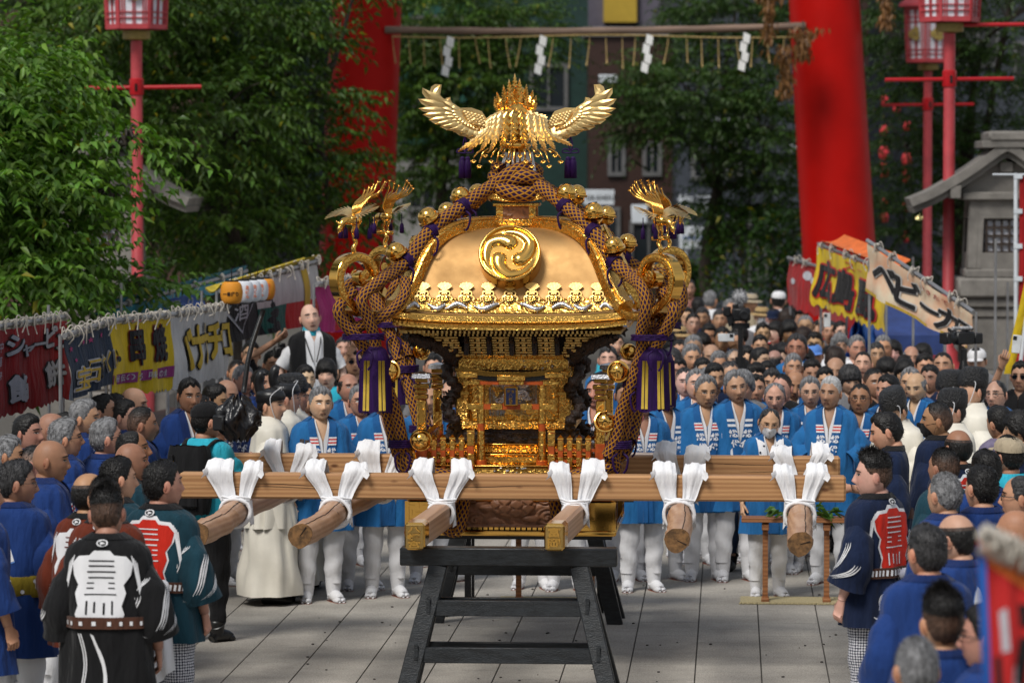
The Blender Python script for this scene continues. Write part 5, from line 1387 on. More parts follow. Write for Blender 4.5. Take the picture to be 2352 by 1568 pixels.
# ================================================================== red lantern posts
M['post_red'] = mat('faded_red_paint', (0.45, 0.050, 0.060), 0.5, var=0.14, vscale=5, bump=0.05, bscale=50)
M['bright_red'] = mat('bright_red_paint', (0.45, 0.006, 0.012), 0.35, var=0.1)
M['frost'] = mat('frosted_panel', (0.74, 0.75, 0.82), 0.5, var=0.04)
M['crest_gold'] = mat('dull_gold_paint', (0.33, 0.24, 0.06), 0.5)
def lantern_post(label, px, d, zb_, rot, arms_z, arm_l, arm_rz=0.0):
 t = thing('lantern_post', label, 'lantern post', g(px, d), rot)
 b = MB(); b.lathe([(0.20, 0.02), (0.20, 0.9), (0.12, 1.0), (0.12, 1.10), (0.072, 1.16), (0.070, zb_ - 0.14)], 20); b.obj('post', [M['post_red']], t, smooth=40)
 b = MB(); b.lathe([(0.001, zb_ - 0.14), (0.17, zb_ - 0.12), (0.17, zb_ - 0.02), (0.001, zb_)], 20); b.obj('collar', [M['crest_gold']], t, smooth=40)
 for sx in (-1, 1):
  b = MB(); b.tube([(0, 0, arms_z), (sx * arm_l, 0, arms_z + 0.01 * sx)], 0.026, 10); o = b.obj('crossbar', [M['bright_red']], t, smooth=40); o.rotation_euler[2] = arm_rz
 b = MB(); b.lathe([(0.085, arms_z - 0.09), (0.088, arms_z - 0.08), (0.088, arms_z + 0.10), (0.07, arms_z + 0.11)], 18); b.box((0, -0.09, arms_z), (0.03, 0.012, 0.09), m=1); b.obj('clamp', [M['bright_red'], M['black_lacquer']], t)
 H = 0.86; R0, R1 = 0.40, 0.36
 for k in range(6):
  a0, a1 = k * PI / 3, (k + 1) * PI / 3
  p = lambda a, z, r_: np.array([r_ * math.cos(a), r_ * math.sin(a), z])
  b = MB(); b.add([p(a0, zb_ + 0.05, R1 * .98), p(a1, zb_ + 0.05, R1 * .98), p(a1, zb_ + H, R0 * .98), p(a0, zb_ + H, R0 * .98)], [(0, 1, 2, 3)]); b.obj('panel', [M['frost']], t)
  b = MB(); b.beam(p(a0, zb_, R1), p(a0, zb_ + H, R0), 0.034, 0.034, up=(math.cos(a0), math.sin(a0), 0.1))
  for z, w in ((zb_ + 0.025, 0.06), (zb_ + H, 0.05), (zb_ + 0.13, 0.013), (zb_ + 0.20, 0.013), (zb_ + 0.65, 0.013), (zb_ + 0.72, 0.013)):
   f = (z - zb_) / H; rr = R1 + (R0 - R1) * f + 0.004
   b.beam(p(a0, z, rr), p(a1, z, rr), 0.02, w)
  for f in (0.12, 0.2, 0.47, 0.54, 0.8, 0.88):
   lo = p(a0, zb_ + 0.05, R1 + 0.004) * (1 - f) + p(a1, zb_ + 0.05, R1 + 0.004) * f; hi = p(a0, zb_ + H, R0 + 0.004) * (1 - f) + p(a1, zb_ + H, R0 + 0.004) * f
   b.beam(lo, hi, 0.013, 0.013, up=(0.1, 0.2, 0.0) if abs(lo[0]) < 1e-6 else (lo[0], lo[1], 0))
  b.obj('lantern_frame', [M['post_red']], t)
  am = (a0 + a1) / 2; c = p(am, zb_ + 0.45, R0 * 0.86)
  b = MB()
  for q in range(3):
   aa = q * 2.094; F = frame(c + np.array([0.024 * math.cos(am), 0.024 * math.sin(am), 0]), (math.cos(am), math.sin(am), 0.03))
   pts = [(0.05 * math.cos(aa) + 0.045 * math.cos(s_), 0.05 * math.sin(aa) + 0.045 * math.sin(s_)) for s_ in np.linspace(aa - 2.2, aa + 1.2, 12)] + [(0.118 * math.cos(s_), 0.118 * math.sin(s_)) for s_ in np.linspace(aa + 0.6, aa + 1.7, 8)]
   pts = np.array(pts); ph_ = MB(); ph_.prism(pts, 0.004, (0, 0, 0), (1, 0, 0), (0, 1, 0), (0, 0, 1)); b.merge(ph_, F)
  b.obj('crest', [M['crest_gold']], t)
 b = MB(); b.lathe([(0.52, zb_ + H + 0.03), (0.50, zb_ + H + 0.08), (0.20, zb_ + H + 0.30), (0.04, zb_ + H + 0.38), (0.001, zb_ + H + 0.5)], 6); b.lathe([(0.001, zb_ + H + 0.02), (0.52, zb_ + H + 0.03)], 6); b.obj('cap', [M['post_red']], t, smooth=False)
lantern_post('red lantern post among the trees on the left', 317, 47, 5.04, 0.0, 4.33, 0.79)
lantern_post('nearer and thicker of the two red lantern posts by the stone lantern on the right', 2177, 47, 5.13, 0.12, 4.43, 0.80)
lantern_post('thinner red lantern post standing behind the nearer one on the right', 2128, 62, 5.04, 0.3, 4.36, 0.80)
lantern_post('red lantern post at the right edge whose long crossbar alone shows', 2420, 47, 5.95, 0.0, 5.10, 1.36)
M['lamp_red'] = mat('red_paper', (0.55, 0.03, 0.04), 0.7, var=0.2)
for k, (x, y, s_) in enumerate(((2030, 352, 15), (2030, 392, 17), (2083, 366, 15), (2084, 404, 16), (2030, 470, 13), (2083, 470, 15), (2031, 500, 12), (2082, 545, 12), (2030, 300, 12), (2084, 290, 11), (2060, 250, 11), (2032, 232, 12))):
 c = P(x, y, 74); r_ = s_ / FPX * 74 * 0.8
 t = thing('paper_lantern', 'small red paper lantern strung between the torii pillar and the lamp posts', 'paper lantern', c, 0, 'red paper lanterns in the trees')
 b = MB(); b.lathe([(0.4 * r_, -1.3 * r_), (0.85 * r_, -0.9 * r_), (r_, -0.2 * r_), (r_, 0.3 * r_), (0.8 * r_, 0.95 * r_), (0.4 * r_, 1.3 * r_)], 14); b.obj('shade', [M['lamp_red']], t, smooth=True)
 b = MB(); b.lathe([(0.001, 1.3 * r_), (0.42 * r_, 1.3 * r_), (0.42 * r_, 1.45 * r_), (0.001, 1.45 * r_)], 10); b.tube([(0, 0, 1.4 * r_), (0, 0, 2.2 * r_)], 0.01, 4); b.obj('hanger', [M['black_lacquer']], t)

# ================================================================== stone lanterns
M['granite'] = mat('grey_granite', (0.185, 0.172, 0.155), 0.85, var=0.3, vscale=3, bump=0.35, bscale=90, detail=8)
M['lattice_wood'] = mat('dark_lattice', (0.03, 0.018, 0.012), 0.6)
def stone_lantern(label, px, d):
 t = thing('stone_lantern', label, 'stone lantern', g(px, d), rad(-3))
 b = MB()
 b.box((0, 0, 0.30), (1.9, 1.9, 0.6), ch=0.03); b.box((0, 0, 0.75), (1.5, 1.5, 0.3), ch=0.03)
 b.obj('plinth', [M['granite']], t)
 b = MB(); b.box((0, 0, 1.22), (0.86, 0.86, 0.66), ch=0.02, taper=0.92); b.box((0, 0, 1.60), (0.92, 0.92, 0.12), ch=0.015); b.obj('shaft', [M['granite']], t)
 b = MB(); b.box((0, 0, 1.72), (1.02, 1.02, 0.12), ch=0.02); b.box((0, 0, 1.90), (1.16, 1.16, 0.24), ch=0.03); b.box((0, 0, 2.07), (0.98, 0.98, 0.11), ch=0.02); b.obj('platform', [M['granite']], t)
 b = MB()
 w0, w1, z0, z1 = 0.47, 0.44, 2.125, 2.96
 for s in range(4):
  cs, sn = math.cos(s * PI / 2), math.sin(s * PI / 2)
  raw = MB()
  for x in (-1, 1): raw.beam((x * (w0 - 0.09), -w0 + 0.06, z0), (x * (w1 - 0.09), -w1 + 0.06, z1), 0.19, 0.12, up=(0, 1, 0), ch=0.01)
  raw.box((0, -w0 + 0.062, z0 + 0.10), (0.58, 0.115, 0.20)); raw.box((0, -w1 + 0.05, z1 - 0.11), (0.56, 0.115, 0.22))
  b.merge(raw, ROTS[s])
 b.obj('fire_box', [M['granite']], t)
 for s in range(4):
  raw = MB()
  for x in np.linspace(-0.23, 0.23, 6): raw.box((x, -0.385, 2.53), (0.028, 0.03, 0.46))
  for z in np.linspace(2.33, 2.73, 5): raw.box((0, -0.378, z), (0.50, 0.03, 0.028))
  raw.box((0, -0.34, 2.53), (0.5, 0.01, 0.46), m=1)
  b = MB(); b.merge(raw, ROTS[s]); b.obj('lattice_window', [M['lattice_wood'], M['frost']], t)
 b = MB(); b.box((0, 0, 3.01), (1.06, 1.06, 0.10), ch=0.015)
 for x in (-0.62, 0.62): b.box((x, -0.42, 3.06), (0.13, 0.5, 0.16), ch=0.01)
 b.prism([(-0.56, 3.06), (0.56, 3.06), (0.14, 3.40), (-0.14, 3.40)], 0.86, (0, 0.43, 0), (1, 0, 0), (0, 0, 1), (0, -1, 0))
 b.box((0, -0.46, 3.36), (0.16, 0.1, 0.13), ch=0.01); b.obj('gable', [M['granite']], t)
 for sg in (-1, 1):
  pth = spline([(sg * 1.16, 0, 2.93), (sg * 0.86, 0, 3.06), (sg * 0.45, 0, 3.31), (sg * 0.10, 0, 3.56), (0.0, 0, 3.60)], 16)
  b = MB(); sweep(b, pth, (0, 1, 0), 1.36, 0.10); sweep(b, pth * [0.98, 1, 1] + [0, 0, -0.09], (0, 1, 0), 1.20, 0.08); b.obj('roof_slope', [M['granite']], t, smooth=30)
 b = MB(); b.box((0, 0, 3.635), (0.62, 1.40, 0.09), ch=0.01); b.box((0, 0, 3.73), (0.46, 1.45, 0.13), ch=0.03, taper=0.8); b.obj('ridge', [M['granite']], t)
 return t
stone_lantern('large grey stone lantern with a lattice window at the right edge', 2302, 47)
stone_lantern('grey stone lantern half hidden behind the cherry leaves on the left', 238, 48)

# ================================================================== buildings across the street
def tile_mat(name, col, s=14.0):
 m, n, l, b = new_mat(name); nt = m.node_tree
 tcn = node(nt, 'ShaderNodeTexCoord'); br = node(nt, 'ShaderNodeTexBrick', i_Scale=s)
 mp = node(nt, 'ShaderNodeMapping'); mp.inputs['Rotation'].default_value = (PI / 2, 0, 0); mp.inputs['Scale'].default_value = (0.25, 0.25, 0.25)
 l.new(tcn.outputs['Object'], mp.inputs['Vector']); l.new(mp.outputs['Vector'], br.inputs['Vector'])
 br.inputs['Color1'].default_value = C4(col); br.inputs['Color2'].default_value = C4(tuple(v * 0.75 for v in col)); br.inputs['Mortar'].default_value = C4(tuple(v * 0.5 for v in col))
 l.new(br.outputs['Color'], b.inputs['Base Color']); b.inputs['Roughness'].default_value = 0.5
 return m
M['glass'] = mat('window_glass', (0.02, 0.025, 0.03), 0.08, var=0.1)
M['win_frame'] = mat('window_frame', (0.12, 0.12, 0.12), 0.5)
M['sign_white'] = mat('white_sign', (0.62, 0.66, 0.70), 0.5, var=0.08)
M['concrete'] = mat('concrete', (0.24, 0.235, 0.225), 0.85, var=0.25, vscale=1.2)
def building(label, px0, px1, d, top, mt, wins=(), depth=9.0, y_top=None, nm='building'):
 a, b_ = P(px0, 700, d), P(px1, 700, d)
 t = thing(nm, label, 'building', (a * [1, 1, 0] + b_ * [1, 1, 0]) / 2)
 w = b_[0] - a[0]
 o = np.array(t.location)
 m = MB(); m.box((0, depth / 2, top / 2), (w, depth, top)); wl = m.obj('wall', [mt], t, smooth=False)
 m = MB(); m.box((0, depth / 2, top + 0.1), (w + 0.2, depth + 0.2, 0.2)); m.obj('roof', [M['concrete']], t, smooth=False)
 for (x0, y0, x1, y1) in wins:
  p, q = P(x0, y0, d) - o, P(x1, y1, d) - o
  c = (p + q) / 2; ww, hh = abs(q[0] - p[0]), abs(q[2] - p[2])
  m = MB()
  for s_ in (-1, 1):
   m.box((c[0] + s_ * ww / 2, -0.03, c[2]), (0.09, 0.12, hh + 0.09)); m.box((c[0], -0.034, c[2] + s_ * hh / 2), (ww - 0.09, 0.12, 0.09))
  m.box((c[0], -0.03, c[2]), (0.05, 0.08, hh))
  f = m.obj('window', [M['win_frame']], t, smooth=False)
  m = MB(); m.box((c[0], -0.008, c[2]), (ww - 0.02, 0.02, hh - 0.02)); m.obj('pane', [M['glass']], f, smooth=False)
 return t
def letters(parent, txt, p0, ux, uz, size, mt, bold=0.02, nrm=(0, -1, 0), off=0.01, vertical=False, name='lettering', pitch=1.0):
 ux, uz, nrm = np.array(ux, float), np.array(uz, float), np.array(nrm, float)
 b = MB()
 for k, ch_ in enumerate(txt):
  if ch_ == ' ': continue
  v, f = glyph(ch_, bold)
  if not len(v): continue
  o_ = np.array(p0, float) + (-uz if vertical else ux) * size * pitch * k + nrm * off
  b.add(o_ + (v[:, :1]) * size * ux + v[:, 1:] * size * uz, f)
 return b.obj(name, [mt], parent, smooth=False)
M['hall_wood'] = mat('hall_timber', (0.06, 0.028, 0.018), 0.6, var=0.3, vscale=2)
M['green_tile'] = tile_mat('dark_green_tile', (0.010, 0.042, 0.034))
M['teal_tile'] = tile_mat('teal_tile', (0.010, 0.085, 0.062))
M['brown_brick'] = tile_mat('brown_brick', (0.045, 0.018, 0.012), 20)
M['yellow_wall'] = mat('yellow_wall', (0.56, 0.38, 0.045), 0.7, var=0.06)
M['slate'] = mat('slate_cladding', (0.042, 0.050, 0.065), 0.55, var=0.15)
M['mauve'] = mat('mauve_render', (0.13, 0.12, 0.16), 0.8, var=0.1)
building('dark green tiled building behind the great phoenix', 1075, 1350, 86, 16, M['green_tile'], [(1110, 60, 1175, 150), (1110, 230, 1175, 320), (1220, 150, 1300, 250)])
building('teal tiled building left of the dark green one', 930, 1080, 88, 14, M['teal_tile'], [(950, 40, 1000, 120), (950, 230, 1010, 300)])
building('grey apartment block with a yellow upper wall in the gap behind the torii', 1350, 1545, 104, 22, M['mauve'], [(1395, 95, 1480, 160), (1400, 190, 1450, 250)])
yb = MB(); o_ = np.array(bpy.data.objects['building.002'].location); p, q = P(1386, -60, 104) - o_, P(1462, 52, 104) - o_
yb.box(((p[0] + q[0]) / 2, -0.1, (p[2] + q[2]) / 2), (q[0] - p[0], 0.2, p[2] - q[2])); yb.obj('yellow_panel', [M['yellow_wall']], bpy.data.objects['building.002'])
building('brown brick building above the dark entrance right of the phoenix', 1352, 1550, 84, 6.2, M['brown_brick'], [(1400, 320, 1432, 400), (1480, 330, 1515, 400), (1365, 480, 1420, 590), (1450, 510, 1530, 640)])
sl = building('slate grey shop front with pale lettering beside the right torii pillar', 1552, 1860, 82, 9.0, M['slate'], [(1592, 345, 1638, 410), (1668, 330, 1700, 405), (1720, 480, 1760, 640)])
so = np.array(sl.location)
def sgn(parent, po, txt, px, py, size_px, d, mt=M['sign_white'], vertical=False, bold=0.02):
 k = d / FPX
 letters(parent, txt, P(px, py + size_px, d) - po + [0, -0.03, 0], (1, 0, 0), (0, 0, 1), size_px * k, mt, bold, vertical=vertical)
sgn(sl, so, '梅酒', 1554, 446, 40, 82); sgn(sl, so, 'UMESHU', 1592, 480, 11, 82); sgn(sl, so, 'CT BREW', 1604, 268, 13, 82); sgn(sl, so, 'タケ', 1806, 318, 34, 82, vertical=True)
building('dim grey shop house behind the trees at the far left', -420, 480, 84, 13, M['hall_wood'], [(20, 100, 120, 220), (200, 100, 300, 220), (60, 420, 160, 540)])
building('dark office block behind the left torii pillar', 480, 932, 90, 15, M['green_tile'], [(560, 80, 640, 180), (720, 80, 800, 180), (640, 500, 760, 600), (890, 430, 925, 520)])
building('pale apartment block glimpsed through the trees on the right', 1990, 2800, 92, 15, M['slate'], [(2030, 60, 2120, 150), (2200, 60, 2290, 150), (2330, 100, 2420, 200), (2160, 470, 2240, 560)])
building('narrow dark building filling the gap behind the right torii pillar', 1858, 1992, 88, 14, M['brown_brick'], [(1870, 150, 1980, 240)])
building('low pale shop house under the street tree left of centre', 900, 1072, 78, 3.6, M['concrete'], [(940, 420, 1000, 480), (1020, 430, 1060, 500)])
def board(label, x0, y0, x1, y1, d, mt, txt=None, tm=None, legs=(), cat='sign', size=10):
 a, b_ = P(x0, y1, d), P(x1, y0, d)
 t = thing('notice_board' if legs else 'shop_sign', label, cat, [(a[0] + b_[0]) / 2, d, 0 if legs else a[2]])
 o = np.array(t.location); z0, z1 = a[2] - o[2], b_[2] - o[2]
 m = MB(); m.box((0, 0, (z0 + z1) / 2), (b_[0] - a[0], 0.08, z1 - z0), ch=0.01); m.obj('board', [mt], t)
 if txt:
  letters(t, txt, P(x0 + (x1 - x0) * 0.08, y0 + (y1 - y0) * 0.5 + size * 0.5, d) - o + [0, -0.05, 0], (1, 0, 0), (0, 0, 1), size * d / FPX, tm, 0.01)
 for lx in legs:
  m = MB(); q = P(lx, y1, d)[0] - o[0]; m.beam((q, 0.05, 0), (q + 0.05, 0.05, z0 + 0.2), 0.09, 0.09); m.obj('leg', [mt], t)
M['blue_print'] = mat('blue_print', (0.03, 0.11, 0.42), 0.6); M['black_print'] = mat('black_print', (0.012, 0.012, 0.013), 0.7)
board('white shop sign with dark lettering right of the upper bells', 1340, 436, 1411, 471, 83, M['sign_white'], 'GRANDUO', M['black_print'], size=11)
board('small arched white sign left of the plum wine lettering', 1450, 470, 1487, 512, 81, M['sign_white'])
board('white notice board on two legs behind the right corner phoenix', 1560, 520, 1652, 572, 76, M['sign_white'], '東京都江東区 →', M['blue_print'], (1568, 1608), size=10)
board('blank white panel high on the brown brick building', 1375, 172, 1418, 190, 83.5, M['sign_white'])
M['orange_glow'], _n, _l, _b = new_mat('lit_orange_sign'); _b.inputs['Base Color'].default_value = (0.8, 0.35, 0.05, 1); _b.inputs['Emission Color'].default_value = (1, 0.42, 0.06, 1); _b.inputs['Emission Strength'].default_value = 1.0
board('lit orange sign in the gap under the left rope', 1000, 484, 1022, 502, 77, M['orange_glow'])
M['glow_yellow'], _n, _l, _b = new_mat('lit_lamp'); _b.inputs['Emission Color'].default_value = (1, 0.85, 0.35, 1); _b.inputs['Emission Strength'].default_value = 4.0
for x, y, d, s_, lab in ((2112, 497, 70, 0.06, 'lit lamp between the lamp post and the stone lantern'), (649, 488, 56, 0.035, 'tiny lit bulb among the dark leaves on the left')):
 t = thing('lamp', lab, 'lamp', P(x, y, d)); m = MB(); m.ball((0, 0, 0), (s_ * 1.5, s_, s_), 8, 12); m.obj('bulb', [M['glow_yellow']], t, smooth=True)
 m = MB(); m.tube([(0, 0, s_), (0, 0, s_ * 3)], 0.01, 5); m.obj('holder', [M['black_lacquer']], t)
M['roof_tile'] = mat('copper_roof', (0.08, 0.13, 0.11), 0.6, var=0.2)
t = thing('worship_hall', 'broad dark worship hall with a copper roof facing the square', 'hall', (0, -24, 0))
m = MB(); m.box((0, 5, 3.5), (26, 10, 7)); m.obj('wall', [M['hall_wood']], t, smooth=False)
m = MB(); m.prism([(-17, 6.6), (17, 6.6), (12.5, 10.8), (-12.5, 10.8)], 15, (0, -1, 0), (1, 0, 0), (0, 0, 1), (0, 1, 0)); m.obj('roof', [M['roof_tile']], t, smooth=False)
for x in (-9, -3, 3, 9):
 m = MB(); m.lathe([(0.3, 0), (0.3, 6.6)], 16, (x, 11.8, 0)); m.obj('column', [M['hall_wood']], t)

# ================================================================== people
def skin_mat():
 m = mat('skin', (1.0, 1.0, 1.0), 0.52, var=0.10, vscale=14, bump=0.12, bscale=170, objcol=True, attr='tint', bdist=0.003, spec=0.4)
 b = m.node_tree.nodes['Principled BSDF']
 b.inputs['Subsurface Weight'].default_value = 0.0
 return m
M['skin'] = skin_mat()
M['eye_dark'] = mat('eye_dark', (0.012, 0.008, 0.006), 0.25); M['eye_white'] = mat('eye_white', (0.50, 0.46, 0.42), 0.35); M['lip'] = mat('lip', (0.22, 0.085, 0.065), 0.5)
def hair_mat(name, c, rough=0.45, var=0.5):
 return mat(name, c, rough, var=var, vscale=70, bump=0.8, bscale=130, stretch=(1, 0.35, 0.35), bdist=0.012, attr='tint', spec=0.35)
HAIR = {'black': hair_mat('black_hair', (0.0075, 0.0065, 0.006)), 'brown': hair_mat('brown_hair', (0.022, 0.012, 0.008)), 'dark': hair_mat('greying_hair', (0.030, 0.029, 0.030), var=0.8), 'grey': hair_mat('grey_hair', (0.17, 0.17, 0.175), 0.55, 0.6), 'white': hair_mat('white_hair', (0.46, 0.46, 0.46), 0.6, 0.3)}
def cloth(name, c, var=0.10, rough=0.88, wr=0.65, **k):
 return mat(name, c, rough, var=var, vscale=5, bump=wr, bscale=10, bdist=0.05, stretch=(1.5, 1.5, 0.38), sheen=0.08, spec=0.25, **k)
CL = {'happi': cloth('cerulean_cotton', (0.016, 0.132, 0.345)), 'collar': cloth('blue_collar', (0.011, 0.090, 0.26)), 'royal': cloth('royal_blue_cotton', (0.010, 0.038, 0.165), 0.16), 'royal_collar': cloth('deep_blue_collar', (0.007, 0.022, 0.10)),
 'navy': cloth('navy_cotton', (0.0055, 0.013, 0.042), 0.2), 'teal': cloth('teal_cotton', (0.007, 0.040, 0.060), 0.2), 'black': cloth('black_cotton', (0.007, 0.007, 0.008)), 'rust': cloth('rust_cotton', (0.13, 0.022, 0.008), 0.15),
 'white': cloth('white_cotton_cloth', (0.74, 0.74, 0.76), 0.04, wr=0.25), 'ivory': mat('ivory_silk', (0.76, 0.72, 0.62), 0.55, var=0.07, vscale=4, bump=0.1, bscale=200, sheen=0.15), 'red': cloth('red_print', (0.56, 0.022, 0.010)), 'cyan': cloth('cyan_vest', (0.03, 0.42, 0.56)), 'grey': cloth('grey_cotton', (0.18, 0.18, 0.19)), 'beige': cloth('beige_cotton', (0.40, 0.33, 0.23)),
 'pink': cloth('dusty_pink_cotton', (0.30, 0.13, 0.11)), 'mustard': cloth('mustard_cotton', (0.21, 0.155, 0.012)), 'denim': cloth('denim', (0.03, 0.05, 0.10)), 'brown': cloth('brown_sash', (0.075, 0.030, 0.018)), 'blue_cap': cloth('sky_blue_cotton', (0.10, 0.24, 0.62)), 'straw': cloth('straw_hat', (0.40, 0.27, 0.12), 0.2), 'purple': cloth('plaid_cotton', (0.13, 0.11, 0.17), 0.5)}
CL['eboshi'] = mat('lacquered_gauze', (0.010, 0.010, 0.011), 0.40, var=0.4, vscale=90, bump=1.0, bscale=75, bdist=0.02)
M['sole'] = mat('red_rubber_sole', (0.22, 0.045, 0.018), 0.7); M['metal_rim'] = mat('spectacle_rim', (0.10, 0.09, 0.08), 0.3, metal=0.8); M['black_plastic'] = mat('black_plastic', (0.010, 0.010, 0.011), 0.35); M['lens_dark'] = mat('dark_lens', (0.006, 0.006, 0.006), 0.08); M['shoe_black'] = mat('black_shoe', (0.010, 0.010, 0.010), 0.35)
def checks_mat(name, c1, c2, s, kind='checker'):
 m, n, l, b = new_mat(name); nt = m.node_tree
 tcn = node(nt, 'ShaderNodeTexCoord'); mp = node(nt, 'ShaderNodeMapping'); mp.inputs['Rotation'].default_value = (0, 0, rad(0)); l.new(tcn.outputs['Object'], mp.inputs['Vector'])
 at = node(nt, 'ShaderNodeAttribute', attribute_name='run'); ck = node(nt, 'ShaderNodeTexVoronoi', i_Scale=s, i_Randomness=0.12); l.new(at.outputs['Vector'], ck.inputs['Vector'])
 ck.voronoi_dimensions = '2D'
 rp = node(nt, 'ShaderNodeValToRGB'); rp.color_ramp.elements[0].position = 0.36; rp.color_ramp.elements[1].position = 0.44; rp.color_ramp.elements[0].color = C4(c1); rp.color_ramp.elements[1].color = C4(c2)
 l.new(ck.outputs['Distance'], rp.inputs['Fac']); l.new(rp.outputs['Color'], b.inputs['Base Color']); b.inputs['Roughness'].default_value = 0.9
 return m
CL['dots'] = checks_mat('dotted_navy_cotton', (0.62, 0.62, 0.66), (0.008, 0.012, 0.035), 62)
SKIN = [(0.64, 0.40, 0.28), (0.57, 0.335, 0.22), (0.49, 0.265, 0.165), (0.37, 0.185, 0.11), (0.68, 0.45, 0.33)]
smooth01 = lambda x: np.clip(x, 0, 1) ** 2 * (3 - 2 * np.clip(x, 0, 1))
HC = 1.578      # height of the head's centre
class Face:
 def __init__(s, r):
  s.a, s.b = 0.0765 * r.uniform(0.95, 1.08), 0.096 * r.uniform(0.97, 1.04)
  s.c = 0.114; s.nose = r.uniform(0.022, 0.031); s.nw = r.uniform(0.011, 0.014); s.jaw = r.uniform(0.12, 0.34); s.cheek = r.uniform(0.002, 0.008); s.brow = r.uniform(0.005, 0.011); s.chin = r.uniform(0.004, 0.010); s.eye = r.uniform(0.75, 1.15); s.bz = r.uniform(-0.002, 0.004)
 def dims(s, z):
  k = smooth01((-z - 0.005) / 0.105)
  p = np.where(z < 0, 2.7, 2.25)
  r = np.clip(1 - np.abs(z / s.c) ** p, 0, 1) ** (1 / p)
  return s.a * (1 - s.jaw * k) * r, (s.b - 0.012 * k) * r, -0.012 * k, k
 def disp(s, x, z):
  e = lambda u, w: np.exp(-(u / w) ** 2)
  ax = np.abs(x)
  nz = np.interp(z, [-0.047, -0.036, -0.027, 0.012, 0.030], [0, 0.55, 1.0, 0.28, 0]) * s.nose
  d = nz * e(x, s.nw * np.interp(z, [-0.04, 0.02], [1.25, 0.8]))
  d += 0.008 * e(ax - 0.0135, 0.0065) * e(z + 0.031, 0.009)
  d += s.brow * e(z - 0.034, 0.010) * e(ax - 0.030, 0.022)
  d -= 0.0115 * e(z - 0.012, 0.011) * e(ax - 0.031, 0.015)
  d += 0.0045 * e(z - 0.009, 0.006) * e(ax - 0.031, 0.010)
  d += s.cheek * e(z + 0.014, 0.020) * e(ax - 0.044, 0.017)
  d += 0.0065 * e(z + 0.064, 0.011) * e(x, 0.024) - 0.004 * e(z + 0.0645, 0.0028) * e(x, 0.022) - 0.004 * e(z + 0.079, 0.006) * e(x, 0.02)
  d += s.chin * e(z + 0.100, 0.015) * e(x, 0.022)
  d -= 0.003 * e(ax - 0.029 + (z + 0.05) * 0.25, 0.005) * e(z + 0.052, 0.02)
  return d
 def front(s, x, z):
  x, z = np.asarray(x, float), np.asarray(z, float)
  A, B, yc, _ = s.dims(z)
  q = np.clip(1 - (x / (A + 1e-6)) ** 2, 0.02, 1)
  return yc - B * np.sqrt(q) - s.disp(x, z)
 def grid(s, nt, nz):
  t = np.linspace(-PI, PI, nt, endpoint=False); th = t - 0.45 * np.sin(t)
  ph = np.linspace(0.03, PI - 0.03, nz)
  z = s.c * np.cos(ph)
  A, B, yc, k = s.dims(z)
  X = A[:, None] * np.sin(th); Y = yc[:, None] - B[:, None] * np.cos(th)
  Y = np.where(np.cos(th)[None] < 0, yc[:, None] - B[:, None] * np.cos(th) * (1 - 0.30 * k[:, None]), Y)
  Z = np.broadcast_to(z[:, None], X.shape)
  Y = Y - s.disp(X, Z) * np.clip(np.cos(th), 0, 1)[None] ** 0.4
  return np.stack([X, Y, Z], -1), th
HL_T = [0, 0.45, 0.75, 0.95, 1.15, 1.42, 1.62, 1.9, 2.4, PI]
HL = {'short': ([.076, .084, .072, .060, .042, .000, .020, -.025, -.066, -.078], .015, .0065), 'crew': ([.082, .090, .076, .062, .044, .004, .02, -.02, -.060, -.072], .006, .004), 'fade': ([.080, .084, .072, .060, .042, .004, .02, -.02, -.058, -.068], .020, .0022),
 'full': ([.036, .034, .026, .008, -.018, -.034, -.022, -.045, -.078, -.088], .025, .019), 'receding': ([.108, .106, .086, .064, .044, -.015, .02, -.022, -.064, -.076], .009, .007), 'ring': ([.2, .2, .2, .062, .008, -.015, .02, -.022, -.064, -.076], .0, .007), 'combed': ([.084, .092, .078, .062, .042, -.002, .018, -.028, -.068, -.080], .017, .008), 'curly': ([.060, .058, .048, .025, -.01, -.02, .0, -.03, -.07, -.08], .032, .022), 'bob': ([.040, .038, .028, .0, -.05, -.085, -.09, -.10, -.11, -.11], .022, .020)}
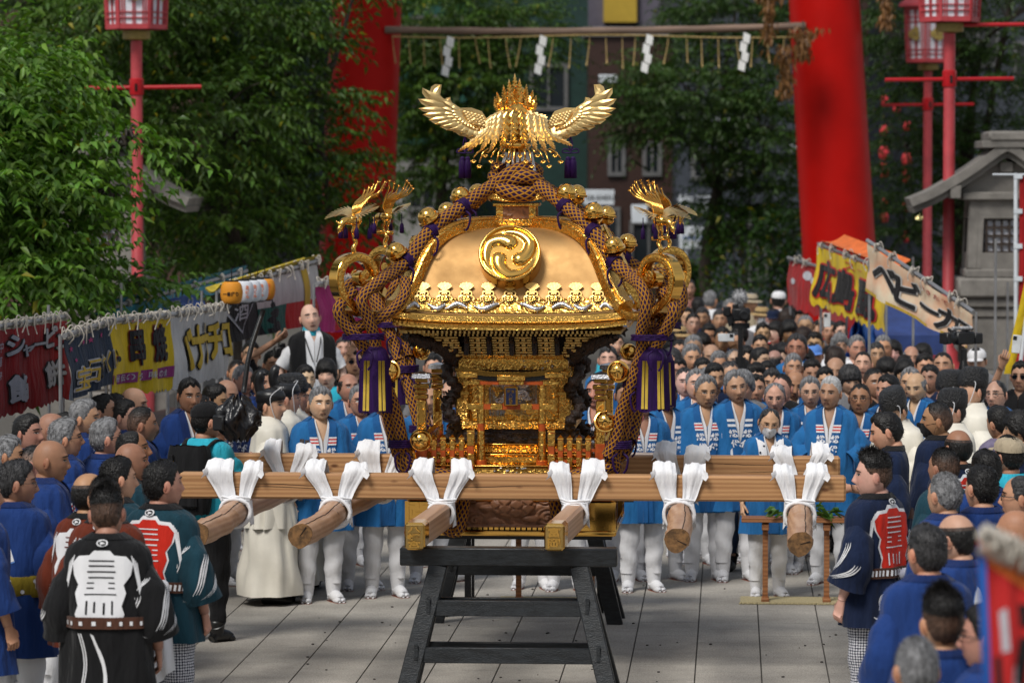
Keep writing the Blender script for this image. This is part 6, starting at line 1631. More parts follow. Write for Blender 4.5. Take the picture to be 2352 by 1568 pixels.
def hair_shell(fc, style, G, th, r, tufts, pale=False):
 line, top, side = HL[style]
 z, ath = G[..., 2], np.abs(th)[None]
 h = np.interp(ath, HL_T, line) + 0.004 * np.sin(th * 9 + r.uniform(0, 6))[None] + r.uniform(-0.004, 0.006)
 up = smooth01((z - 0.02) / 0.075)
 T = (side + (top - side) * up) * smooth01((z - h + 0.006) / 0.016)
 if style == 'ring': T = side * smooth01((z - h + 0.006) / 0.016) * smooth01((0.068 - z) / 0.03)
 if style == 'receding': T *= 1 - 0.55 * smooth01((z - 0.085) / 0.02)
 if style in ('fade', 'short', 'combed'): T *= 1 + 0.5 * up * np.clip(np.cos(th), 0, 1)[None] ** 2
 keep = T > 0.0012
 n = G / (np.linalg.norm(G, axis=-1, keepdims=True) + 1e-9)
 if style == 'curly': T = T + keep * 0.010 * np.sin(ath * 23 + z * 190) * np.cos(z * 210)
 jit = r.normal(size=T.shape) * 0.10 * T
 V = G + n * (T + jit - 0.0012)[..., None]
 nz, nt = T.shape
 q = keep; f = []
 idx = np.arange(nz * nt).reshape(nz, nt)
 for i in range(nz - 1):
  k = q[i] | q[i + 1]
  k2 = k | np.roll(k, -1)
  for j in np.nonzero(k2 & (q[i] | np.roll(q[i], -1) | q[i + 1] | np.roll(q[i + 1], -1)))[0]:
   j2 = (j + 1) % nt
   if q[i, j] or q[i + 1, j] or q[i, j2] or q[i + 1, j2]: f.append((idx[i, j], idx[i + 1, j], idx[i + 1, j2], idx[i, j2]))
 mb = MB()
 tint = np.ones((nz, nt, 3))
 if style in ('fade', 'crew', 'ring') and not pale: tint = tint * (1 + (1 - up)[..., None] * np.array([10, 6, 4.0]) * (T < 0.006)[..., None])
 mb.add(V.reshape(-1, 3), f, 0, a=tint.reshape(-1, 3))
 mb.f.append(tuple(idx[0])[::1]); mb.m.append(0)
 if tufts and top > 0:
  cand = np.argwhere(T > 0.6 * min(top, side)); ii = cand[r.integers(0, len(cand), tufts)]
  b = V[ii[:, 0], ii[:, 1]] - n[ii[:, 0], ii[:, 1]] * 0.002; nn = n[ii[:, 0], ii[:, 1]]; tk = T[ii[:, 0], ii[:, 1]]
  comb = np.array([0, 0.5, -0.45]) + r.normal(size=(tufts, 3)) * 0.22
  if style in ('fade', 'crew'): comb = np.array([0, 0.25, 0.15]) + r.normal(size=(tufts, 3)) * 0.3
  d = nn * (0.35 if style in ('fade', 'crew') else 0.12) + comb * 0.8; d /= np.linalg.norm(d, axis=1)[:, None]
  sd = np.cross(d, r.normal(size=(tufts, 3))); sd /= np.linalg.norm(sd, axis=1)[:, None]
  L = (tk * 0.8 + 0.006)[:, None] * r.uniform(0.6, 1.5, (tufts, 1))
  v = np.stack([b - sd * 0.0016, b + sd * 0.0016, b + d * L], 1).reshape(-1, 3)
  tt = np.repeat(r.uniform(0.5, 2.4, (tufts, 1)) * np.ones((1, 3)), 3, 0)
  mb.add(v, [(3 * k, 3 * k + 1, 3 * k + 2) for k in range(tufts)], 0, a=tt)
 return mb
def head_rot(yaw, pitch, roll=0.0):
 R = (Matrix.Rotation(yaw, 3, 'Z') @ Matrix.Rotation(pitch, 3, 'X') @ Matrix.Rotation(roll, 3, 'Y'))
 R = np.array(R); piv = np.array([0, 0.02, 1.48])
 return lambda v: (np.asarray(v) * 1.11 + np.array([0, 0, HC - 0.012]) - piv) @ R.T + piv
def hand(mb, w, d, nrm, curl=0.5, side=1, n=6, m=0):
 w, d, nrm = np.array(w, float), np.array(d, float), np.array(nrm, float)
 d /= np.linalg.norm(d); nrm -= d * np.dot(d, nrm); nrm /= np.linalg.norm(nrm); s = np.cross(d, nrm) * side
 sec = []
 for t, hw, hh in ((-0.01, 0.026, 0.020), (0.02, 0.032, 0.018), (0.06, 0.040, 0.015), (0.092, 0.041, 0.012)):
  th = np.linspace(0, 2 * PI, 10, endpoint=False)
  sec.append(w + d * t + np.cos(th)[:, None] * s * hw + np.sin(th)[:, None] * nrm * hh)
 mb.grid(np.array(sec), m, cv=True)
 mb.f.append(tuple(range(mb.n - 10, mb.n))); mb.m.append(m)
 for k, (o, L) in enumerate(((0.030, 0.070), (0.010, 0.080), (-0.011, 0.074), (-0.031, 0.058))):
  p = [w + d * 0.075 + s * o, w + d * 0.094 + s * o]; a = 0.25 * curl + 0.06 * k * curl
  for q in (0.45, 0.30, 0.25):
   a += curl * (0.55 if q > 0.4 else 0.75)
   p.append(p[-1] + (d * math.cos(a) + nrm * math.sin(a)) * L * q)
  mb.tube(p, [0.0085, 0.0095, 0.0085, 0.0080, 0.0060], n, m)
 a = [w + d * 0.02 + s * 0.022, w + d * 0.045 + s * 0.043 + nrm * 0.010, w + d * 0.072 + s * 0.050 + nrm * 0.024, w + d * 0.092 + s * (0.046 - 0.012 * curl) + nrm * (0.030 + 0.012 * curl)]
 mb.tube(a, [0.013, 0.0115, 0.0100, 0.0070], n, m)
POSE = {'down': [((.242, .03, 1.10), (.245, -.05, .86)), ((.242, .03, 1.10), (.245, -.05, .86))], 'front': [((.262, .0, 1.11), (.060, -.215, .97)), ((.262, .0, 1.11), (.045, -.205, .945))], 'back': [((.25, .10, 1.12), (.07, .20, .94)), ((.25, .10, 1.12), (.05, .215, .92))],
  'wide': [((.285, .03, 1.11), (.30, -.05, .87)), ((.285, .03, 1.11), (.30, -.05, .87))], 'shoot': [((.24, -.12, 1.20), (.08, -.30, 1.50)), ((.24, -.12, 1.20), (.09, -.30, 1.46))], 'raise': [((.26, -.14, 1.38), (.12, -.26, 1.66)), ((.242, .03, 1.10), (.245, -.05, .86))], 'phone': [((.24, -.16, 1.30), (.13, -.30, 1.58)), ((.242, .03, 1.10), (.20, -.12, .92))], 'over': [((.30, -.10, 1.62), (.06, -.24, 1.80)), ((.24, -.12, 1.26), (.10, -.27, 1.60))]}
SH = [(1.462, .074, .072, .018), (1.446, .112, .084, .014), (1.424, .166, .100, .010), (1.392, .207, .116, .006), (1.335, .226, .128, .004), (1.20, .222, .134, 0), (1.02, .216, .140, 0), (0.80, .232, .152, 0), (0.58, .248, .162, 0), (0.30, .262, .172, 0), (0.05, .275, .18, 0)]
class Shell:
 low = False
 def __init__(s, r, grow=1.0, belly=0.0, gap=None, flare=0.0, fold=1.0, zmin=0.58):
  q = np.array(SH)[::-1]
  s.z, s.a_, s.b_, s.y_ = q.T; s.g, s.belly, s.gap, s.flare, s.fold = grow, belly, gap, flare, fold
  s.ph = r.uniform(0, 6.28, 4); s.k = r.integers(5, 9)
 def P(s, th, z, off=0.0):
  th, z = np.broadcast_arrays(np.asarray(th, float), np.asarray(z, float))
  bl = s.belly * np.exp(-((z - 1.05) / 0.2) ** 2); fl = s.flare * np.clip((1.1 - z) / 1.0, 0, 1)
  a = np.interp(z, s.z, s.a_) * s.g + fl + bl * 0.4; b = np.interp(z, s.z, s.b_) * s.g + fl + bl
  am = s.fold * np.interp(z, [0.3, 0.6, 1.0, 1.25, 1.42], [.022, .018, .012, .008, .0015])
  w = am * (0.6 * np.sin(s.k * th + s.ph[0] + 3 * z) + 0.4 * np.sin((s.k + 4) * th + s.ph[1] - 5 * z) + 0.45 * np.sin(3 * th + 14 * z + s.ph[2]))
  sn, cs = np.sin(th), np.cos(th)
  pw = lambda v: np.sign(v) * np.abs(v) ** 0.86
  return np.stack([(a + w + off) * pw(sn), np.interp(z, s.z, s.y_) - (b + w + off) * pw(cs) - bl * 0.3 * np.clip(cs, 0, 1), z], -1)
 def edge(s, z):
  a = np.interp(z, s.z, s.a_) * s.g
  return np.clip((s.gap(z) if s.gap else np.zeros_like(z)) / (a + 1e-6), 0.004, 1.2)
 def mesh(s, mb, z0, z1, nz=22, nt=44, m=0, uvs=False):
  if s.low: nz, nt = 9, 24
  z = np.concatenate([np.linspace(z1, 1.36, 5, endpoint=False), np.linspace(1.36, z0, nz)]) if z1 > 1.40 else np.linspace(z1, z0, nz)
  e = s.edge(z) if s.gap else np.full(len(z), 0.0)
  u = np.linspace(0, 1, nt)
  th = e[:, None] + u[None] * (2 * PI - 2 * e[:, None])
  G = s.P(th, z[:, None])
  uv = np.stack([th * 0.23, np.broadcast_to(z[:, None], th.shape)], -1) if uvs else None
  mb.grid(G, m, uv=uv)
  mb.grid(s.P(th[-2:], np.stack([np.full(nt, z0), np.full(nt, z0 + 0.03)])[:, :], 0.0) * [0.98, 0.98, 1], m)
  return mb
def tube_pts(sh_, el, wr):
 return spline([sh_, (sh_ + el) / 2, el, (el + wr) / 2, wr], 16)
PEOPLE = []
def person(px, ytop, h, yaw, hair, hcol, skin, outfit, label, pose='down', hy=0, hp=0, hr=0, glasses=None, mask=None, hat=None, belly=None, arms=None, lift=0.0, group=None, lean=0.0, marks=True, stripe='red', tall=1.70, dz=0.0):
 r = np.random.default_rng(int(px * 7 + ytop * 13) % 100000 + 5)
 s = h / 1.70
 loc = PZ(px, ytop, h + lift)
 d = loc[1]
 near, mid = d < 25.5, d < 33.5; Shell.low = not mid; yj = np.random.default_rng(int(px + 3 * ytop)).normal(size=3); hy, hp, hr = hy + 7 * yj[0], hp + 3 * yj[1], hr + 2.5 * yj[2]
 t = thing('person', label, 'person', (loc[0], loc[1], lift), rad(yaw), group)
 t.scale = (s * r.uniform(0.97, 1.03),) * 2 + (s,)
 if lean: t.rotation_euler[1] = rad(lean)
 yaw_, pit_ = rad(hy), rad(hp)
 HR = head_rot(yaw_, pit_, rad(hr))
 fc = Face(r)
 nt, nz = (60, 48) if near else ((44, 36) if mid else (28, 24))
 mb = MB()
 G, th = fc.grid(nt, nz)
 ax = np.abs(G[..., 0]); e = lambda u, w: np.exp(-(u / w) ** 2)
 fr = (G[..., 1] < 0)
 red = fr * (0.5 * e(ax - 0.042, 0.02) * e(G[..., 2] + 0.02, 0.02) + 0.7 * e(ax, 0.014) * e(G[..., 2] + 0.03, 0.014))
 dk = fr * (0.30 * e(ax - 0.031, 0.020) * e(G[..., 2] - 0.006, 0.014) + 0.22 * e(G[..., 2] + 0.085, 0.022) * e(ax, 0.04) * (r.random() < 0.5) + 0.35 * e(ax - 0.030 + (G[..., 2] + 0.05) * 0.25, 0.0045) * e(G[..., 2] + 0.05, 0.022))  # eye sockets and smile folds tinted darker, shade put into the skin colour
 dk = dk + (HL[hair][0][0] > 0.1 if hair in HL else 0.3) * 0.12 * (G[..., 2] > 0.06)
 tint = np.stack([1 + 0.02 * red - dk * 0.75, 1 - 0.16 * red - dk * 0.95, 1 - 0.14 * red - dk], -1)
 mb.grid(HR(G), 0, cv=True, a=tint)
 for q, i0 in ((0, mb.n - nt * nz), (1, mb.n - nt)):
  c = tuple(range(i0, i0 + nt)); mb.f.append(c if q else c[::-1]); mb.m.append(0)
 for sx in (-1, 1):
  R = np.array(Matrix.Rotation(sx * 0.45, 3, 'Z') @ Matrix.Rotation(0.15, 3, 'X'))
  v = MB(); v.ball((0, 0, 0), (0.0085, 0.021, 0.033), 8, 10); v.ball((sx * 0.003, 0.006, -0.004), (0.0085, 0.010, 0.018), 6, 8, a=(0.75, 0.65, 0.62))
  vv = np.concatenate(v.v) @ R.T + np.array([sx * (fc.a + 0.0035), 0.012, -0.008])
  mb.add(HR(vv), v.f, 0, a=np.concatenate(v.a) * [1.0, 0.88, 0.86])
 if abs(hy + yaw) < 130 or abs(hy + yaw) > 230:
  for sx in (-1, 1):
   tt = np.linspace(0, 2 * PI, 12, endpoint=False)
   ex, ez = 0.0315 * sx + 0.0150 * np.cos(tt), 0.0095 + 0.0042 * fc.eye * np.sin(tt) + 0.001 * np.cos(tt) * sx
   pts = np.stack([ex, fc.front(ex, ez) - 0.0012, ez], 1); mb.add(HR(pts), [tuple(range(12))], 2)
   ex, ez = 0.0315 * sx + 0.0075 * np.cos(tt), 0.0098 + 0.0044 * fc.eye * np.sin(tt)
   pts = np.stack([ex, fc.front(ex, ez) - 0.0020, ez], 1); mb.add(HR(pts), [tuple(range(12))], 1)
   for zz, w, hgt, mi, bend in ((0.0142, 0.0180, 0.0044, 1, -0.0045), (0.0335 + fc.bz, 0.0225, 0.0074, 4, -0.005)):
    u = np.linspace(-1, 1, 7); xx = 0.0315 * sx + w * u; zc_ = zz + bend * u ** 2 * (1 if mi == 1 else 0.8) + (0.002 * u * sx * -1 if mi == 4 else 0)
    ht = hgt * (1 - 0.6 * np.abs(u) ** 2)
    rows = [np.stack([xx, fc.front(xx, zc_ + o * ht) - (0.0018 if mi == 1 else 0.0030), zc_ + o * ht], 1) for o in (-0.5, 0.5)]
    mb.grid(HR(np.array(rows)), mi)
  u = np.linspace(-1, 1, 9)
  for zz, hgt in ((-0.0585, 0.0055), (-0.0695, 0.0065)):
   ht = hgt * (1 - u ** 2 * 0.9); rows = [np.stack([0.023 * u, fc.front(0.023 * u, zz + o * ht + 0.001 * u ** 2) - 0.0010, zz + o * ht], 1) for o in (-0.5, 0.5)]
   mb.grid(HR(np.array(rows)), 3)
  rows = [np.stack([0.024 * u, fc.front(0.024 * u, -0.0642 + o * 0.0026) - 0.0014, -0.0642 + o * 0.0026 - 0.002 * u ** 2], 1) for o in (-0.5, 0.5)]
  mb.grid(HR(np.array(rows)), 1)
  for sx in (-1, 1):
   c = np.array([sx * 0.0075, 0, -0.0375]); tt = np.linspace(0, 2 * PI, 6, endpoint=False)
   xx, zz = c[0] + 0.0035 * np.cos(tt), c[2] + 0.002 * np.sin(tt); mb.add(HR(np.stack([xx, fc.front(xx, zz) - 0.001, zz], 1)), [tuple(range(6))], 1)
 nk = HR([0, 0.022, -0.10 - 0.0])
 mb.tube(spline([(0, 0.022, 1.33), (0, 0.022, 1.42), nk, nk * 0.6 + HR([0, 0.01, -0.04]) * 0.4], 8), [0.075, 0.060, 0.056, 0.058, 0.06, 0.06, 0.06, 0.05], 16, a=(0.96, 0.92, 0.9))
 zz = np.array([1.455, 1.43, 1.39, 1.3, 1.15, 1.0, 0.9, 0.82]); tt = np.linspace(0, 2 * PI, 20, endpoint=False)
 aa = np.array([.056, .075, .115, .165, .17, .16, .165, .15]); bb = np.array([.055, .062, .075, .098, .105, .10, .10, .095])
 mb.grid(np.stack([aa[:, None] * np.sin(tt), 0.008 - bb[:, None] * np.cos(tt), np.broadcast_to(zz[:, None], (8, 20))], -1), 0, cv=True)
 ar = arms or POSE[pose]
 AR = []
 for sx, (el, wr) in zip((-1, 1), ar):
  el, wr = np.array(el, float) * [sx, 1, 1], np.array(wr, float) * [sx, 1, 1]
  sh_ = np.array([sx * 0.168, 0.0, 1.335])
  pth = tube_pts(sh_, el, wr); AR.append((pth, el, wr))
  mb.tube(pth, np.interp(np.arange(16), [0, 3, 7, 10, 15], [.040, .036, .033, .036, .027]), 10)
  fd = wr - el; fd /= np.linalg.norm(fd)
  nrm = np.array([-sx * 0.9, 0.15, 0]) if pose in ('down', 'wide') else np.array([0, 0.6, 0.5])
  hand(mb, wr + fd * 0.012, fd + (np.array([0, -0.1, -0.3]) if pose in ('down', 'wide') else 0), nrm, 0.62 + 0.2 * r.random(), -sx, 7 if near else 5)
 for sx in (-1, 1):
  mb.tube(spline([(sx * .085, 0, .90), (sx * .095, -.005, .50), (sx * .10, .015, .09)], 12), np.interp(np.arange(12), [0, 5, 7, 11], [.085, .055, .053, .036]), 9)
  mb.tube([(sx * .103, .03, .05), (sx * .105, -.04, .045), (sx * .108, -.11, .036)], [.030, .030, .018], 8)
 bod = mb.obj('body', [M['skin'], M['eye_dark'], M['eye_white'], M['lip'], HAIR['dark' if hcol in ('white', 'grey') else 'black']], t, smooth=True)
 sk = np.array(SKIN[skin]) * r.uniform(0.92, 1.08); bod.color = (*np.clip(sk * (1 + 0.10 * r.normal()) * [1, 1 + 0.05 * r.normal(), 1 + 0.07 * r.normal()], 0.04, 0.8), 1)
 if hair in HL:
  hm = hair_shell(fc, hair, G, th, r, 2600 if near else (450 if mid else 0), hcol in ('grey', 'white'))
  hm.v = [HR(np.concatenate(hm.v))]
  hm.obj('hair', [HAIR[hcol]], t, smooth=True)
 bel = belly if belly is not None else r.uniform(0, 0.045)
 def sleeves(mt, name, t_end, r0, r1, cuff=None, drop=0.0, fold=0.006):
  out = []
  for sx, (pth, el, wr) in zip((-1, 1), AR):
   k = max(6, int(16 * t_end)); p = pth[:k].copy(); p[0] += [-sx * 0.035, 0, 0.0]
   q = np.linspace(0, 1, k); rr = (r0 + (r1 - r0) * q) * np.interp(q, [0, 0.35], [0.62, 1]); p[:, 2] -= np.interp(q, [0, 0.4], [0.040, 0]); p[0, 0] -= sx * 0.03; p[:, 0] -= sx * np.interp(q, [0.1, 0.5, 1], [0.0, 0.022, 0.012])
   p[:, 2] -= drop * q ** 2
   b = MB(); nn = 18 if mid else 10
   T = np.gradient(p, axis=0); T /= np.linalg.norm(T, axis=1)[:, None]
   x, y, _ = rot_to(T[0]); X = [x]
   for i in range(1, k):
    x = X[-1] - T[i] * np.dot(X[-1], T[i]); X.append(x / np.linalg.norm(x))
   X = np.array(X); Y = np.cross(T, X); tt = np.linspace(0, 2 * PI, nn, endpoint=False)
   w = rr[:, None] * (1 + 0.05 * np.sin(2 * tt + sx)[None]) + fold * (np.sin(q[:, None] * 15 + 1.6 * np.sin(tt[None] + sx) * 2 + sx) + 0.6 * np.sin(3 * tt[None] + 6 * q[:, None])) * (0.3 + q[:, None])
   Gs = p[:, None] + w[..., None] * (np.cos(tt)[None, :, None] * X[:, None] + np.sin(tt)[None, :, None] * Y[:, None])
   b.grid(Gs, 0, cv=True, flip=True)
   b.grid(np.array([Gs[-1], Gs[-1] * 0.5 + p[-2] * 0.5, np.broadcast_to(p[-3], Gs[-1].shape)]), 0, cv=True, flip=True)
   out.append((b.obj(name, [mt], t, smooth=True), Gs, p))
  return out
 def trousers(mt, z_lo=0.16, r0=0.098, r1=0.056, uvs=False):
  b = MB()
  for sx in (-1, 1):
   N_ = 20 if mid else 9; p = spline([(sx * .088, .0, .92), (sx * .098, -.008, .52), (sx * .103, .012, z_lo)], N_)
   q = np.linspace(0, 1, N_)[:, None]; tt = np.linspace(0, 2 * PI, 17 if mid else 9)
   w = np.interp(q, [0, 0.45, 1], [r0 * 1.12, r0 * 0.88, r1]) + 0.006 * np.sin(q * 26 + 2 * np.sin(tt + sx)) * (0.4 + q) + 0.004 * np.sin(3 * tt + q * 5)
   G_ = np.stack([p[:, :1] + w * np.cos(tt), p[:, 1:2] + w * np.sin(tt) * 1.05, np.broadcast_to(p[:, 2:], w.shape)], -1)
   b.grid(G_, 0, uv=np.stack([np.broadcast_to(tt * 0.09, w.shape), np.broadcast_to(p[:, 2:], w.shape)], -1), flip=True)
  b.ball((0, 0, 0.90), (0.185, 0.125, 0.13), 10, 18)
  return b.obj('trousers', [mt], t, smooth=True)
 def tabi(mt, sole=True, top=0.29):
  for sx in (-1, 1):
   b = MB()
   b.tube(spline([(sx * .103, .018, top), (sx * .103, .022, .14), (sx * .104, .02, .06)], 9), np.linspace(.069, .049, 9), 12)
   R_ = rad(sx * 12)
   v = MB()
   v.tube([(0, .06, .035), (0, .02, .060), (0, -.05, .058), (0, -.10, .044), (0, -.14, .032)], [.030, .044, .048, .046, .034], 12)
   v.tube([(-sx * .016, -.09, .034), (-sx * .019, -.15, .030), (-sx * .019, -.172, .026)], [.028, .026, .012], 9); v.tube([(sx * .018, -.09, .034), (sx * .021, -.135, .028), (sx * .021, -.158, .024)], [.030, .028, .012], 9)
   vv = np.concatenate(v.v); vv[:, 2] = np.maximum(vv[:, 2], 0.012)
   c_, s_ = math.cos(R_), math.sin(R_)
   vv = vv @ np.array([[c_, s_, 0], [-s_, c_, 0], [0, 0, 1]]) + [sx * .105, .02, 0]
   b.add(vv, v.f, 0)
   if sole:
    po_ = np.array([(.032, .075), (.04, 0), (.044, -.09), (.044, -.15), (.03, -.175), (.004, -.165), (-.004, -.165), (-.03, -.178), (-.042, -.14), (-.04, 0), (-.032, .075)])[::-1] * [1.0, 1.0]
    po_ = po_ @ np.array([[c_, s_], [-s_, c_]]) + [sx * .105, .02]
    b.prism(po_, 0.014, (0, 0, 0.0), (1, 0, 0), (0, 1, 0), (0, 0, 1), m=1)
   b.obj('tabi_boot' if sole else 'shoe', [mt, M['sole']], t, smooth=True)
 strips = None
 def happi(mt, cm, z0=0.58, gapw=0.064, zv=1.06, slv=(0.80, 0.080, 0.11), text=None, bars=None, fold=1.0):
  sh = Shell(r, 1.0, bel, lambda z: gapw * np.clip((z - zv) / (1.46 - zv), 0, 1) ** 0.9, flare=0.012, fold=fold)
  b = MB(); sh.mesh(b, z0, 1.462); gm_ = b.obj('happi_coat', [mt], t, smooth=True)
  sl = sleeves(mt, 'sleeve', *slv, drop=0.02)
  def strip(sg, q, z, off):
   a = np.interp(z, sh.z, sh.a_); return sh.P(sg * (sh.edge(np.asarray(z, float)) - 0.012 / a + q * 0.058 / a), z, off)
  if abs(yaw) < 110:
   c_ = MB(); zz = np.linspace(1.462, z0 + 0.01, 26)
   for sg in (-1, 1):
    rows = np.stack([strip(sg, q, zz, o) for q, o in ((0, 0.0), (0.02, 0.010), (0.98, 0.010), (1, 0.0))], 0); c_.grid(rows, 0, flip=sg > 0)
   co = c_.obj('collar', [cm], gm_, smooth=30)
   if text and marks:
    b = MB()
    for sg in (-1, 1):
     for k, ch_ in enumerate(text):
      v, f = glyph(ch_, 0.028); z = 1.205 - 0.082 * k + (v[:, 1] - 0.5) * 0.068; q = 0.5 + sg * (v[:, 0] - 0.5) * 1.10
      b.add(strip(sg, q, z, 0.013), f, 0)
    b.obj('collar_lettering', [CL['white']], co, smooth=False)
   if bars and marks:
    b = MB()
    for sg in (-1, 1):
     for k, mi in enumerate((0, 1, 0, 1, 0) if bars == 'red' else (0, 2, 0)):
      z_ = 1.318 - 0.0125 * k * (1 if bars == 'red' else 1.6); hh_ = 0.0125 * (1 if bars == 'red' else 1.6)
      if mi == 2: continue
      qq = np.linspace(0.0, 1.0, 4); b.grid(np.stack([strip(sg, qq, np.full(4, z_), 0.0125), strip(sg, qq, np.full(4, z_ - hh_), 0.0125)]), mi)
    b.obj('collar_stripes', [CL['white'], CL['red']], co, smooth=False)
  b = MB(); ring_t = np.linspace(0.9, 2 * PI - 0.9, 20); b.grid(np.stack([sh.P(ring_t, np.full(20, z_), o) for z_, o in ((1.440, 0.006), (1.470, 0.010), (1.472, 0.002))]), 0, flip=True); b.obj('neck_band', [cm], gm_, smooth=True)
  return sh, gm_, sl
 def shirt(mt, z1=1.452, gapw=0.045, zv=1.27, z0=0.80, grow=0.93):
  b = MB(); Shell(r, grow, bel * 0.9, lambda z: gapw * np.clip((z - zv) / (1.46 - zv), 0, 1), fold=0.5).mesh(b, z0, z1, 8, 20); return b.obj('shirt', [mt], t, smooth=True)
 on_back = lambda sh, u, v, off: sh.P(PI + np.asarray(u) / np.interp(v, sh.z, sh.a_ * 1.0) * 0.93, v, off)
 def decal(par, sh, polys, mt, off, name='crest', ref=0.028):
  b = MB()
  for v, f in polys:
   v, f = refine(np.asarray(v, float), f, ref)
   b.add(on_back(sh, v[:, 0], v[:, 1], off), f)
  return b.obj(name, [mt], par, smooth=True)
 if outfit in ('happi', 'royal'):
  hp_ = outfit == 'happi'
  shirt(CL['white'])
  sh, gm_, sl = happi(CL['happi' if hp_ else 'royal'], CL['collar' if hp_ else 'royal_collar'], text='総代' if mid else None, bars=stripe if mid else None, slv=(0.80, 0.080, 0.108) if hp_ else (0.84, 0.080, 0.115))
  if mid or d < 36: trousers(CL['white']); tabi(CL['white'])
  else: trousers(CL['white'])
  if not hp_ and abs(yaw) > 60 and d < 27 and marks:
   bird = [(-.045, .0), (-.07, .06), (-.072, .12), (-.050, .17), (-.028, .20), (-.015, .185), (.0, .14), (.030, .07), (.055, .0), (.02, -.012)]
   for uo, vo, k in ((0.0, 1.14, 1.0),):
    decal(gm_, sh, [([(uo + a * k * 1.08, vo - 0.008 + b_ * k * 1.06) for a, b_ in bird], [tuple(range(10))])], CL['blue_cap'], 0.004, 'bird_outline'); decal(gm_, sh, [([(uo + a * k, vo + b_ * k) for a, b_ in bird], [tuple(range(10))])], CL['white'], 0.006, 'bird_crest')
 elif outfit.startswith('hanten'):
  col = outfit.split('_')[1]
  shirt(CL['white'] if col != 'black' else CL['black'])
  sh, gm_, sl = happi(CL[col], CL['black'], z0=0.70 if col != 'black' else 0.50, slv=(0.82, 0.080, 0.118))
  zc0 = 1.02
  def sc_out(k):
   w = [(-.085, .0), (-.105, .05), (-.090, .09), (-.112, .15), (-.098, .19), (-.135, .235), (-.150, .29), (-.11, .325), (-.05, .330), (-.03, .352), (.03, .352), (.05, .330), (.11, .325), (.150, .29), (.135, .235), (.098, .19), (.112, .15), (.090, .09), (.105, .05), (.085, .0), (.04, .022), (.0, .0), (-.04, .022)]
   return [(a * k, 0.176 + (b_ - 0.176) * k + zc0) for a, b_ in w], [tuple(range(len(w)))]
  fill, bar = {'navy': ('red', 'white'), 'teal': ('red', 'white'), 'black': ('white', 'black'), 'rust': ('white', 'rust')}[col]
  if near and marks:
   decal(gm_, sh, [sc_out(1.20)], CL['white'] if fill == 'red' else CL[col], 0.004, 'crest_outline')
   decal(gm_, sh, [sc_out(1.08)], CL[fill], 0.007, 'crest')
   bars_ = [(-.055, .055, .285, .007), (-.062, .062, .255, .007), (-.055, .055, .225, .007), (-.06, -.028, .198, .006), (.028, .06, .198, .006), (-.06, -.028, .172, .006), (.028, .06, .172, .006), (-.068, .068, .140, .006), (-.055, .055, .312, .006)]
   vb = [(-.055, .04, .11), (-.022, .05, .105), (.012, .04, .10), (.048, .04, .11)]
   pl_ = [([(x0, zc0 + z_), (x1, zc0 + z_), (x1, zc0 + z_ + hh), (x0, zc0 + z_ + hh)], [(0, 1, 2, 3)]) for x0, x1, z_, hh in bars_] + [([(x - .004, zc0 + z0_), (x + .004, zc0 + z0_), (x + .004, zc0 + z1_), (x - .004, zc0 + z1_)], [(0, 1, 2, 3)]) for x, z0_, z1_ in vb]
   decal(gm_, sh, pl_, CL[bar], 0.010, 'crest_strokes')
   tm = [([(0.022 * math.cos(a) , 1.425 + 0.018 * math.sin(a)) for a in np.linspace(0, 6.28, 14, endpoint=False)], [tuple(range(14))])]
   decal(gm_, sh, tm, CL['white'], 0.016, 'neck_roundel', 0.02)
   tm = [([((0.011 + w_) * math.cos(q + a), 1.425 + (0.009 + w_) * math.sin(q + a)) for a, w_ in ((0, .006), (.7, .005), (1.4, .0035), (2.0, .001), (1.4, -.001), (.7, -.003), (0, -.004), (-.3, .001))], [tuple(range(8))]) for q in (0.5, 2.6, 4.7)]
   decal(gm_, sh, tm, CL['black'], 0.018, 'roundel_commas', 0.02)
   st_ = []
   for sg in (-1, 1):
    for k in range(4):
     x0, z_ = sg * (.150 + .012 * k), 1.36 - .012 * k
     st_.append(([(x0, z_), (x0 + sg * .007, z_), (x0 + sg * (.05 - .006 * k) + sg * .02, 1.12 - .02 * k), (x0 + sg * (.045 - .006 * k) + sg * .018, 1.12 - .02 * k)][::sg], [(0, 1, 2, 3)]))
   decal(gm_, sh, st_, CL['white'], 0.006, 'brushed_band')
   b = MB()
   for (so_, Gs, p), sx in zip(sl, (-1, 1)):
    kk, nn = Gs.shape[:2]; cen = p[:, None]
    rng2 = np.random.default_rng(3 + sx)
    for i0, i1, j0, dj in ((1, 5, 12, -3), (3, 6, 7, 4), (4, 9, 14, 2), (6, 9, 9, 5), (8, 11, 13, -4), (5, 10, 4, 3), (8, 11, 2, 4)):
     for q in range(3):
      n_ = 12; ii = np.linspace(i0, min(i1, kk - 1.01), n_); jj = j0 + q * 0.42 + dj * np.linspace(0, 1, n_) ** 1.5
      def at(i_, j_):
       a, bq = int(i_), int(math.floor(j_)); fi, fj = i_ - a, j_ - math.floor(j_)
       g_ = lambda x_, y_: Gs[min(x_, kk - 1), y_ % nn] + (Gs[min(x_, kk - 1), y_ % nn] - p[min(x_, kk - 1)]) * 0.05
       return (g_(a, bq) * (1 - fi) + g_(a + 1, bq) * fi) * (1 - fj) + (g_(a, bq + 1) * (1 - fi) + g_(a + 1, bq + 1) * fi) * fj
      wv = 0.30 * np.sin(np.linspace(0.15, 3.0, n_)) + 0.03 * rng2.normal(size=n_)
      b.grid(np.array([[at(i_, j_ - w_ / 2), at(i_, j_ + w_ / 2)] for i_, j_, w_ in zip(ii, jj, wv)]), 0)
   b.obj('brushed_sleeve_band', [CL['white']], gm_, smooth=True)
  bs = MB(); tt = np.linspace(0, 2 * PI, 40, endpoint=False)
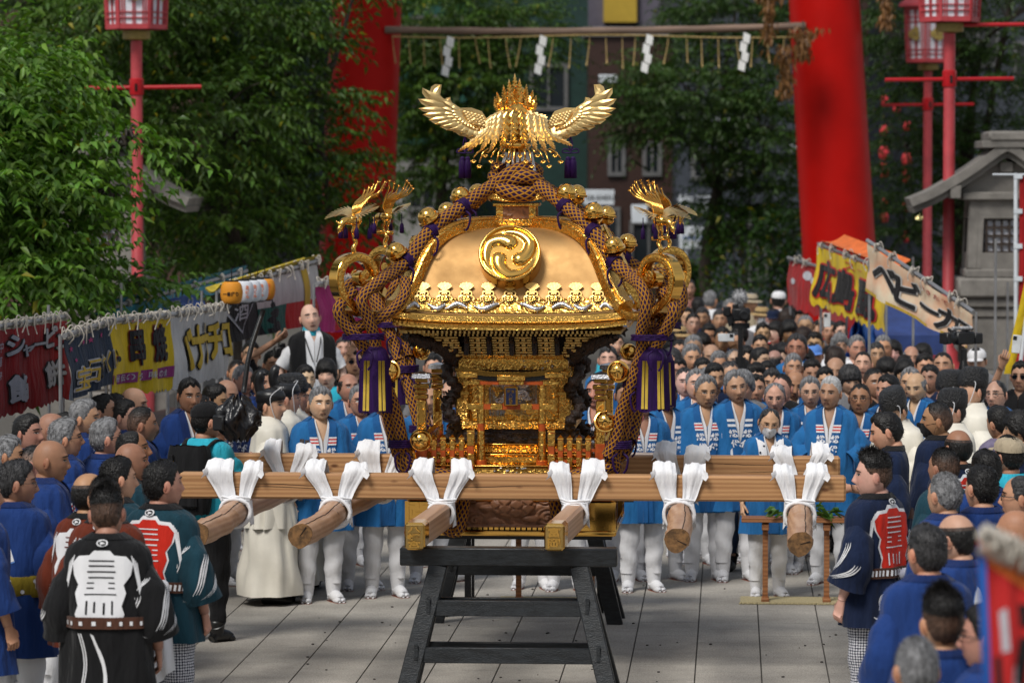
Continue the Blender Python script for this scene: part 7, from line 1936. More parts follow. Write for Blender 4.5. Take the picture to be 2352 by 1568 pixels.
  bs.grid(np.stack([sh.P(tt, np.full(40, z_), o) for z_, o in ((0.985, 0.004), (0.985, 0.014), (1.045, 0.014), (1.045, 0.004))]), 0, cv=True, flip=False)
  bo_ = bs.obj('sash', [CL['brown']], t, smooth=30)
  if near:
   pb_ = MB()
   for k in range(22):
    u0 = -0.30 + 0.028 * k; ww_ = 0.010
    v = np.array([(u0 - ww_, 1.0), (u0 + ww_ * 0.4, 0.998), (u0 + ww_, 1.03), (u0 - ww_ * 0.4, 1.034)]) if col != 'black' else np.array([(u0 - 0.008, 1.003), (u0 + 0.008, 1.003), (u0 + 0.008, 1.024), (u0 - 0.008, 1.024)])
    if col == 'black' and k % 2: continue
    pb_.add(on_back(sh, v[:, 0], v[:, 1], 0.0165), [(0, 1, 2, 3)])
   pb_.obj('sash_pattern', [CL['white']], bo_, smooth=False)
  if col == 'black':
   trousers(CL['black']); tabi(CL['black'], top=0.2)
   sw = [([(-.10 + .012 * k + .02 * math.sin(q * 3), .96 - .30 * q) for q in np.linspace(0, 1, 9)] + [(-.094 + .012 * k + .02 * math.sin(q * 3), .96 - .30 * q) for q in np.linspace(1, 0, 9)], [tuple(range(18))]) for k in range(2)]
   sw += [([(-.04 + .05 * math.sin(q * 2.2), .96 - .34 * q) for q in np.linspace(0, 1, 9)] + [(-.025 + .05 * math.sin(q * 2.2), .95 - .34 * q) for q in np.linspace(1, 0, 9)], [tuple(range(18))])]
   decal(gm_, sh, sw, CL['white'], 0.006, 'brushed_swirl')
  else:
   trousers(CL['dots'] if col in ('navy', 'teal') else CL['white'], uvs=True); tabi(CL['navy'] if col in ('navy', 'teal') else CL['white'], top=0.18)
   if near and col == 'navy':
    sw = []
    for cx_, cz_, rr_, a0, a1 in ((-.06, .84, .07, -0.5, 4.2), (.07, .84, .085, 1.0, 5.6), (.0, .78, .13, 3.4, 5.9), (-.13, .82, .09, 4.0, 6.4)):
     aa_ = np.linspace(a0, a1, 16); th_ = 0.012 * np.sin(np.linspace(0.2, 3, 16))
     sw.append(([(cx_ + (rr_ + w_) * math.cos(a), cz_ + (rr_ + w_) * 0.8 * math.sin(a)) for a, w_ in zip(aa_, th_)] + [(cx_ + (rr_ - w_) * math.cos(a), cz_ + (rr_ - w_) * 0.8 * math.sin(a)) for a, w_ in zip(aa_[::-1], th_[::-1])], [tuple(range(32))]))
    decal(gm_, sh, sw, CL['white'], 0.006, 'brushed_swirl')
 elif outfit == 'robe':
  sh = Shell(r, 1.03, 0.0, None, flare=0.075, fold=1.1); b = MB(); sh.mesh(b, 0.09, 1.462, 34); gm_ = b.obj('robe', [CL['ivory']], t, smooth=True)
  b = MB(); tt = np.linspace(0, 2 * PI, 24, endpoint=False); b.grid(np.stack([sh.P(tt, np.full(24, z_), o) for z_, o in ((1.435, 0.006), (1.475, 0.010), (1.49, 0.004), (1.488, -0.006))]), 0, cv=True); b.obj('collar', [CL['ivory']], gm_, smooth=True)
  over = Shell(r, 1.10, 0.01, None, flare=0.06, fold=1.6); sh2 = MB(); over.mesh(sh2, 0.62, 1.44, 20); sh2.obj('outer_robe', [CL['ivory']], t, smooth=True)
  sleeves(CL['ivory'], 'sleeve', 0.97, 0.10, 0.135, drop=0.02, fold=0.010)
  for sx, (pth, el, wr) in zip((-1, 1), AR):
   b = MB(); q = np.linspace(0, 1, 10)
   top_ = spline([pth[6], el, wr], 10); dn = top_ * [1, 1, 0] + np.array([0, 0, 0.60])[None] + np.stack([0.01 * np.sin(q * 9), 0.015 * np.sin(q * 7), 0.04 * q], 1)
   for o in (-0.03, 0.03):
    b.grid(np.stack([top_ * (1 - w) + dn * w + np.array([sx * o * (0.3 + w), 0.02 * np.sin(w * 6), 0]) for w in np.linspace(0, 1, 8)]), 0)
   b.obj('hanging_sleeve', [CL['ivory']], t, smooth=True)
  for sx in (-1, 1):
   b = MB(); b.tube([(sx * .10, .06, .05), (sx * .105, -.04, .055), (sx * .11, -.13, .045), (sx * .11, -.18, .04)], [.035, .05, .05, .03], 10); b.obj('clog', [M['shoe_black']], t, smooth=True)
 else:
  top_, bot_ = outfit.split('_') if '_' in outfit else (outfit, 'denim')
  inner = None
  if '+' in top_: top_, inner = top_.split('+')
  if inner: shirt(CL[inner], 1.458, 0.03, 1.36)
  sh = Shell(r, 0.99, bel, (lambda z: 0.075 * np.clip((z - 0.7) / 0.75, 0, 1) ** 0.3) if inner else (lambda z: 0.05 * np.clip((z - 1.40) / 0.06, 0, 1)), fold=0.7)
  b = MB(); sh.mesh(b, 0.84, 1.455); b.obj('vest' if inner else 'shirt', [CL[top_]], t, smooth=True)
  sleeves(CL[inner] if inner else CL[top_], 'sleeve', 0.52, 0.078, 0.072)
  trousers(CL[bot_]); tabi(M['shoe_black'], False, 0.14)
 def on_face(x, z, off):
  return HR(np.stack([x, fc.front(x, z) - off, z], -1))
 if glasses:
  b = MB(); rim, rt = ('metal_rim', 0.0016) if glasses == 'thin' else ('black_plastic', 0.0026)
  for sx in (-1, 1):
   tt = np.linspace(0, 2 * PI, 20); xx, zz = sx * 0.032 + 0.0235 * np.cos(tt), 0.006 + 0.0165 * np.sin(tt)
   yy = np.full(20, fc.front(np.array([0.032]), np.array([0.006]))[0] - 0.014)
   b.tube(HR(np.stack([xx, yy, zz], 1)), rt, 5, caps=False)
   b.tube(HR(np.array([[sx * 0.055, yy[0] + 0.001, 0.012], [sx * (fc.a + 0.003), yy[0] + 0.035, 0.012], [sx * (fc.a + 0.006), 0.0, 0.010], [sx * (fc.a + 0.004), 0.02, -0.004]])), rt, 5)
   if glasses == 'sun': b.add(HR(np.stack([xx, yy, zz], 1))[:-1], [tuple(range(19))], 1)
  b.tube(HR(np.array([[-0.0095, yy[0], 0.010], [0, yy[0] - 0.002, 0.012], [0.0095, yy[0], 0.010]])), rt, 5)
  b.obj('glasses', [M[rim], M['lens_dark']], t, smooth=True)
 if mask:
  b = MB(); xx, zz = np.meshgrid(np.linspace(-0.058, 0.058, 13), np.linspace(-0.105, -0.008, 9)); wv = 1 - 0.25 * np.abs(zz + 0.05) / 0.05
  xq = xx * wv; b.grid(on_face(np.clip(xq, -fc.a * 0.86, fc.a * 0.86), zz, 0.007 + 0.010 * np.exp(-(xq / 0.02) ** 2)), 0)
  for sx in (-1, 1):
   for z_ in (-0.02, -0.09): b.tube([on_face(np.array(sx * 0.056), np.array(z_), 0.007), HR([sx * (fc.a + 0.004), -0.01, z_ * 0.4 + 0.0]), HR([sx * (fc.a + 0.006), 0.02, 0.01 if z_ > -0.05 else -0.03])], 0.0015, 4)
  b.obj('face_mask', [CL[mask]], t, smooth=True)
 if hat:
  kind, hc = hat.split(':'); b = MB(); tt = np.linspace(0, 2 * PI, 32, endpoint=False)
  def ring(z, a, bq, y=0.0, lift_=0.0): return HR(np.stack([a * np.sin(tt), y - bq * np.cos(tt), z + lift_ * np.cos(tt)], 1))
  if kind == 'eboshi':
   b.grid(np.array([ring(0.040, .084, .106), ring(0.046, .092, .113), ring(0.085, .095, .115), ring(0.13, .093, .110, .005), ring(0.165, .084, .096, .010), ring(0.182, .06, .07, .012), ring(0.187, .002, .002, .012)]), 0, cv=True)
   b.obj('court_hat', [CL['eboshi']], t, smooth=True)
  elif kind == 'kanmuri':
   b.grid(np.array([ring(0.035, .084, .105, .0, .010), ring(0.045, .090, .111, .0, .010), ring(0.075, .090, .111), ring(0.105, .080, .098), ring(0.118, .04, .05), ring(0.12, .002, .002)]), 0, cv=True)
   v = MB(); v.tube(spline([(0, .075, .09), (0, .09, .16), (0, .07, .22), (0, .04, .235)], 10), [.034, .036, .036, .036, .036, .036, .034, .030, .022, .008], 10); b.add(HR(np.concatenate(v.v)), v.f, 0)
   b.obj('court_cap', [M['black_plastic']], t, smooth=True)
  elif kind == 'cap':
   b.grid(np.array([ring(0.040, .086, .108), ring(0.075, .085, .106), ring(0.105, .066, .082), ring(0.122, .035, .04), ring(0.126, .002, .002)]), 0, cv=True)
   xx = np.linspace(-0.07, 0.07, 11); b.grid(np.array([HR(np.stack([xx, -np.sqrt(np.clip(0.108 ** 2 - (xx * 1.15) ** 2, 0, 1)) - q * (1 - (xx / 0.085) ** 2), 0.043 - q * 0.25 - 1.2 * xx ** 2], 1)) for q in (0, 0.035, 0.07)]), 0)
   b.obj('cap', [CL[hc]], t, smooth=True)
  elif kind == 'brim':
   b.grid(np.array([ring(0.030, .150, .165, 0, -.012), ring(0.042, .088, .108), ring(0.045, .086, .106), ring(0.095, .084, .102), ring(0.118, .06, .075), ring(0.122, .002, .002)]), 0, cv=True)
   b.grid(np.array([ring(0.046, .088, .108), ring(0.066, .0875, .107)]), 1, cv=True); b.obj('straw_hat' if hc == 'straw' else 'sun_hat', [CL[hc], CL['black']], t, smooth=True)
  if kind in ('eboshi', 'kanmuri'):
   b = MB()
   for sx in (-1, 1): b.tube(spline([HR([sx * 0.02, -0.09, 0.135 if kind == 'kanmuri' else 0.06]), HR([sx * (fc.a + 0.014), -0.035, 0.07]), HR([sx * (fc.a + 0.002), -0.045, -0.03]), HR([sx * 0.035, -0.06, -0.108]), HR([0, -0.07, -0.122])], 20), 0.0035, 5)
   b.obj('chin_cord', [CL['white']], t, smooth=True)
 PEOPLE.append((t, s, AR, HR, fc, r))
 return t, AR, HR, s
FR = 'officials in cerulean coats'
H_ = lambda *a, **k: person(*a, **k)
H_(1620, 861, 1.68, 4, 'combed', 'grey', 2, 'happi', 'grey-haired man with thin glasses and red collar stripes, just right of the right tassel', glasses='thin', hp=6, group=FR)
H_(1692, 850, 1.72, 8, 'combed', 'grey', 2, 'happi', 'stern old man with swept-back grey hair and white collar stripes, behind the bowed masked man', stripe='white', hp=6, group=FR)
tw = H_(1765, 933, 1.50, 6, 'receding', 'dark', 1, 'happi', 'small old man bowing in a white face mask and dotted white neck towel', mask='white', glasses='thin', hp=20, group=FR, marks=False)
H_(1908, 865, 1.68, -12, 'short', 'white', 2, 'happi', 'broad white-haired man with red collar stripes and folded hands by the right beam end', pose='front', hy=-6, hp=4, belly=0.05, group=FR)
H_(1862, 865, 1.63, -4, 'combed', 'grey', 0, 'happi', 'pale man with side-parted grey hair and wire glasses left of the broad white-haired man', glasses='thin', stripe='white', hp=4, group=FR)
H_(1782, 875, 1.60, 4, 'receding', 'grey', 1, 'happi', 'older man with white fringe and gold glasses directly behind the bowed masked man', glasses='thin', hp=8, group=FR)
H_(1975, 880, 1.62, -14, 'crew', 'black', 3, 'happi', 'tanned man with black-rimmed glasses and cropped black hair right of the broad white-haired man', glasses='thick', hp=4, group=FR)
H_(2040, 862, 1.67, -35, 'short', 'black', 2, 'happi', 'black-haired official half hidden by the young priest with downcast eyes', pose='front', group=FR)
H_(1736, 861, 1.60, -6, 'short', 'black', 2, 'happi', 'black-haired man between the stern old man and the man with the white fringe', group=FR)
H_(1772, 846, 1.64, -4, 'short', 'dark', 2, 'happi', 'man with greying hair standing in the second row above the gold glasses', group=FR)
H_(1823, 847, 1.62, -8, 'ring', 'dark', 3, 'happi', 'tanned bald man looking down in the second row left of the side-parted man', hp=14, group=FR)
H_(1573, 843, 1.64, 6, 'crew', 'dark', 4, 'happi', 'pale man with cropped hair next to the right purple tassel', hp=4, group=FR)
H_(1600, 850, 1.65, 2, 'combed', 'grey', 1, 'happi', 'grey-haired man peering from behind the man with thin glasses', group=FR)
H_(1628, 843, 1.60, 6, 'short', 'grey', 2, 'happi', 'silver-haired man standing behind the shoulder of the man with thin glasses', group=FR)
H_(1528, 872, 1.64, 18, 'short', 'black', 3, 'happi', 'black-haired man in cerulean coat half covered by the right purple tassel', stripe='white', group=FR)
H_(1474, 885, 1.64, 8, 'short', 'black', 2, 'happi', 'official whose head is hidden by the netted rope right of the shrine', group=FR)
H_(1440, 872, 1.64, 4, 'short', 'black', 2, 'happi', 'official standing right behind the right-hand fence of the shrine', group=FR)
H_(1300, 890, 1.62, 0, 'short', 'grey', 2, 'happi', 'official whose white boots alone show below the middle of the shrine', group=FR)
H_(1222, 888, 1.62, 0, 'short', 'black', 2, 'happi', 'official hidden by the shrine, boots visible between the trestle legs', group=FR)
H_(1370, 868, 1.63, -15, 'crew', 'black', 2, 'happi', 'crew-cut man beside the dark roofed offering box', hy=8, group=FR)
H_(1398, 795, 1.70, 2, 'short', 'dark', 1, 'happi', 'thin-faced man with dark grey hair between the shrine wall and the right rope', marks=False)
H_(735, 889, 1.67, 12, 'short', 'grey', 1, 'happi', 'grey-haired man with red collar stripes standing beside the white-robed priests', hy=10, belly=0.05, group=FR)
H_(884, 880, 1.68, 10, 'short', 'black', 2, 'happi', 'official in darker fold of blue coat whose head the left tassel hides', group=FR)
H_(828, 886, 1.63, 14, 'combed', 'grey', 2, 'happi', 'grey-haired man with glasses left of the left purple tassel', glasses='thin', group=FR)
H_(800, 857, 1.63, 10, 'ring', 'black', 2, 'happi', 'bald-topped man with a black cord round his neck above the grey-haired official', stripe=None, marks=False, group=FR)
H_(752, 825, 1.66, 6, 'full', 'black', 0, 'cyan_denim', 'youth with bowl-cut black hair in a cyan sleeveless top')
H_(700, 838, 1.62, 20, 'short', 'black', 0, 'grey_denim', 'round-faced man with short hair behind the tall gauze hat on the left')
H_(697, 880, 1.60, 40, 'combed', 'dark', 2, 'happi', 'man with round glasses behind the tall gauze hat of the left priests', glasses='thick', group=FR)
H_(1040, 872, 1.64, -60, 'ring', 'dark', 2, 'happi', 'balding man in profile seen between the left rope and the shrine wall', hy=-10, marks=False, group=FR)
H_(1012, 862, 1.62, -30, 'short', 'black', 2, 'happi', 'black-haired man just left of the balding man in profile', marks=False, group=FR)
H_(996, 812, 1.66, 4, 'short', 'black', 1, 'grey_denim', 'man with glasses under the left eave brackets', glasses='thin')
H_(1022, 820, 1.62, 0, 'receding', 'dark', 2, 'grey_denim', 'man with receding hair under the left eave brackets', hp=12)
H_(985, 880, 1.62, 8, 'crew', 'dark', 2, 'happi', 'official between the two left ropes of the shrine', marks=False, group=FR)
PRI = 'priests in ivory robes'
H_(622, 893, 1.66, 86, 'short', 'black', 1, 'robe', 'priest in ivory robe and low black cap, nearest of the left three', pose='front', hat='kanmuri:x', group=PRI)
H_(656, 879, 1.67, 84, 'short', 'black', 1, 'robe', 'second priest from the camera on the left, low black cap and glasses', pose='front', hat='kanmuri:x', glasses='thin', group=PRI)
H_(676, 876, 1.66, 80, 'short', 'black', 2, 'robe', 'priest in a tall rough black hat behind the two low caps on the left', pose='front', hat='eboshi:x', glasses='thin', group=PRI)
H_(2063, 903, 1.62, -46, 'short', 'black', 1, 'robe', 'young priest in tall black hat with downcast eyes at the right beam ends', pose='front', hat='eboshi:x', hp=16, group=PRI)
H_(2232, 862, 1.72, -74, 'short', 'black', 1, 'robe', 'tallest of the right priests, ivory robe and tall black hat in profile', pose='front', hat='eboshi:x', group=PRI)
H_(2180, 868, 1.68, -70, 'short', 'black', 2, 'robe', 'priest in black hat standing behind the tallest right priest', pose='front', hat='eboshi:x', group=PRI)
H_(2186, 910, 1.62, -70, 'short', 'black', 1, 'robe', 'shorter priest in black hat in front of the other two on the right', pose='front', hat='eboshi:x', group=PRI)
BK = 'onlookers behind the officials'
B = lambda px, y, h, yaw, hair, hc, sk, out, lab, **k: person(px, y, h, yaw, hair, hc, sk, out, lab, group=BK, marks=False, **k)
B(1917, 818, 1.64, -4, 'ring', 'black', 1, 'navy_denim', 'man with high bald forehead above the side-parted man', hp=8)
B(1982, 806, 1.66, -10, 'crew', 'black', 0, 'white_denim', 'frowning young man with shaved hair left of the bowl-cut youth', hp=6)
B(2034, 819, 1.62, -8, 'full', 'black', 4, 'white_denim', 'young person with straight black fringe behind the young priest', hp=12)
B(1866, 823, 1.62, -4, 'short', 'black', 2, 'white_denim', 'black-haired man left of the man with the high bald forehead', hp=8)
B(1831, 768, 1.76, -6, 'combed', 'dark', 3, 'happi', 'tall tanned man with silver-framed glasses and grey streaked hair', glasses='thin', stripe=None)
B(1872, 790, 1.60, 0, 'short', 'black', 2, 'black_denim', 'person in a sky blue baseball cap beside the tall tanned man', hat='cap:blue_cap')
B(1928, 768, 1.62, 0, 'curly', 'grey', 2, 'white_denim', 'grey curly-haired woman in front of the blue tarpaulin')
B(1919, 797, 1.64, 170, 'full', 'brown', 2, 'grey_denim', 'person with thick dark brown hair seen from behind')
B(2077, 826, 1.64, -10, 'full', 'black', 1, 'navy_denim', 'black-haired head right of the bowl-cut youth')
B(2108, 852, 1.64, -30, 'ring', 'grey', 0, 'happi', 'stout bald official with bowed head behind the young priest', hp=14)
B(2092, 845, 1.66, -20, 'combed', 'grey', 1, 'happi', 'white-haired official behind the young priest hat')
B(2167, 808, 1.70, -12, 'crew', 'black', 2, 'royal', 'crew-cut young man in deep blue coat in front of the stone lantern')
B(2050, 783, 1.62, -2, 'bob', 'black', 4, 'black_denim', 'woman with long black hair under the cream stall banner')
B(2092, 793, 1.60, 2, 'ring', 'grey', 2, 'grey_denim', 'balding old man under the red and yellow banner corner')
B(2077, 811, 1.62, -6, 'crew', 'black', 3, 'black_denim', 'dark-tanned man in front of the balding old man', hp=8)
B(2012, 787, 1.63, 0, 'short', 'dark', 2, 'grey_denim', 'man with wavy greying hair left of the long-haired woman', glasses='thin')
B(1590, 720, 1.66, 10, 'short', 'black', 1, 'black_denim', 'man in glasses and black shirt at the back of the crowd above the right tassel', glasses='thin')
B(1626, 741, 1.64, 0, 'short', 'black', 2, 'grey_denim', 'man with short black hair looking down at the back of the crowd', hp=14)
B(1586, 790, 1.67, 12, 'combed', 'grey', 1, 'grey_denim', 'long-faced grey-haired man right of the tassel fringe', hp=6)
B(1553, 819, 1.62, 4, 'short', 'black', 2, 'black_denim', 'black-haired man touching his face right of the tassel', pose='phone', hp=10)
B(1614, 822, 1.63, 4, 'short', 'black', 2, 'white_denim', 'black-haired man with only his forehead showing, above the silver-haired man')
B(1674, 827, 1.62, 16, 'crew', 'dark', 2, 'happi', 'tanned close-cropped man left of the stern old man')
B(1735, 838, 1.62, 4, 'curly', 'black', 1, 'black_denim', 'man with curly black hair above the black-haired official')
B(1762, 828, 1.62, -4, 'short', 'black', 3, 'grey_denim', 'man with neat black hair right of the curly-haired man', hp=8)
B(1743, 799, 1.64, 40, 'short', 'black', 1, 'white_denim', 'black-haired man looking right, white shirt with blue collar')
B(1780, 803, 1.60, 160, 'ring', 'dark', 1, 'grey_denim', 'bald head seen from behind at mid crowd')
B(1752, 741, 1.62, 0, 'short', 'black', 2, 'black_denim', 'man with thick black eyebrows above the black-haired man looking right')
B(1745, 768, 1.62, 2, 'short', 'black', 2, 'black_denim', 'stocky man with short black hair below the masked straw hat wearer', hp=6)
B(1783, 739, 1.60, -30, 'bob', 'black', 4, 'red_denim', 'woman in glasses with a dark red scarf', glasses='thin')
B(1812, 735, 1.66, 6, 'full', 'black', 3, 'black_denim', 'young man with long black fringe right of the red scarf', hp=10)
B(1873, 762, 1.62, -2, 'short', 'black', 2, 'white_denim', 'black-haired man behind the sky blue cap')
B(1845, 752, 1.60, 170, 'full', 'brown', 1, 'grey_denim', 'brown-haired head between the long fringe and the sky blue cap')
B(1798, 790, 1.60, -20, 'bob', 'black', 0, 'black_denim', 'girl with parted black hair left of the tall tanned man')
B(1930, 739, 1.64, -6, 'short', 'black', 0, 'black_denim', 'man with glasses at the foot of the red banner', glasses='thin')
ph1 = B(1908, 738, 1.64, -4, 'short', 'dark', 2, 'grey_denim', 'man holding up a pale phone below the red banner', pose='raise')
B(1749, 704, 1.62, 4, 'short', 'black', 1, 'white_denim', 'masked person in a straw hat at the back of the crowd', mask='white', hat='brim:straw')
B(1779, 709, 1.62, 2, 'short', 'black', 1, 'white_denim', 'person in a dark navy cap beside the straw hat', hat='cap:navy')
B(1806, 710, 1.62, 150, 'bob', 'brown', 1, 'beige_denim', 'brown-haired woman seen from behind beside the navy cap')
B(1787, 668, 1.70, 175, 'short', 'black', 1, 'white_denim', 'person in white cap and white shirt walking away', hat='cap:white')
B(1630, 668, 1.70, 165, 'short', 'grey', 2, 'white_denim', 'grey-haired man in white shirt seen from behind')
B(1606, 684, 1.68, 170, 'short', 'black', 1, 'black_denim', 'man in black shirt seen from behind, left of the white shirt')
B(1676, 688, 1.64, 10, 'combed', 'grey', 2, 'beige_denim', 'grey-haired man in beige left of the furry microphone')
B(1724, 674, 1.66, 20, 'short', 'grey', 2, 'beige_denim', 'grey-hatted person right of the furry microphone', hat='brim:beige')
B(1580, 640, 1.74, 12, 'short', 'dark', 2, 'pink_denim', 'man in dusty pink shirt with folded arms far behind the corner curl', pose='front', lift=0.1)
B(1566, 690, 1.60, 30, 'short', 'black', 2, 'happi', 'seated-looking onlooker in patterned blue beside the folded-arms man')
B(1592, 770, 1.66, -4, 'short', 'grey', 2, 'navy_denim', 'silver-haired man behind the long-faced grey-haired man')
B(1634, 788, 1.63, 4, 'ring', 'dark', 1, 'black_denim', 'balding man left of the man filming with a phone', hp=8)
B(1659, 752, 1.68, 8, 'short', 'black', 3, 'black_denim', 'man in black filming with a sideways phone', pose='shoot')
B(1684, 800, 1.62, 8, 'receding', 'grey', 0, 'white_denim', 'pale receding man in glasses beside the monopod', glasses='thin')
B(1650, 805, 1.60, 6, 'combed', 'grey', 2, 'grey_denim', 'grey swept-haired man above the close-cropped man', hp=12)
B(1557, 748, 1.62, 10, 'bob', 'black', 1, 'beige_denim', 'woman in a straw sun hat beside the right rope', hat='brim:straw')
B(1538, 765, 1.60, 160, 'full', 'black', 1, 'black_denim', 'dark-haired head beside the right rope below the sun hat', )
B(1700, 745, 1.62, 170, 'full', 'black', 1, 'navy_denim', 'black-haired head seen from behind right of the monopod')
B(1416, 765, 1.66, 20, 'short', 'black', 1, 'cyan_denim', 'person in a cyan vest between eave and right rope')
B(1432, 812, 1.63, 8, 'short', 'black', 2, 'royal', 'blue-coated man right of the thin-faced man')
B(2245, 799, 1.62, -20, 'short', 'black', 1, 'grey_denim', 'man in white cap and glasses behind the black video camera', hat='cap:white', glasses='thin')
B(2290, 872, 1.63, -24, 'receding', 'dark', 1, 'happi', 'balding official with glasses right of the tallest priest', glasses='thick')
B(2345, 830, 1.68, -20, 'short', 'black', 2, 'black_denim', 'man in sunglasses raising a white phone at the right edge', glasses='sun', pose='raise')
B(2140, 838, 1.62, -20, 'short', 'black', 2, 'navy_denim', 'dark-haired man behind the gauze hats')
for k, (x, y, sk) in enumerate(((1560, 780, 2), (1612, 765, 1), (1690, 760, 2), (1712, 792, 1), (1820, 812, 2), (1850, 800, 1), (1895, 842, 2), (1950, 838, 1), (2008, 845, 2), (1965, 770, 2), (1985, 752, 1), (1700, 712, 1), (1655, 712, 2), (1835, 700, 1), (1852, 722, 2), (1880, 735, 1), (2125, 812, 2), (1545, 800, 1), (1640, 832, 2), (1708, 850, 1), (1798, 858, 2), (1580, 705, 1), (1615, 705, 2), (1545, 720, 1), (2030, 770, 2), (2120, 790, 1))):
 B(x, y, 1.60 + 0.02 * (k % 5), (-14, 6, 0, 12, -6)[k % 5], ('short', 'full', 'crew', 'combed', 'short', 'bob')[k % 6], ('black', 'black', 'dark', 'black', 'grey')[k % 5], sk, ('black_denim', 'white_denim', 'navy_denim', 'grey_denim')[k % 4], 'onlooker in the thick of the crowd with only part of the head showing', hp=4 * (k % 4))
B(578, 783, 1.69, 12, 'short', 'black', 1, 'black_denim', 'man in glasses under the black diamond banner', glasses='thin')
B(628, 806, 1.66, 20, 'short', 'black', 2, 'black_denim', 'photographer holding a black camera above his face', pose='over')
B(716, 697, 1.72, 14, 'none', 'black', 0, 'black+white_denim', 'bald man in black vest over white T-shirt with a blue neck towel, standing high', lift=0.40, pose='wide')
B(558, 840, 1.62, 40, 'combed', 'grey', 2, 'royal', 'grey-capped man left of the photographer')
B(545, 825, 1.60, 30, 'crew', 'black', 2, 'royal', 'man half hidden by the white banana banner')
B(815, 800, 1.66, 16, 'short', 'black', 1, 'black_denim', 'person in sunglasses holding up a red phone', glasses='sun', pose='raise')
B(850, 770, 1.62, 6, 'bob', 'black', 1, 'white_denim', 'masked woman behind the red phone', mask='white')
B(790, 775, 1.62, 8, 'short', 'dark', 1, 'black_denim', 'dark-haired man right of the bald man in the vest')
B(670, 815, 1.62, 20, 'short', 'black', 2, 'black_denim', 'dark-haired man under the elbow of the bald man in the vest')
B(600, 850, 1.63, 30, 'short', 'black', 2, 'royal', 'man in deep blue behind the low black caps')
LF = 'onlookers in deep blue coats on the left'
Lp = lambda px, y, h, yaw, hair, hc, sk, lab, out='royal', **k: person(px, y, h, yaw, hair, hc, sk, out, lab, group=LF, **k)
Lp(434, 868, 1.74, 24, 'short', 'black', 3, 'tall black-haired man in deep blue coat facing the camera beside the news cameraman', stripe=None)
Lp(486, 880, 1.64, 55, 'short', 'black', 2, 'short-haired man looking down right of the news cameraman', hp=12)
Lp(515, 868, 1.66, 60, 'ring', 'dark', 2, 'bald man looking down behind the video camera', hp=14)
Lp(460, 905, 1.6, 60, 'crew', 'black', 2, 'cropped head just above the black cap of the cameraman')
Lp(302, 887, 1.66, 85, 'none', 'black', 1, 'bald man in white face mask looking right under the yellow curtain', mask='white')
Lp(325, 933, 1.67, 88, 'crew', 'black', 3, 'tanned crew-cut man in profile below the bald masked man')
Lp(306, 988, 1.64, 86, 'receding', 'black', 3, 'man with receding black hair in profile wearing a rust coat with white bands', out='hanten_rust')
Lp(300, 1015, 1.63, 100, 'none', 'black', 3, 'bald man seen from behind right, rust and teal coat below him', out='hanten_teal', marks=False)
Lp(191, 918, 1.70, 86, 'short', 'grey', 2, 'thick grey-haired man in profile under the navy curtain')
Lp(238, 908, 1.64, 84, 'short', 'black', 2, 'black-haired man in profile right of the thick grey hair')
Lp(262, 902, 1.62, 82, 'crew', 'black', 1, 'young man in profile left of the bald masked man')
Lp(285, 920, 1.60, 84, 'short', 'black', 1, 'pale man in profile below the bald masked man')
Lp(243, 962, 1.685, 140, 'short', 'grey', 1, 'grey-haired man with glasses and white bird crests on his back', glasses='thick', hy=-36)
Lp(150, 963, 1.69, 108, 'combed', 'grey', 2, 'grey-haired man with glasses left of the man with two bird crests', glasses='thin', hy=-10)
Lp(113, 1008, 1.71, 92, 'none', 'black', 3, 'gaunt bald man in profile in deep blue coat, tallest at the left')
Lp(62, 953, 1.66, 84, 'short', 'black', 2, 'black-haired man looking right under the red curtain')
Lp(116, 946, 1.62, 90, 'none', 'black', 3, 'dark-tanned bald man with glasses under the red curtain', glasses='thin')
Lp(17, 1003, 1.66, 88, 'short', 'grey', 2, 'grey-haired man at the left edge of the picture')
Lp(80, 1024, 1.60, 100, 'crew', 'dark', 2, 'man with cropped greying hair behind the gaunt bald man')
Lp(146, 950, 1.60, 90, 'short', 'black', 3, 'dark head between the two grey-haired men on the left')
Lp(30, 1058, 1.69, 166, 'short', 'dark', 2, 'man with greying hair and glasses, white bird crest on his back and mustard sash', glasses='thin', hy=-44)
Lp(-40, 1090, 1.66, 120, 'short', 'black', 2, 'man cut by the left edge with only his blue sleeve in view')
Lp(270, 1052, 1.66, 130, 'short', 'black', 2, 'black-haired man wearing a teal coat, just behind the rust coats', out='hanten_teal', hy=-10)
Lp(205, 1084, 1.66, 150, 'ring', 'black', 2, 'man with bald crown in a rust coat with white back crest', out='hanten_rust', hy=-20)
Lp(247, 1090, 1.69, 160, 'crew', 'black', 2, 'man with short dark hair in a rust coat directly behind the black coat', out='hanten_rust')
person(372, 1060, 1.71, 152, 'short', 'black', 2, 'hanten_teal', 'man in teal coat with large red back crest, white towel hanging from his sash', hy=-26, pose='down')
person(248, 1120, 1.70, 172, 'fade', 'black', 2, 'hanten_black', 'man in black coat with large white back crest and shaved sides, nearest on the left', pose='down')
cmn = person(472, 925, 1.70, 152, 'short', 'black', 2, 'cyan_black', 'news cameraman with black cap, cyan vest and black backpack', arms=[((.26, -.10, 1.14), (.20, -.30, 1.26)), ((.26, -.10, 1.20), (.16, -.34, 1.40))], hat='cap:black', hy=-20)
RF = 'onlookers in the right foreground'
Rp = lambda px, y, h, yaw, hair, hc, sk, out, lab, **k: person(px, y, h, yaw, hair, hc, sk, out, lab, group=RF, **k)
Rp(2300, 932, 1.62, -140, 'short', 'black', 2, 'purple_denim', 'black-haired man in purple plaid shirt seen from behind')
Rp(2345, 945, 1.62, -110, 'full', 'black', 1, 'navy_denim', 'black-haired head at the right edge behind the plaid shirt')
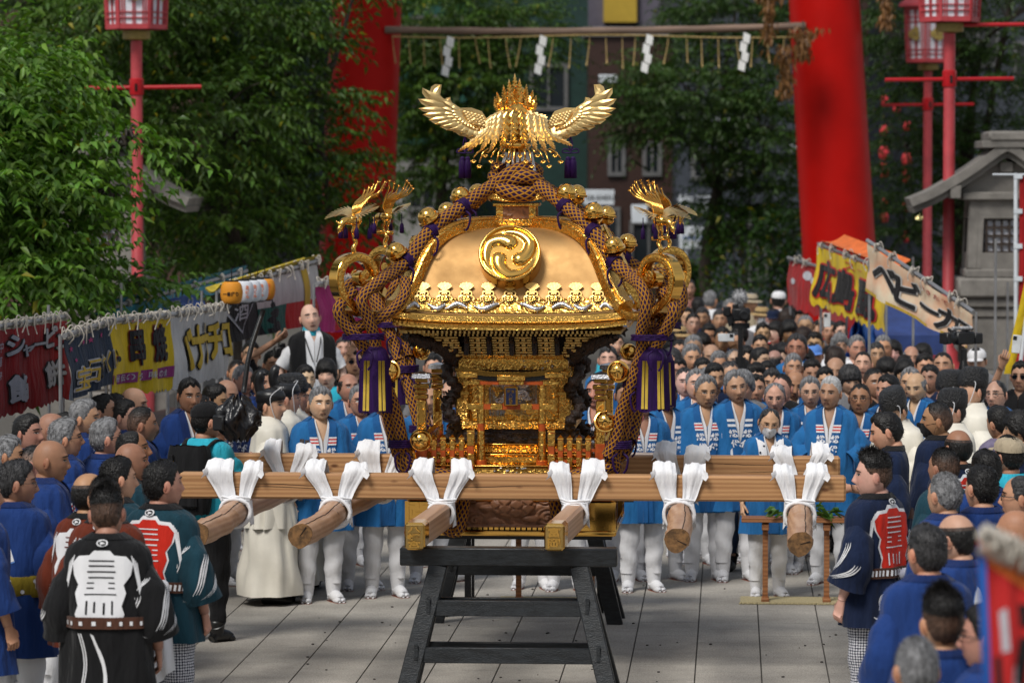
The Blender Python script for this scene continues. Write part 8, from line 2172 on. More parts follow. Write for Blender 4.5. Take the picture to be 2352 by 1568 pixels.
Rp(2318, 1003, 1.62, -150, 'short', 'black', 2, 'cyan_denim', 'man in beige baseball cap seen from behind', hat='cap:beige')
Rp(2045, 945, 1.70, -92, 'short', 'black', 2, 'hanten_navy', 'young man in profile with downcast eyes in navy coat with red crest', hp=14, arms=[((.24, -.02, 1.12), (.18, -.26, 1.16)), ((.24, .02, 1.10), (.24, -.06, .87))])
Rp(2155, 922, 1.72, -125, 'crew', 'black', 3, 'hanten_navy', 'crew-cut man with black face mask in navy coat', mask='black', hy=20)
Rp(2200, 985, 1.66, -150, 'ring', 'black', 3, 'hanten_navy', 'balding man in navy coat seen from behind, right of the black mask')
Rp(2167, 1028, 1.64, -130, 'crew', 'black', 3, 'hanten_teal', 'dark-tanned short-haired man behind the large red crest', marks=False)
Rp(2265, 1035, 1.62, -150, 'short', 'black', 2, 'royal', 'black-haired man seen from behind below the beige cap')
Rp(2170, 1085, 1.66, -140, 'crew', 'grey', 2, 'royal', 'man with cropped grey hair in deep blue coat')
Rp(2254, 1070, 1.68, -150, 'short', 'black', 1, 'royal', 'man with thick black hair and white inner collar in deep blue coat')
Rp(2345, 1090, 1.66, -95, 'receding', 'dark', 2, 'royal', 'man with glasses and thin hair at the right edge', glasses='thick')
Rp(2335, 1168, 1.64, -110, 'none', 'black', 3, 'royal', 'bald tanned man at the right edge above the blurred flag')
Rp(2200, 1178, 1.66, -128, 'ring', 'black', 1, 'royal', 'man with bald crown above the blurred flag edge')
Rp(2130, 1207, 1.67, -165, 'short', 'dark', 2, 'royal', 'man with short greying hair and bright blue coat, back to the camera')
Rp(2270, 1392, 1.63, -120, 'short', 'black', 2, 'royal', 'man in glasses half hidden by the blurred flag', glasses='thick')
Rp(2165, 1357, 1.67, -170, 'fade', 'black', 2, 'royal', 'man with black tapered hair and white crest on his back, low in the right corner')
Rp(2105, 1462, 1.62, -172, 'crew', 'grey', 2, 'royal', 'blurred man with cropped grey hair, nearest at the bottom right')
rm = person(2010, 1040, 1.70, -132, 'fade', 'black', 1, 'hanten_navy', 'man leaning in navy coat with large red back crest and patterned trousers', hy=34)

# ================================================================== festival stalls and their banners
M['cloth_red'] = cloth('red_banner', (0.30, 0.010, 0.012), 0.25); M['cloth_navy'] = cloth('navy_banner', (0.008, 0.022, 0.050), 0.3); M['cloth_yellow'] = cloth('yellow_banner', (0.62, 0.43, 0.015), 0.15); M['cloth_white'] = cloth('off_white_banner', (0.50, 0.48, 0.46), 0.15); M['cloth_black'] = cloth('black_banner', (0.010, 0.010, 0.011)); M['cloth_pink'] = cloth('magenta_banner', (0.40, 0.012, 0.14), 0.2); M['cloth_green'] = cloth('green_banner', (0.008, 0.115, 0.085)); M['cloth_scarlet'] = cloth('scarlet_banner', (0.50, 0.022, 0.022)); M['cloth_cream'] = mat('cream_banner', (0.66, 0.36, 0.22), 0.9, vscale=3.5, col2=(0.68, 0.58, 0.42)); M['ink_grey'] = cloth('pale_grey_print', (0.46, 0.46, 0.50), 0.1); M['ink_black'] = cloth('black_ink', (0.012, 0.011, 0.012)); M['ink_gold'] = cloth('ochre_print', (0.52, 0.34, 0.03), 0.15); M['ink_purple'] = cloth('purple_print', (0.22, 0.015, 0.13)); M['steel'] = mat('steel_tube', (0.35, 0.35, 0.36), 0.4, metal=0.7); M['tie'] = mat('cotton_tie', (0.50, 0.46, 0.40), 0.9); M['teal_sheet'] = mat('teal_awning', (0.02, 0.22, 0.30), 0.6); M['yellow_sheet'] = mat('yellow_awning', (0.55, 0.42, 0.02), 0.6); M['orange_sheet'] = mat('orange_awning', (0.66, 0.14, 0.02), 0.6); M['tarp_blue'] = mat('blue_tarpaulin', (0.012, 0.13, 0.52), 0.45, var=0.2, vscale=3); M['tent_blue'] = mat('navy_tent', (0.02, 0.045, 0.17), 0.6, var=0.2)
class Cloth:
 def __init__(s, tl, tr_, bl, br, amp=0.03, k=4, seed=0, front=None):
  s.c = [np.array(q, float) for q in (tl, tr_, bl, br)]; s.amp, s.k = amp, k; s.ph = np.random.default_rng(seed).uniform(0, 6, 3)
  u, v = s.c[1] - s.c[0], s.c[0] - s.c[2]; s.n = np.cross(u, v); s.n /= np.linalg.norm(s.n)
  if s.n[1] > 0: s.n = -s.n
 def P(s, u, v, off=0.0):
  u, v = np.broadcast_arrays(np.asarray(u, float), np.asarray(v, float)); U, V = u[..., None], v[..., None]
  b = (s.c[0] * (1 - U) + s.c[1] * U) * V + (s.c[2] * (1 - U) + s.c[3] * U) * (1 - V)
  w = s.amp * (0.25 + 0.75 * (1 - v)) * (np.sin(s.k * 2 * PI * u + s.ph[0]) + 0.4 * np.sin(s.k * 3.1 * PI * u + s.ph[1] + 2 * v)) + s.amp * 0.4 * np.sin(7 * v + s.ph[2])
  return b + s.n * (w + off)[..., None]
 def mesh(s, o, mt, parent, name='banner', nu=50, nv=16, scallop=0.0, u0=0, u1=1, v0=0, v1=1, off=0.0, parts=1):
  u, v = np.meshgrid(np.linspace(u0, u1, nu), np.linspace(v0, v1, nv), indexing='ij')
  G = s.P(u, v, off)
  if scallop: G[:, 0, 2] -= scallop * np.abs(np.sin(np.linspace(0, 14 * PI, nu)))
  b = MB(); b.grid(G - o, 0); b.grid(G - o - s.n * 0.004, 0, flip=True); return b.obj(name, [mt], parent, smooth=True)
 def text(s, o, chars, mt, parent, rim=None, rim_b=0.07, bold=0.03, name='banner_lettering', lift=0.0):
  heavy = bold >= 0.045
  if rim is not None:
   rs = [(ch_, uc + rim_b * 0.7 * wu * math.cos(q), vc + rim_b * 0.7 * hv * math.sin(q), wu, hv) for ch_, uc, vc, wu, hv in chars for q in np.linspace(0, 2 * PI, 8, endpoint=False)]
   s.text(o, rs, rim, parent, None, bold=min(bold, 0.03), name='lettering_outline', lift=0.0); lift = 0.010
  if heavy: chars = [(ch_, uc + 0.033 * wu * math.cos(q), vc + 0.033 * hv * math.sin(q), wu, hv) for ch_, uc, vc, wu, hv in chars for q in np.linspace(0, 2 * PI, 6, endpoint=False)]
  b = MB()
  for ch_, uc, vc, wu, hv in chars:
   v, f = glyph(ch_, 0.008)
   if not len(v): continue
   v, f = refine(v, f, 0.22)
   b.add(s.P(uc + (v[:, 0] - 0.5) * wu, vc + (v[:, 1] - 0.5) * hv, 0.010 + lift + 0.0004 * (len(b.v) % 9)) - o, f)
  return b.obj(name, [mt], parent, smooth=False)
 def poly(s, o, pts, mt, parent, off=0.006, name='print'):
  v, f = refine(np.array(pts, float), [tuple(range(len(pts)))], 0.15); b = MB(); b.add(s.P(v[:, 0], v[:, 1], off) - o, f); return b.obj(name, [mt], parent, smooth=True)
def ties(o, a, b_, n, parent, r, s_=0.05):
 for k in range(n):
  c = a + (b_ - a) * ((k + 0.5) / n + r.uniform(-0.3, 0.3) / n) - o
  m = MB(); th = np.linspace(0, 4 * PI, 20); ax = (b_ - a) / np.linalg.norm(b_ - a); x, y, z = rot_to(ax)
  m.tube(c + 0.034 * (np.cos(th)[:, None] * x + np.sin(th)[:, None] * y) + np.linspace(-0.02, 0.02, 20)[:, None] * z, 0.008, 5)
  for e in (-1, 1):
   q = c + np.array([0, -0.03, 0.02]); m.tube(spline([q, q + [e * s_ * r.uniform(.3, 1), -0.02, s_ * r.uniform(0.2, 1)], q + [e * s_ * r.uniform(.5, 1.5), -0.02, -s_ * r.uniform(0, 1.2)], q + [e * s_ * r.uniform(0.2, 1.2), -0.01, -s_ * r.uniform(1, 2.6)]], 9), 0.006, 4)
  m.obj('cotton_tie', [M['tie']], parent, smooth=True)
def rail(o, a, b_, parent, r_=0.02, mt='steel'):
 m = MB(); m.tube([a - o, b_ - o], r_, 8); return m.obj('rail', [M[mt]], parent, smooth=40)
def stall(label, a, b_, depth, roof, n_ties, seed, drop=0.9, roof_up=0.35):
 a, b_ = np.array(a), np.array(b_); o = np.array([(a[0] + b_[0]) / 2, (a[1] + b_[1]) / 2, 0])
 t = thing('food_stall', label, 'food stall', o)
 r = np.random.default_rng(seed); ax = (b_ - a) / np.linalg.norm(b_ - a); nrm = np.array([ax[1], -ax[0], 0]); 
 if nrm[1] > 0 and abs(nrm[1]) > abs(nrm[0]): nrm = -nrm
 if o[0] < 0 and nrm[0] < 0: nrm = -nrm
 if o[0] > 0 and nrm[0] > 0: nrm = -nrm
 bk = -nrm * depth
 rail(o, a, b_, t); ties(o, a, b_, n_ties, t, r)
 for p in (a, b_, a + bk, b_ + bk):
  m = MB(); q = p - o - nrm * 0.03; m.tube([[q[0], q[1], 0], [q[0], q[1], q[2]]], 0.014, 8); m.obj('stall_pole', [M['steel']], t, smooth=40)
 if roof:
  up = np.array([0, 0, roof_up]); u = np.linspace(0, 1, 14)
  G = np.stack([(a * (1 - x) + b_ * x)[None] + w * (bk + up * 1.0) + np.array([0, 0, 0.05 - 0.05 * math.sin(PI * w)]) - o for x in u for w in np.linspace(-0.05, 1, 8)]).reshape(14, 8, 3)
  m = MB(); m.grid(G, 0); m.grid(G - [0, 0, 0.012], 0, flip=True); m.obj('awning', [M[roof]], t, smooth=True)
 c = o * 0 - nrm * 0.45; m = MB(); L = np.linalg.norm(b_ - a)
 m.box(c + [0, 0, 0.78], (L * 0.9, 0.6, 0.05), rz=math.atan2(ax[1], ax[0])); m.box(c + [0, 0, 0.39], (L * 0.86, 0.5, 0.72), rz=math.atan2(ax[1], ax[0])); m.obj('counter', [M['hall_wood']], t, smooth=False)
 return t, o
ZR = 2.15
A_ = lambda px, py, z=ZR: PZ(px, py, z)
def below(p, px, py):
 q = P(px, py, p[1]); return q
tl, tr_ = A_(-4, 750), A_(152, 727)
t, o = stall('stall at the far left with a red curtain lettered in pale grey', tl, tr_, 1.8, None, 9, 1)
c = Cloth(tl - [0, 0, .03], tr_ - [0, 0, .03], below(tl, -6, 955), below(tr_, 166, 905), 0.025, 3, 1); c.mesh(o, M['cloth_red'], t, scallop=0.03)
c.text(o, [('シ', .22, .80, .24, .26), ('ャ', .40, .70, .16, .16), ('ー', .56, .76, .20, .20), ('ピ', .72, .82, .22, .28), ('ン', .90, .74, .18, .22), ('餡', .27, .27, .28, .34), ('餅', .74, .34, .28, .34)], M['ink_grey'], t, M['ink_black'], 0.10, 0.045)
c.text(o, [('中', .03, .80, .09, .14), ('華', .03, .62, .09, .14), ('屋', .03, .44, .09, .14)], M['ink_grey'], t, bold=0.03)
e0, e1, e2, e3 = A_(148, 771), A_(252, 737), A_(392, 722), A_(524, 703)
t, o = stall('stall with a navy curtain of gold lettering next to the red curtain', e0, e1, 1.6, None, 7, 2)
c = Cloth(e0 - [0, 0, .03], e1 - [0, 0, .03], below(e0, 160, 922), below(e1, 254, 882), 0.03, 3, 2); c.mesh(o, M['cloth_navy'], t)
c.text(o, [('宝', .28, .30, .24, .40), ('石', .52, .34, .22, .42), ('す', .74, .36, .20, .40), ('く', .90, .40, .14, .38), ('い', 1.02, .42, .10, .36)], M['ink_gold'], t, M['ink_grey'], 0.07, 0.04)
c.text(o, [('★', .14, .82, .10, .12), ('★', .36, .88, .10, .12), ('★', .56, .86, .09, .12), ('★', .82, .88, .09, .12), ('★', .20, .62, .07, .09)], M['cloth_pink'], t)
t, o = stall('grill stall with a yellow curtain of black characters and a magenta strip', e1, e2, 1.6, None, 7, 3)
c = Cloth(e1 - [0, 0, .03], e2 - [0, 0, .03], below(e1, 254, 905), below(e2, 398, 888), 0.025, 3, 3); c.mesh(o, M['cloth_yellow'], t, scallop=0.035)
c.poly(o, [(0.0, .13), (1.0, .15), (1.0, .31), (0.0, .27)], M['ink_purple'], t)
c.text(o, [('串', .42, .66, .30, .58), ('焼', .78, .66, .26, .56), ('・', .07, .50, .30, .30)], M['ink_black'], t, M['cloth_red'], 0.06, 0.06)
c.text(o, [(q, .07 + .115 * k, .215, .10, .11) for k, q in enumerate('秘伝のタレ味の焼')], M['ink_grey'], t, bold=0.03, lift=0.004)
t, o = stall('chocolate banana stall with an off-white curtain of yellow lettering', e2, e3, 1.6, None, 8, 4)
c = Cloth(e2 - [0, 0, .03], e3 - [0, 0, .03], below(e2, 402, 892), below(e3, 524, 858), 0.035, 3, 4); c.mesh(o, M['cloth_white'], t, scallop=0.02)
c.text(o, [('バ', .24, .50, .20, .66), ('ナ', .42, .52, .19, .66), ('ナ', .57, .54, .18, .62), ('チ', .72, .56, .16, .58), ('ョ', .85, .50, .12, .40), ('コ', .95, .54, .13, .52)], M['ink_gold'], t, M['ink_black'], 0.08, 0.05)
f0, f1 = PZ(505, 668, 2.25), PZ(730, 598, 2.45)
t, o = stall('drinks stall with a black diamond banner and green and red cloth, further back', f0, f1, 0.14, 'yellow_sheet', 12, 5, roof_up=-0.02)
c = Cloth(f0 - [0, 0, .03], f1 - [0, 0, .03], below(f0, 512, 790), below(f1, 738, 740), 0.03, 3, 5); c.mesh(o, M['cloth_black'], t)
c.poly(o, [(0.30, 1.0), (1.0, 1.0), (1.0, .42), (0.36, .50)], M['cloth_white'], t); c.poly(o, [(0.36, .50), (.66, .46), (.66, .0), (.42, .0)], M['cloth_green'], t); c.poly(o, [(.66, .46), (1.0, .42), (1.0, .0), (.66, .0)], M['cloth_scarlet'], t)
c.poly(o, [(.02, .62), (.14, .98), (.30, .66), (.17, .12)], M['ink_grey'], t, 0.010, 'diamond_border'); c.poly(o, [(.04, .62), (.14, .93), (.28, .66), (.17, .18)], M['cloth_black'], t, 0.016, 'diamond'); c.text(o, [('酒', .155, .58, .15, .42)], M['ink_grey'], t, lift=0.016)
c.poly(o, [(.80, .98), (.86, .98), (.88, .08), (.82, .08)], M['ink_gold'], t, 0.012)
g0, g1 = P(262, 704, 36), P(566, 622, 41)
t, o = stall('stall with a teal awning edge rising behind the yellow and white curtains', g0, g1, 0.2, 'teal_sheet', 6, 6, roof_up=-0.12)
m = MB(); m.beam(g0 - o + [0, 0, -.09], g1 - o + [0, 0, -.09], 0.03, 0.12); m.obj('awning_edge', [M['teal_sheet']], t)
c = Cloth(P(372, 690, 37), P(465, 668, 38), P(374, 722, 37), P(466, 705, 38), 0.02, 2, 12); c.mesh(o, M['blue_print'], t, 'small_flag')
c.text(o, [('祭', .3, .5, .3, .7), ('り', .7, .5, .25, .6)], M['ink_grey'], t)
h0, h1 = PZ(728, 652, 2.3), PZ(830, 636, 2.3)
t, o = stall('magenta strawberry stall behind the bald man in the vest', h0, h1, 1.8, None, 5, 7)
c = Cloth(h0 - [0, 0, .03], h1 - [0, 0, .03], below(h0, 738, 762), below(h1, 836, 762), 0.04, 3, 7); c.mesh(o, M['cloth_pink'], t)
c.text(o, [('い', .55, .62, .28, .5), ('ち', .82, .60, .28, .5), ('ご', .75, .22, .2, .3)], M['ink_grey'], t); c.poly(o, [(.30, .30), (.36, .08), (.44, .02), (.52, .12), (.54, .30), (.44, .36)], M['cloth_scarlet'], t)
M['lamp_orange'] = mat('orange_paper', (0.70, 0.27, 0.015), 0.7, var=0.06); M['lamp_white'] = mat('white_lantern_paper', (0.66, 0.68, 0.72), 0.8, var=0.04)
for k in range(5):
 px, py, dd_ = 532 + (0, 26, 44, 60, 76)[k], 672 - 2 * k, 33.4 + 0.45 * k
 c_ = P(px, py, dd_); R_ = 0.098
 t = thing('paper_lantern', ('orange paper lantern with black print, front of the row', 'white paper lantern second in the row behind the orange one', 'white paper lantern third in the row', 'white paper lantern fourth in the row', 'orange paper lantern at the far end of the row')[k], 'paper lantern', c_, 0, 'paper lanterns hung in a row at the drinks stall')
 m = MB(); zz = np.linspace(-1, 1, 33); m.lathe([(R_ * (0.58 + 0.42 * math.sqrt(max(0, 1 - z_ ** 2))) * (1 + 0.012 * (-1) ** q), z_ * R_ * 0.98) for q, z_ in enumerate(zz)], 26); m.obj('shade', [M['lamp_orange' if k in (0, 4) else 'lamp_white']], t, smooth=True)
 for e in (-1, 1):
  m = MB(); m.lathe([(0.001, e * R_ * 0.98), (R_ * .60, e * R_ * 0.98), (R_ * .60, e * R_ * 1.10), (0.001, e * R_ * 1.10)][::e], 20); m.obj('rim', [M['black_plastic']], t)
 m = MB(); m.tube([(0, 0, R_), (0, 0, R_ + 0.12)], 0.004, 4); m.obj('cord', [M['black_plastic']], t)
 m = MB()
 for q, ch_ in enumerate('一番搾り' if k in (0,) else '生ビル'):
  v, f = glyph(ch_, 0.03); v, f = refine(v, f, 0.3)
  if k == 0: x, z_ = (q - 1.5) * 0.036 + (v[:, 0] - .5) * 0.036, (v[:, 1] - .5) * 0.042 - 0.01
  else: x, z_ = (v[:, 0] - .5) * 0.036 + 0.045, 0.042 - q * 0.042 + (v[:, 1] - .5) * 0.036
  m.add(np.stack([x, -np.sqrt(np.clip((R_ * 1.03) ** 2 - x ** 2 - 0.25 * z_ ** 2, 1e-5, 1)), z_], 1), f)
 m.obj('lettering', [M['ink_black' if k == 0 else 'orange_sheet']], t, smooth=False)
def rstall(label, tlp, trp, blp, brp, d0, d1, mt, seed, chars, ink, rim, roof=None, rim_b=0.08, scallop=0.03, bold=0.05, nt_=6):
 tl, tr_ = P(*tlp, d0), P(*trp, d1); t, o = stall(label, tl, tr_, 0.3 if roof else 1.6, roof, nt_, seed, roof_up=0.05)
 c = Cloth(tl - [0, 0, .03], tr_ - [0, 0, .03], P(*blp, d0), P(*brp, d1), 0.03, 2.5, seed); c.mesh(o, M[mt], t, scallop=scallop)
 c.text(o, chars, M[ink], t, M[rim] if rim else None, rim_b, bold); return t, o, c
t, o, c = rstall('stall with a red banner and white petals left of the yellow banner', (1810, 592), (2010, 650), (1800, 690), (2010, 778), 47, 44, 'cloth_red', 21, [('잡', .42, .38, .16, .34)], 'ink_black', 'ink_grey', scallop=0.05)
for u0, v0, k in ((.25, .78, 1), (.33, .70, .8), (.66, .62, 1), (.72, .35, 1.1), (.10, .55, .7)): c.poly(o, [(u0 + .05 * k * math.cos(a), v0 + .11 * k * math.sin(a)) for a in np.linspace(0, 6.28, 9)[:-1]], M['ink_grey'], t)
t, o, c = rstall('okonomiyaki stall with a yellow banner in bold black and red characters', (1880, 560), (2030, 618), (1868, 690), (2030, 752), 42, 40, 'cloth_yellow', 22, [('広', .17, .45, .28, .72), ('島', .45, .42, .28, .72), ('風', .75, .38, .28, .72)], 'ink_black', 'cloth_scarlet', 'orange_sheet', 0.11, 0.06, 0.06)
c.text(o, [('ス', .50, .86, .14, .16), ('ー', .66, .86, .12, .14)], M['cloth_scarlet'], t)
t, o, c = rstall('baby sponge cake stall with a cream and pink banner of black lettering', (1992, 552), (2236, 716), (1984, 668), (2228, 800), 37, 35.5, 'cloth_cream', 23, [('ベ', .19, .56, .26, .62), ('ビ', .41, .50, .25, .66), ('ー', .62, .44, .22, .50), ('カ', .79, .42, .20, .60), ('ス', .94, .40, .17, .56)], 'ink_black', 'cloth_white', None, 0.10, 0.0, 0.05)
c.text(o, [('や', .54, .84, .055, .13), ('き', .61, .84, .055, .13), ('た', .68, .84, .055, .13), ('て', .75, .84, .055, .13)], M['cloth_red'], t, bold=0.03)
c.poly(o, [(0, 0), (1, 0), (1, .07), (0, .07)], M['ink_gold'], t)
dd = MB()
t = thing('canopy_tent', 'dark blue canopy tent under the cream banner', 'tent', g(2080, 43))
o = np.array(t.location); a = P(1995, 770, 43) - o; b_ = P(2170, 770, 43) - o; tp = P(2040, 690, 43) - o
m = MB(); pts = [a, b_, b_ + [0, 2.2, 0], a + [0, 2.2, 0]]; cx = (a + b_) / 2 + [0, 1.1, tp[2] - a[2]]
m.add(pts + [cx], [(0, 1, 4), (1, 2, 4), (2, 3, 4), (3, 0, 4)]); m.add([a, b_, b_ - [0, 0, .22], a - [0, 0, .22]], [(0, 1, 2, 3)]); m.obj('canopy', [M['tent_blue']], t, smooth=False)
for q in pts: m = MB(); m.tube([[q[0], q[1], 0], q], 0.02, 6); m.obj('tent_pole', [M['steel']], t)
t = thing('tarpaulin', 'crumpled bright blue tarpaulin heaped beside the canopy tent', 'tarpaulin', g(1975, 42))
r = np.random.default_rng(4); u, v = np.meshgrid(np.linspace(-1, 1, 40), np.linspace(0, 1, 30), indexing='ij')
z = 1.72 - 0.55 * np.abs(u - 0.1) ** 1.5; w_ = 0.10 * np.sin(9 * u + 6 * v + 3 * np.sin(5 * v)) + 0.07 * np.sin(17 * u - 11 * v) + 0.05 * np.sin(23 * v + 9 * u)
m = MB(); m.grid(np.stack([0.24 * u * (1 + 1.0 * (1 - v)) + w_ * 0.3, -0.25 * np.cos(u) + w_, z * v], -1), 0); m.grid(np.stack([0.24 * u * (1 + 1.0 * (1 - v)), 0.25 * np.cos(u) + w_, z * v], -1), 0, flip=True); m.obj('sheet', [M['tarp_blue']], t, smooth=True)
t = thing('nobori_banner', 'tall red banner on a white pole in front of the stone lantern', 'banner', g(2340, 41)); o = np.array(t.location)
m = MB(); m.tube([P(2335, 860, 41) * [1, 1, 0] - o, P(2333, 398, 41) - o], 0.022, 10); m.tube([P(2280, 401, 41) - o, P(2420, 401, 41) - o], 0.012, 6); m.obj('pole', [M['sign_white']], t, smooth=40)
c = Cloth(P(2342, 404, 41), P(2440, 404, 41), P(2340, 700, 41), P(2440, 700, 41), 0.02, 2, 31); c.mesh(o, M['cloth_red'], t, 'banner_cloth')
for y in (405, 485, 565, 640): m = MB(); m.box(P(2338, y, 41) - o, (0.09, 0.05, 0.05)); m.obj('clip', [M['sign_white']], t)
t = thing('nobori_banner', 'yellow and red banner slanting at the right edge', 'banner', g(2335, 36)); o = np.array(t.location)
m = MB(); m.tube([P(2300, 870, 36) * [1, 1, 0] - o, P(2372, 610, 36) - o], 0.02, 8); m.obj('pole', [M['sign_white']], t, smooth=40)
c = Cloth(P(2355, 640, 36), P(2450, 640, 36), P(2305, 858, 36), P(2400, 858, 36), 0.03, 2, 32); c.mesh(o, M['cloth_yellow'], t, 'banner_cloth'); c.poly(o, [(.28, .80), (1, .95), (1, .05), (.22, .05)], M['cloth_scarlet'], t, 0.008); c.text(o, [('祭', .6, .6, .5, .35)], M['ink_grey'], t, lift=0.006)
t = thing('flag', 'blurred red festival flag with orange top hanging close to the camera', 'flag', g(2330, 9.4)); o = np.array(t.location)
a, b_ = P(2246, 1232, 9.4), P(2470, 1330, 9.4)
m = MB(); m.tube([a - o, b_ - o], 0.007, 8); m.tube([[0.08, 0.02, 0], b_ - o], 0.013, 8); m.obj('pole', [M['tie']], t, smooth=40)
c = Cloth(a - [0, 0, .008], b_ - [0, 0, .008], P(2258, 1640, 9.4), P(2470, 1640, 9.4), 0.012, 3, 33); c.mesh(o, M['cloth_scarlet'], t, 'flag_cloth'); c.poly(o, [(.0, 1), (1, 1), (1, .72), (.10, .88)], M['orange_sheet'], t, 0.004); c.poly(o, [(.0, .98), (.08, .9), (.10, .0), (.0, .0)], M['tarp_blue'], t, 0.004); c.poly(o, [(.30, .1), (.42, .5), (.52, .5), (.42, .05)], M['ink_black'], t, 0.005); c.poly(o, [(.20, .62), (.28, .66), (.30, .40), (.22, .38)], M['ink_grey'], t, 0.005); c.poly(o, [(.34, .30), (.40, .34), (.36, .06), (.31, .05)], M['ink_grey'], t, 0.006); c.poly(o, [(.14, .34), (.20, .36), (.22, .12), (.15, .10)], M['ink_black'], t, 0.005); c.poly(o, [(.40, .70), (.5, .72), (.5, .58), (.42, .56)], M['ink_black'], t, 0.005)
ties(o, a, b_, 7, t, np.random.default_rng(5), 0.02)

# ================================================================== things people carry, the offering tables
M['cam_black'] = mat('camera_black', (0.009, 0.009, 0.010), 0.4, var=0.3, bump=0.2, bscale=90); M['lens_glass'] = mat('lens_glass', (0.01, 0.012, 0.02), 0.05); M['screen'] = mat('phone_glass', (0.03, 0.03, 0.035), 0.08); M['phone_white'] = mat('white_phone', (0.6, 0.62, 0.63), 0.3); M['wood_bench'] = wood_mat('red_cedar', 0, (0.36, 0.15, 0.055), (0.22, 0.085, 0.03)); M['mat_straw'] = mat('woven_straw', (0.46, 0.39, 0.22), 0.9, var=0.4, vscale=40, stretch=(6, 1, 1), bump=0.5, bscale=120); M['fur'] = mat('grey_fur', (0.36, 0.36, 0.37), 0.95, var=0.4, vscale=30)
def phone(label, p, rz, mt, tilt=0.0, logo=None):
 t = thing('phone', label, 'phone', p, rz); t.rotation_euler[1] = tilt
 m = MB(); m.box((0, 0, 0), (0.075, 0.010, 0.155), ch=0.004); m.obj('case', [mt], t); m = MB(); m.box((0, 0.0055, 0), (0.069, 0.002, 0.148)); m.obj('screen', [M['screen']], t)
 m = MB(); m.box((-0.018, -0.007, 0.05), (0.032, 0.005, 0.034), ch=0.002); [m.ball((-0.018 + dx, -0.010, 0.05 + dz), (0.006, 0.003, 0.006), 5, 8, m=1) for dx, dz in ((-.007, .007), (.007, .007), (0, -.008))]; m.obj('camera_bump', [M['cam_black'], M['lens_glass']], t)
 if logo:
  m = MB()
  for k, ch_ in enumerate(logo): v, f = glyph(ch_, 0.03); m.add(np.stack([0.012 - (v[:, 1] - 0.5) * 0.028, np.full(len(v), -0.0056), -0.055 + 0.017 * k + (v[:, 0] - 0.5) * 0.019], 1), f)
  m.obj('lettering', [CL['white']], t, smooth=False)
def W(pp, v):
 t, AR, HR, s = pp; bpy.context.view_layer.update(); return np.array(t.matrix_world @ Vector(v))
phone('red phone case held up over the left tassel', P(818, 790, 36.0), 0.1, CL['red'], 0.05, 'Supreme'); phone('white phone held up at the right edge', P(2335, 790, 32.6), -0.2, M['phone_white'], 0.1); phone('pale phone held up below the red banner', P(1900, 735, 41.6), 0.0, M['phone_white']); phone('phone held sideways beside the monopod', P(1668, 775, 36.8), 0.0, M['phone_white'], PI / 2)
t = thing('gimbal_camera', 'black gimbal camera with furry microphone on a pole above the crowd', 'camera', g(1700, 35.5)); o = np.array(t.location); q = lambda x, y: P(x, y, 35.5) - o
m = MB(); m.tube([[0, 0, 0.9], q(1701, 745)], 0.024, 10); m.tube([q(1700, 850), q(1701, 820)], 0.05, 12); m.obj('pole', [M['cam_black']], t, smooth=40)
m = MB(); c = q(1702, 722); m.box(c, (0.17, 0.12, 0.12), ch=0.015); m.box(c + [-0.05, 0, 0.075], (0.06, 0.06, 0.04), ch=0.008); m.lathe([(0.001, 0), (0.042, 0), (0.045, 0.09), (0.036, 0.10), (0.001, 0.098)], 16, c + [0.02, -0.06, 0.0], (0, -1, 0)); m.obj('camera_body', [M['cam_black']], t)
m = MB(); m.beam(q(1672, 715), q(1680, 748), 0.05, 0.05); m.beam(q(1680, 748), q(1722, 748), 0.05, 0.05); m.box(q(1670, 715), (0.07, 0.07, 0.09), ch=0.01); m.box(q(1700, 838), (0.16, 0.06, 0.09), ch=0.01); m.obj('gimbal_arm', [M['cam_black']], t)
m = MB(); rf = np.random.default_rng(2); c = q(1700, 683); m.ball(c, (0.062, 0.062, 0.058), 10, 14)
for k in range(500):
 d_ = rf.normal(size=3); d_ /= np.linalg.norm(d_); s_ = np.cross(d_, rf.normal(size=3)); s_ /= np.linalg.norm(s_); m.add([c + d_ * .055 - s_ * .004, c + d_ * .055 + s_ * .004, c + d_ * .085 + rf.normal(size=3) * .01], [(0, 1, 2)])
m.obj('furry_microphone', [M['fur']], t, smooth=False)
def video_cam(label, p, rz, s_=1.0):
 t = thing('video_camera', label, 'video camera', p, rz); t.scale = (s_,) * 3
 m = MB(); m.box((0, 0, 0), (0.15, 0.30, 0.18), ch=0.02); m.box((0, 0.05, 0.12), (0.05, 0.22, 0.03), ch=0.01); m.box((0, 0.05, 0.10), (0.04, 0.03, 0.06)); m.box((0, 0.22, -0.01), (0.13, 0.14, 0.15), ch=0.015); m.obj('camera_body', [M['cam_black']], t)
 m = MB(); m.lathe([(0.001, 0), (0.065, 0), (0.07, 0.1), (0.085, 0.11), (0.085, 0.17), (0.07, 0.17), (0.06, 0.13), (0.001, 0.125)], 18, (0, -0.15, 0), (0, -1, 0)); m.box((0, -0.30, 0), (0.20, 0.08, 0.15), ch=0.01); m.obj('lens', [M['cam_black']], t)
 m = MB(); m.tube([(0.05, -0.22, 0.14), (0.05, 0.10, 0.14)], 0.025, 10); m.obj('microphone', [M['fur'] if s_ < 1 else M['cam_black']], t, smooth=40); m = MB(); m.box((-0.13, 0.02, 0.04), (0.08, 0.05, 0.06), ch=0.008); m.obj('viewfinder', [M['cam_black']], t)
 return t
video_cam('black video camera on a tripod in front of the stone lantern', P(2213, 776, 33), rad(-62), 0.62)
t = thing('tripod', 'black tripod carrying the video camera by the stone lantern', 'tripod', g(2213, 33)); o = np.array(t.location)
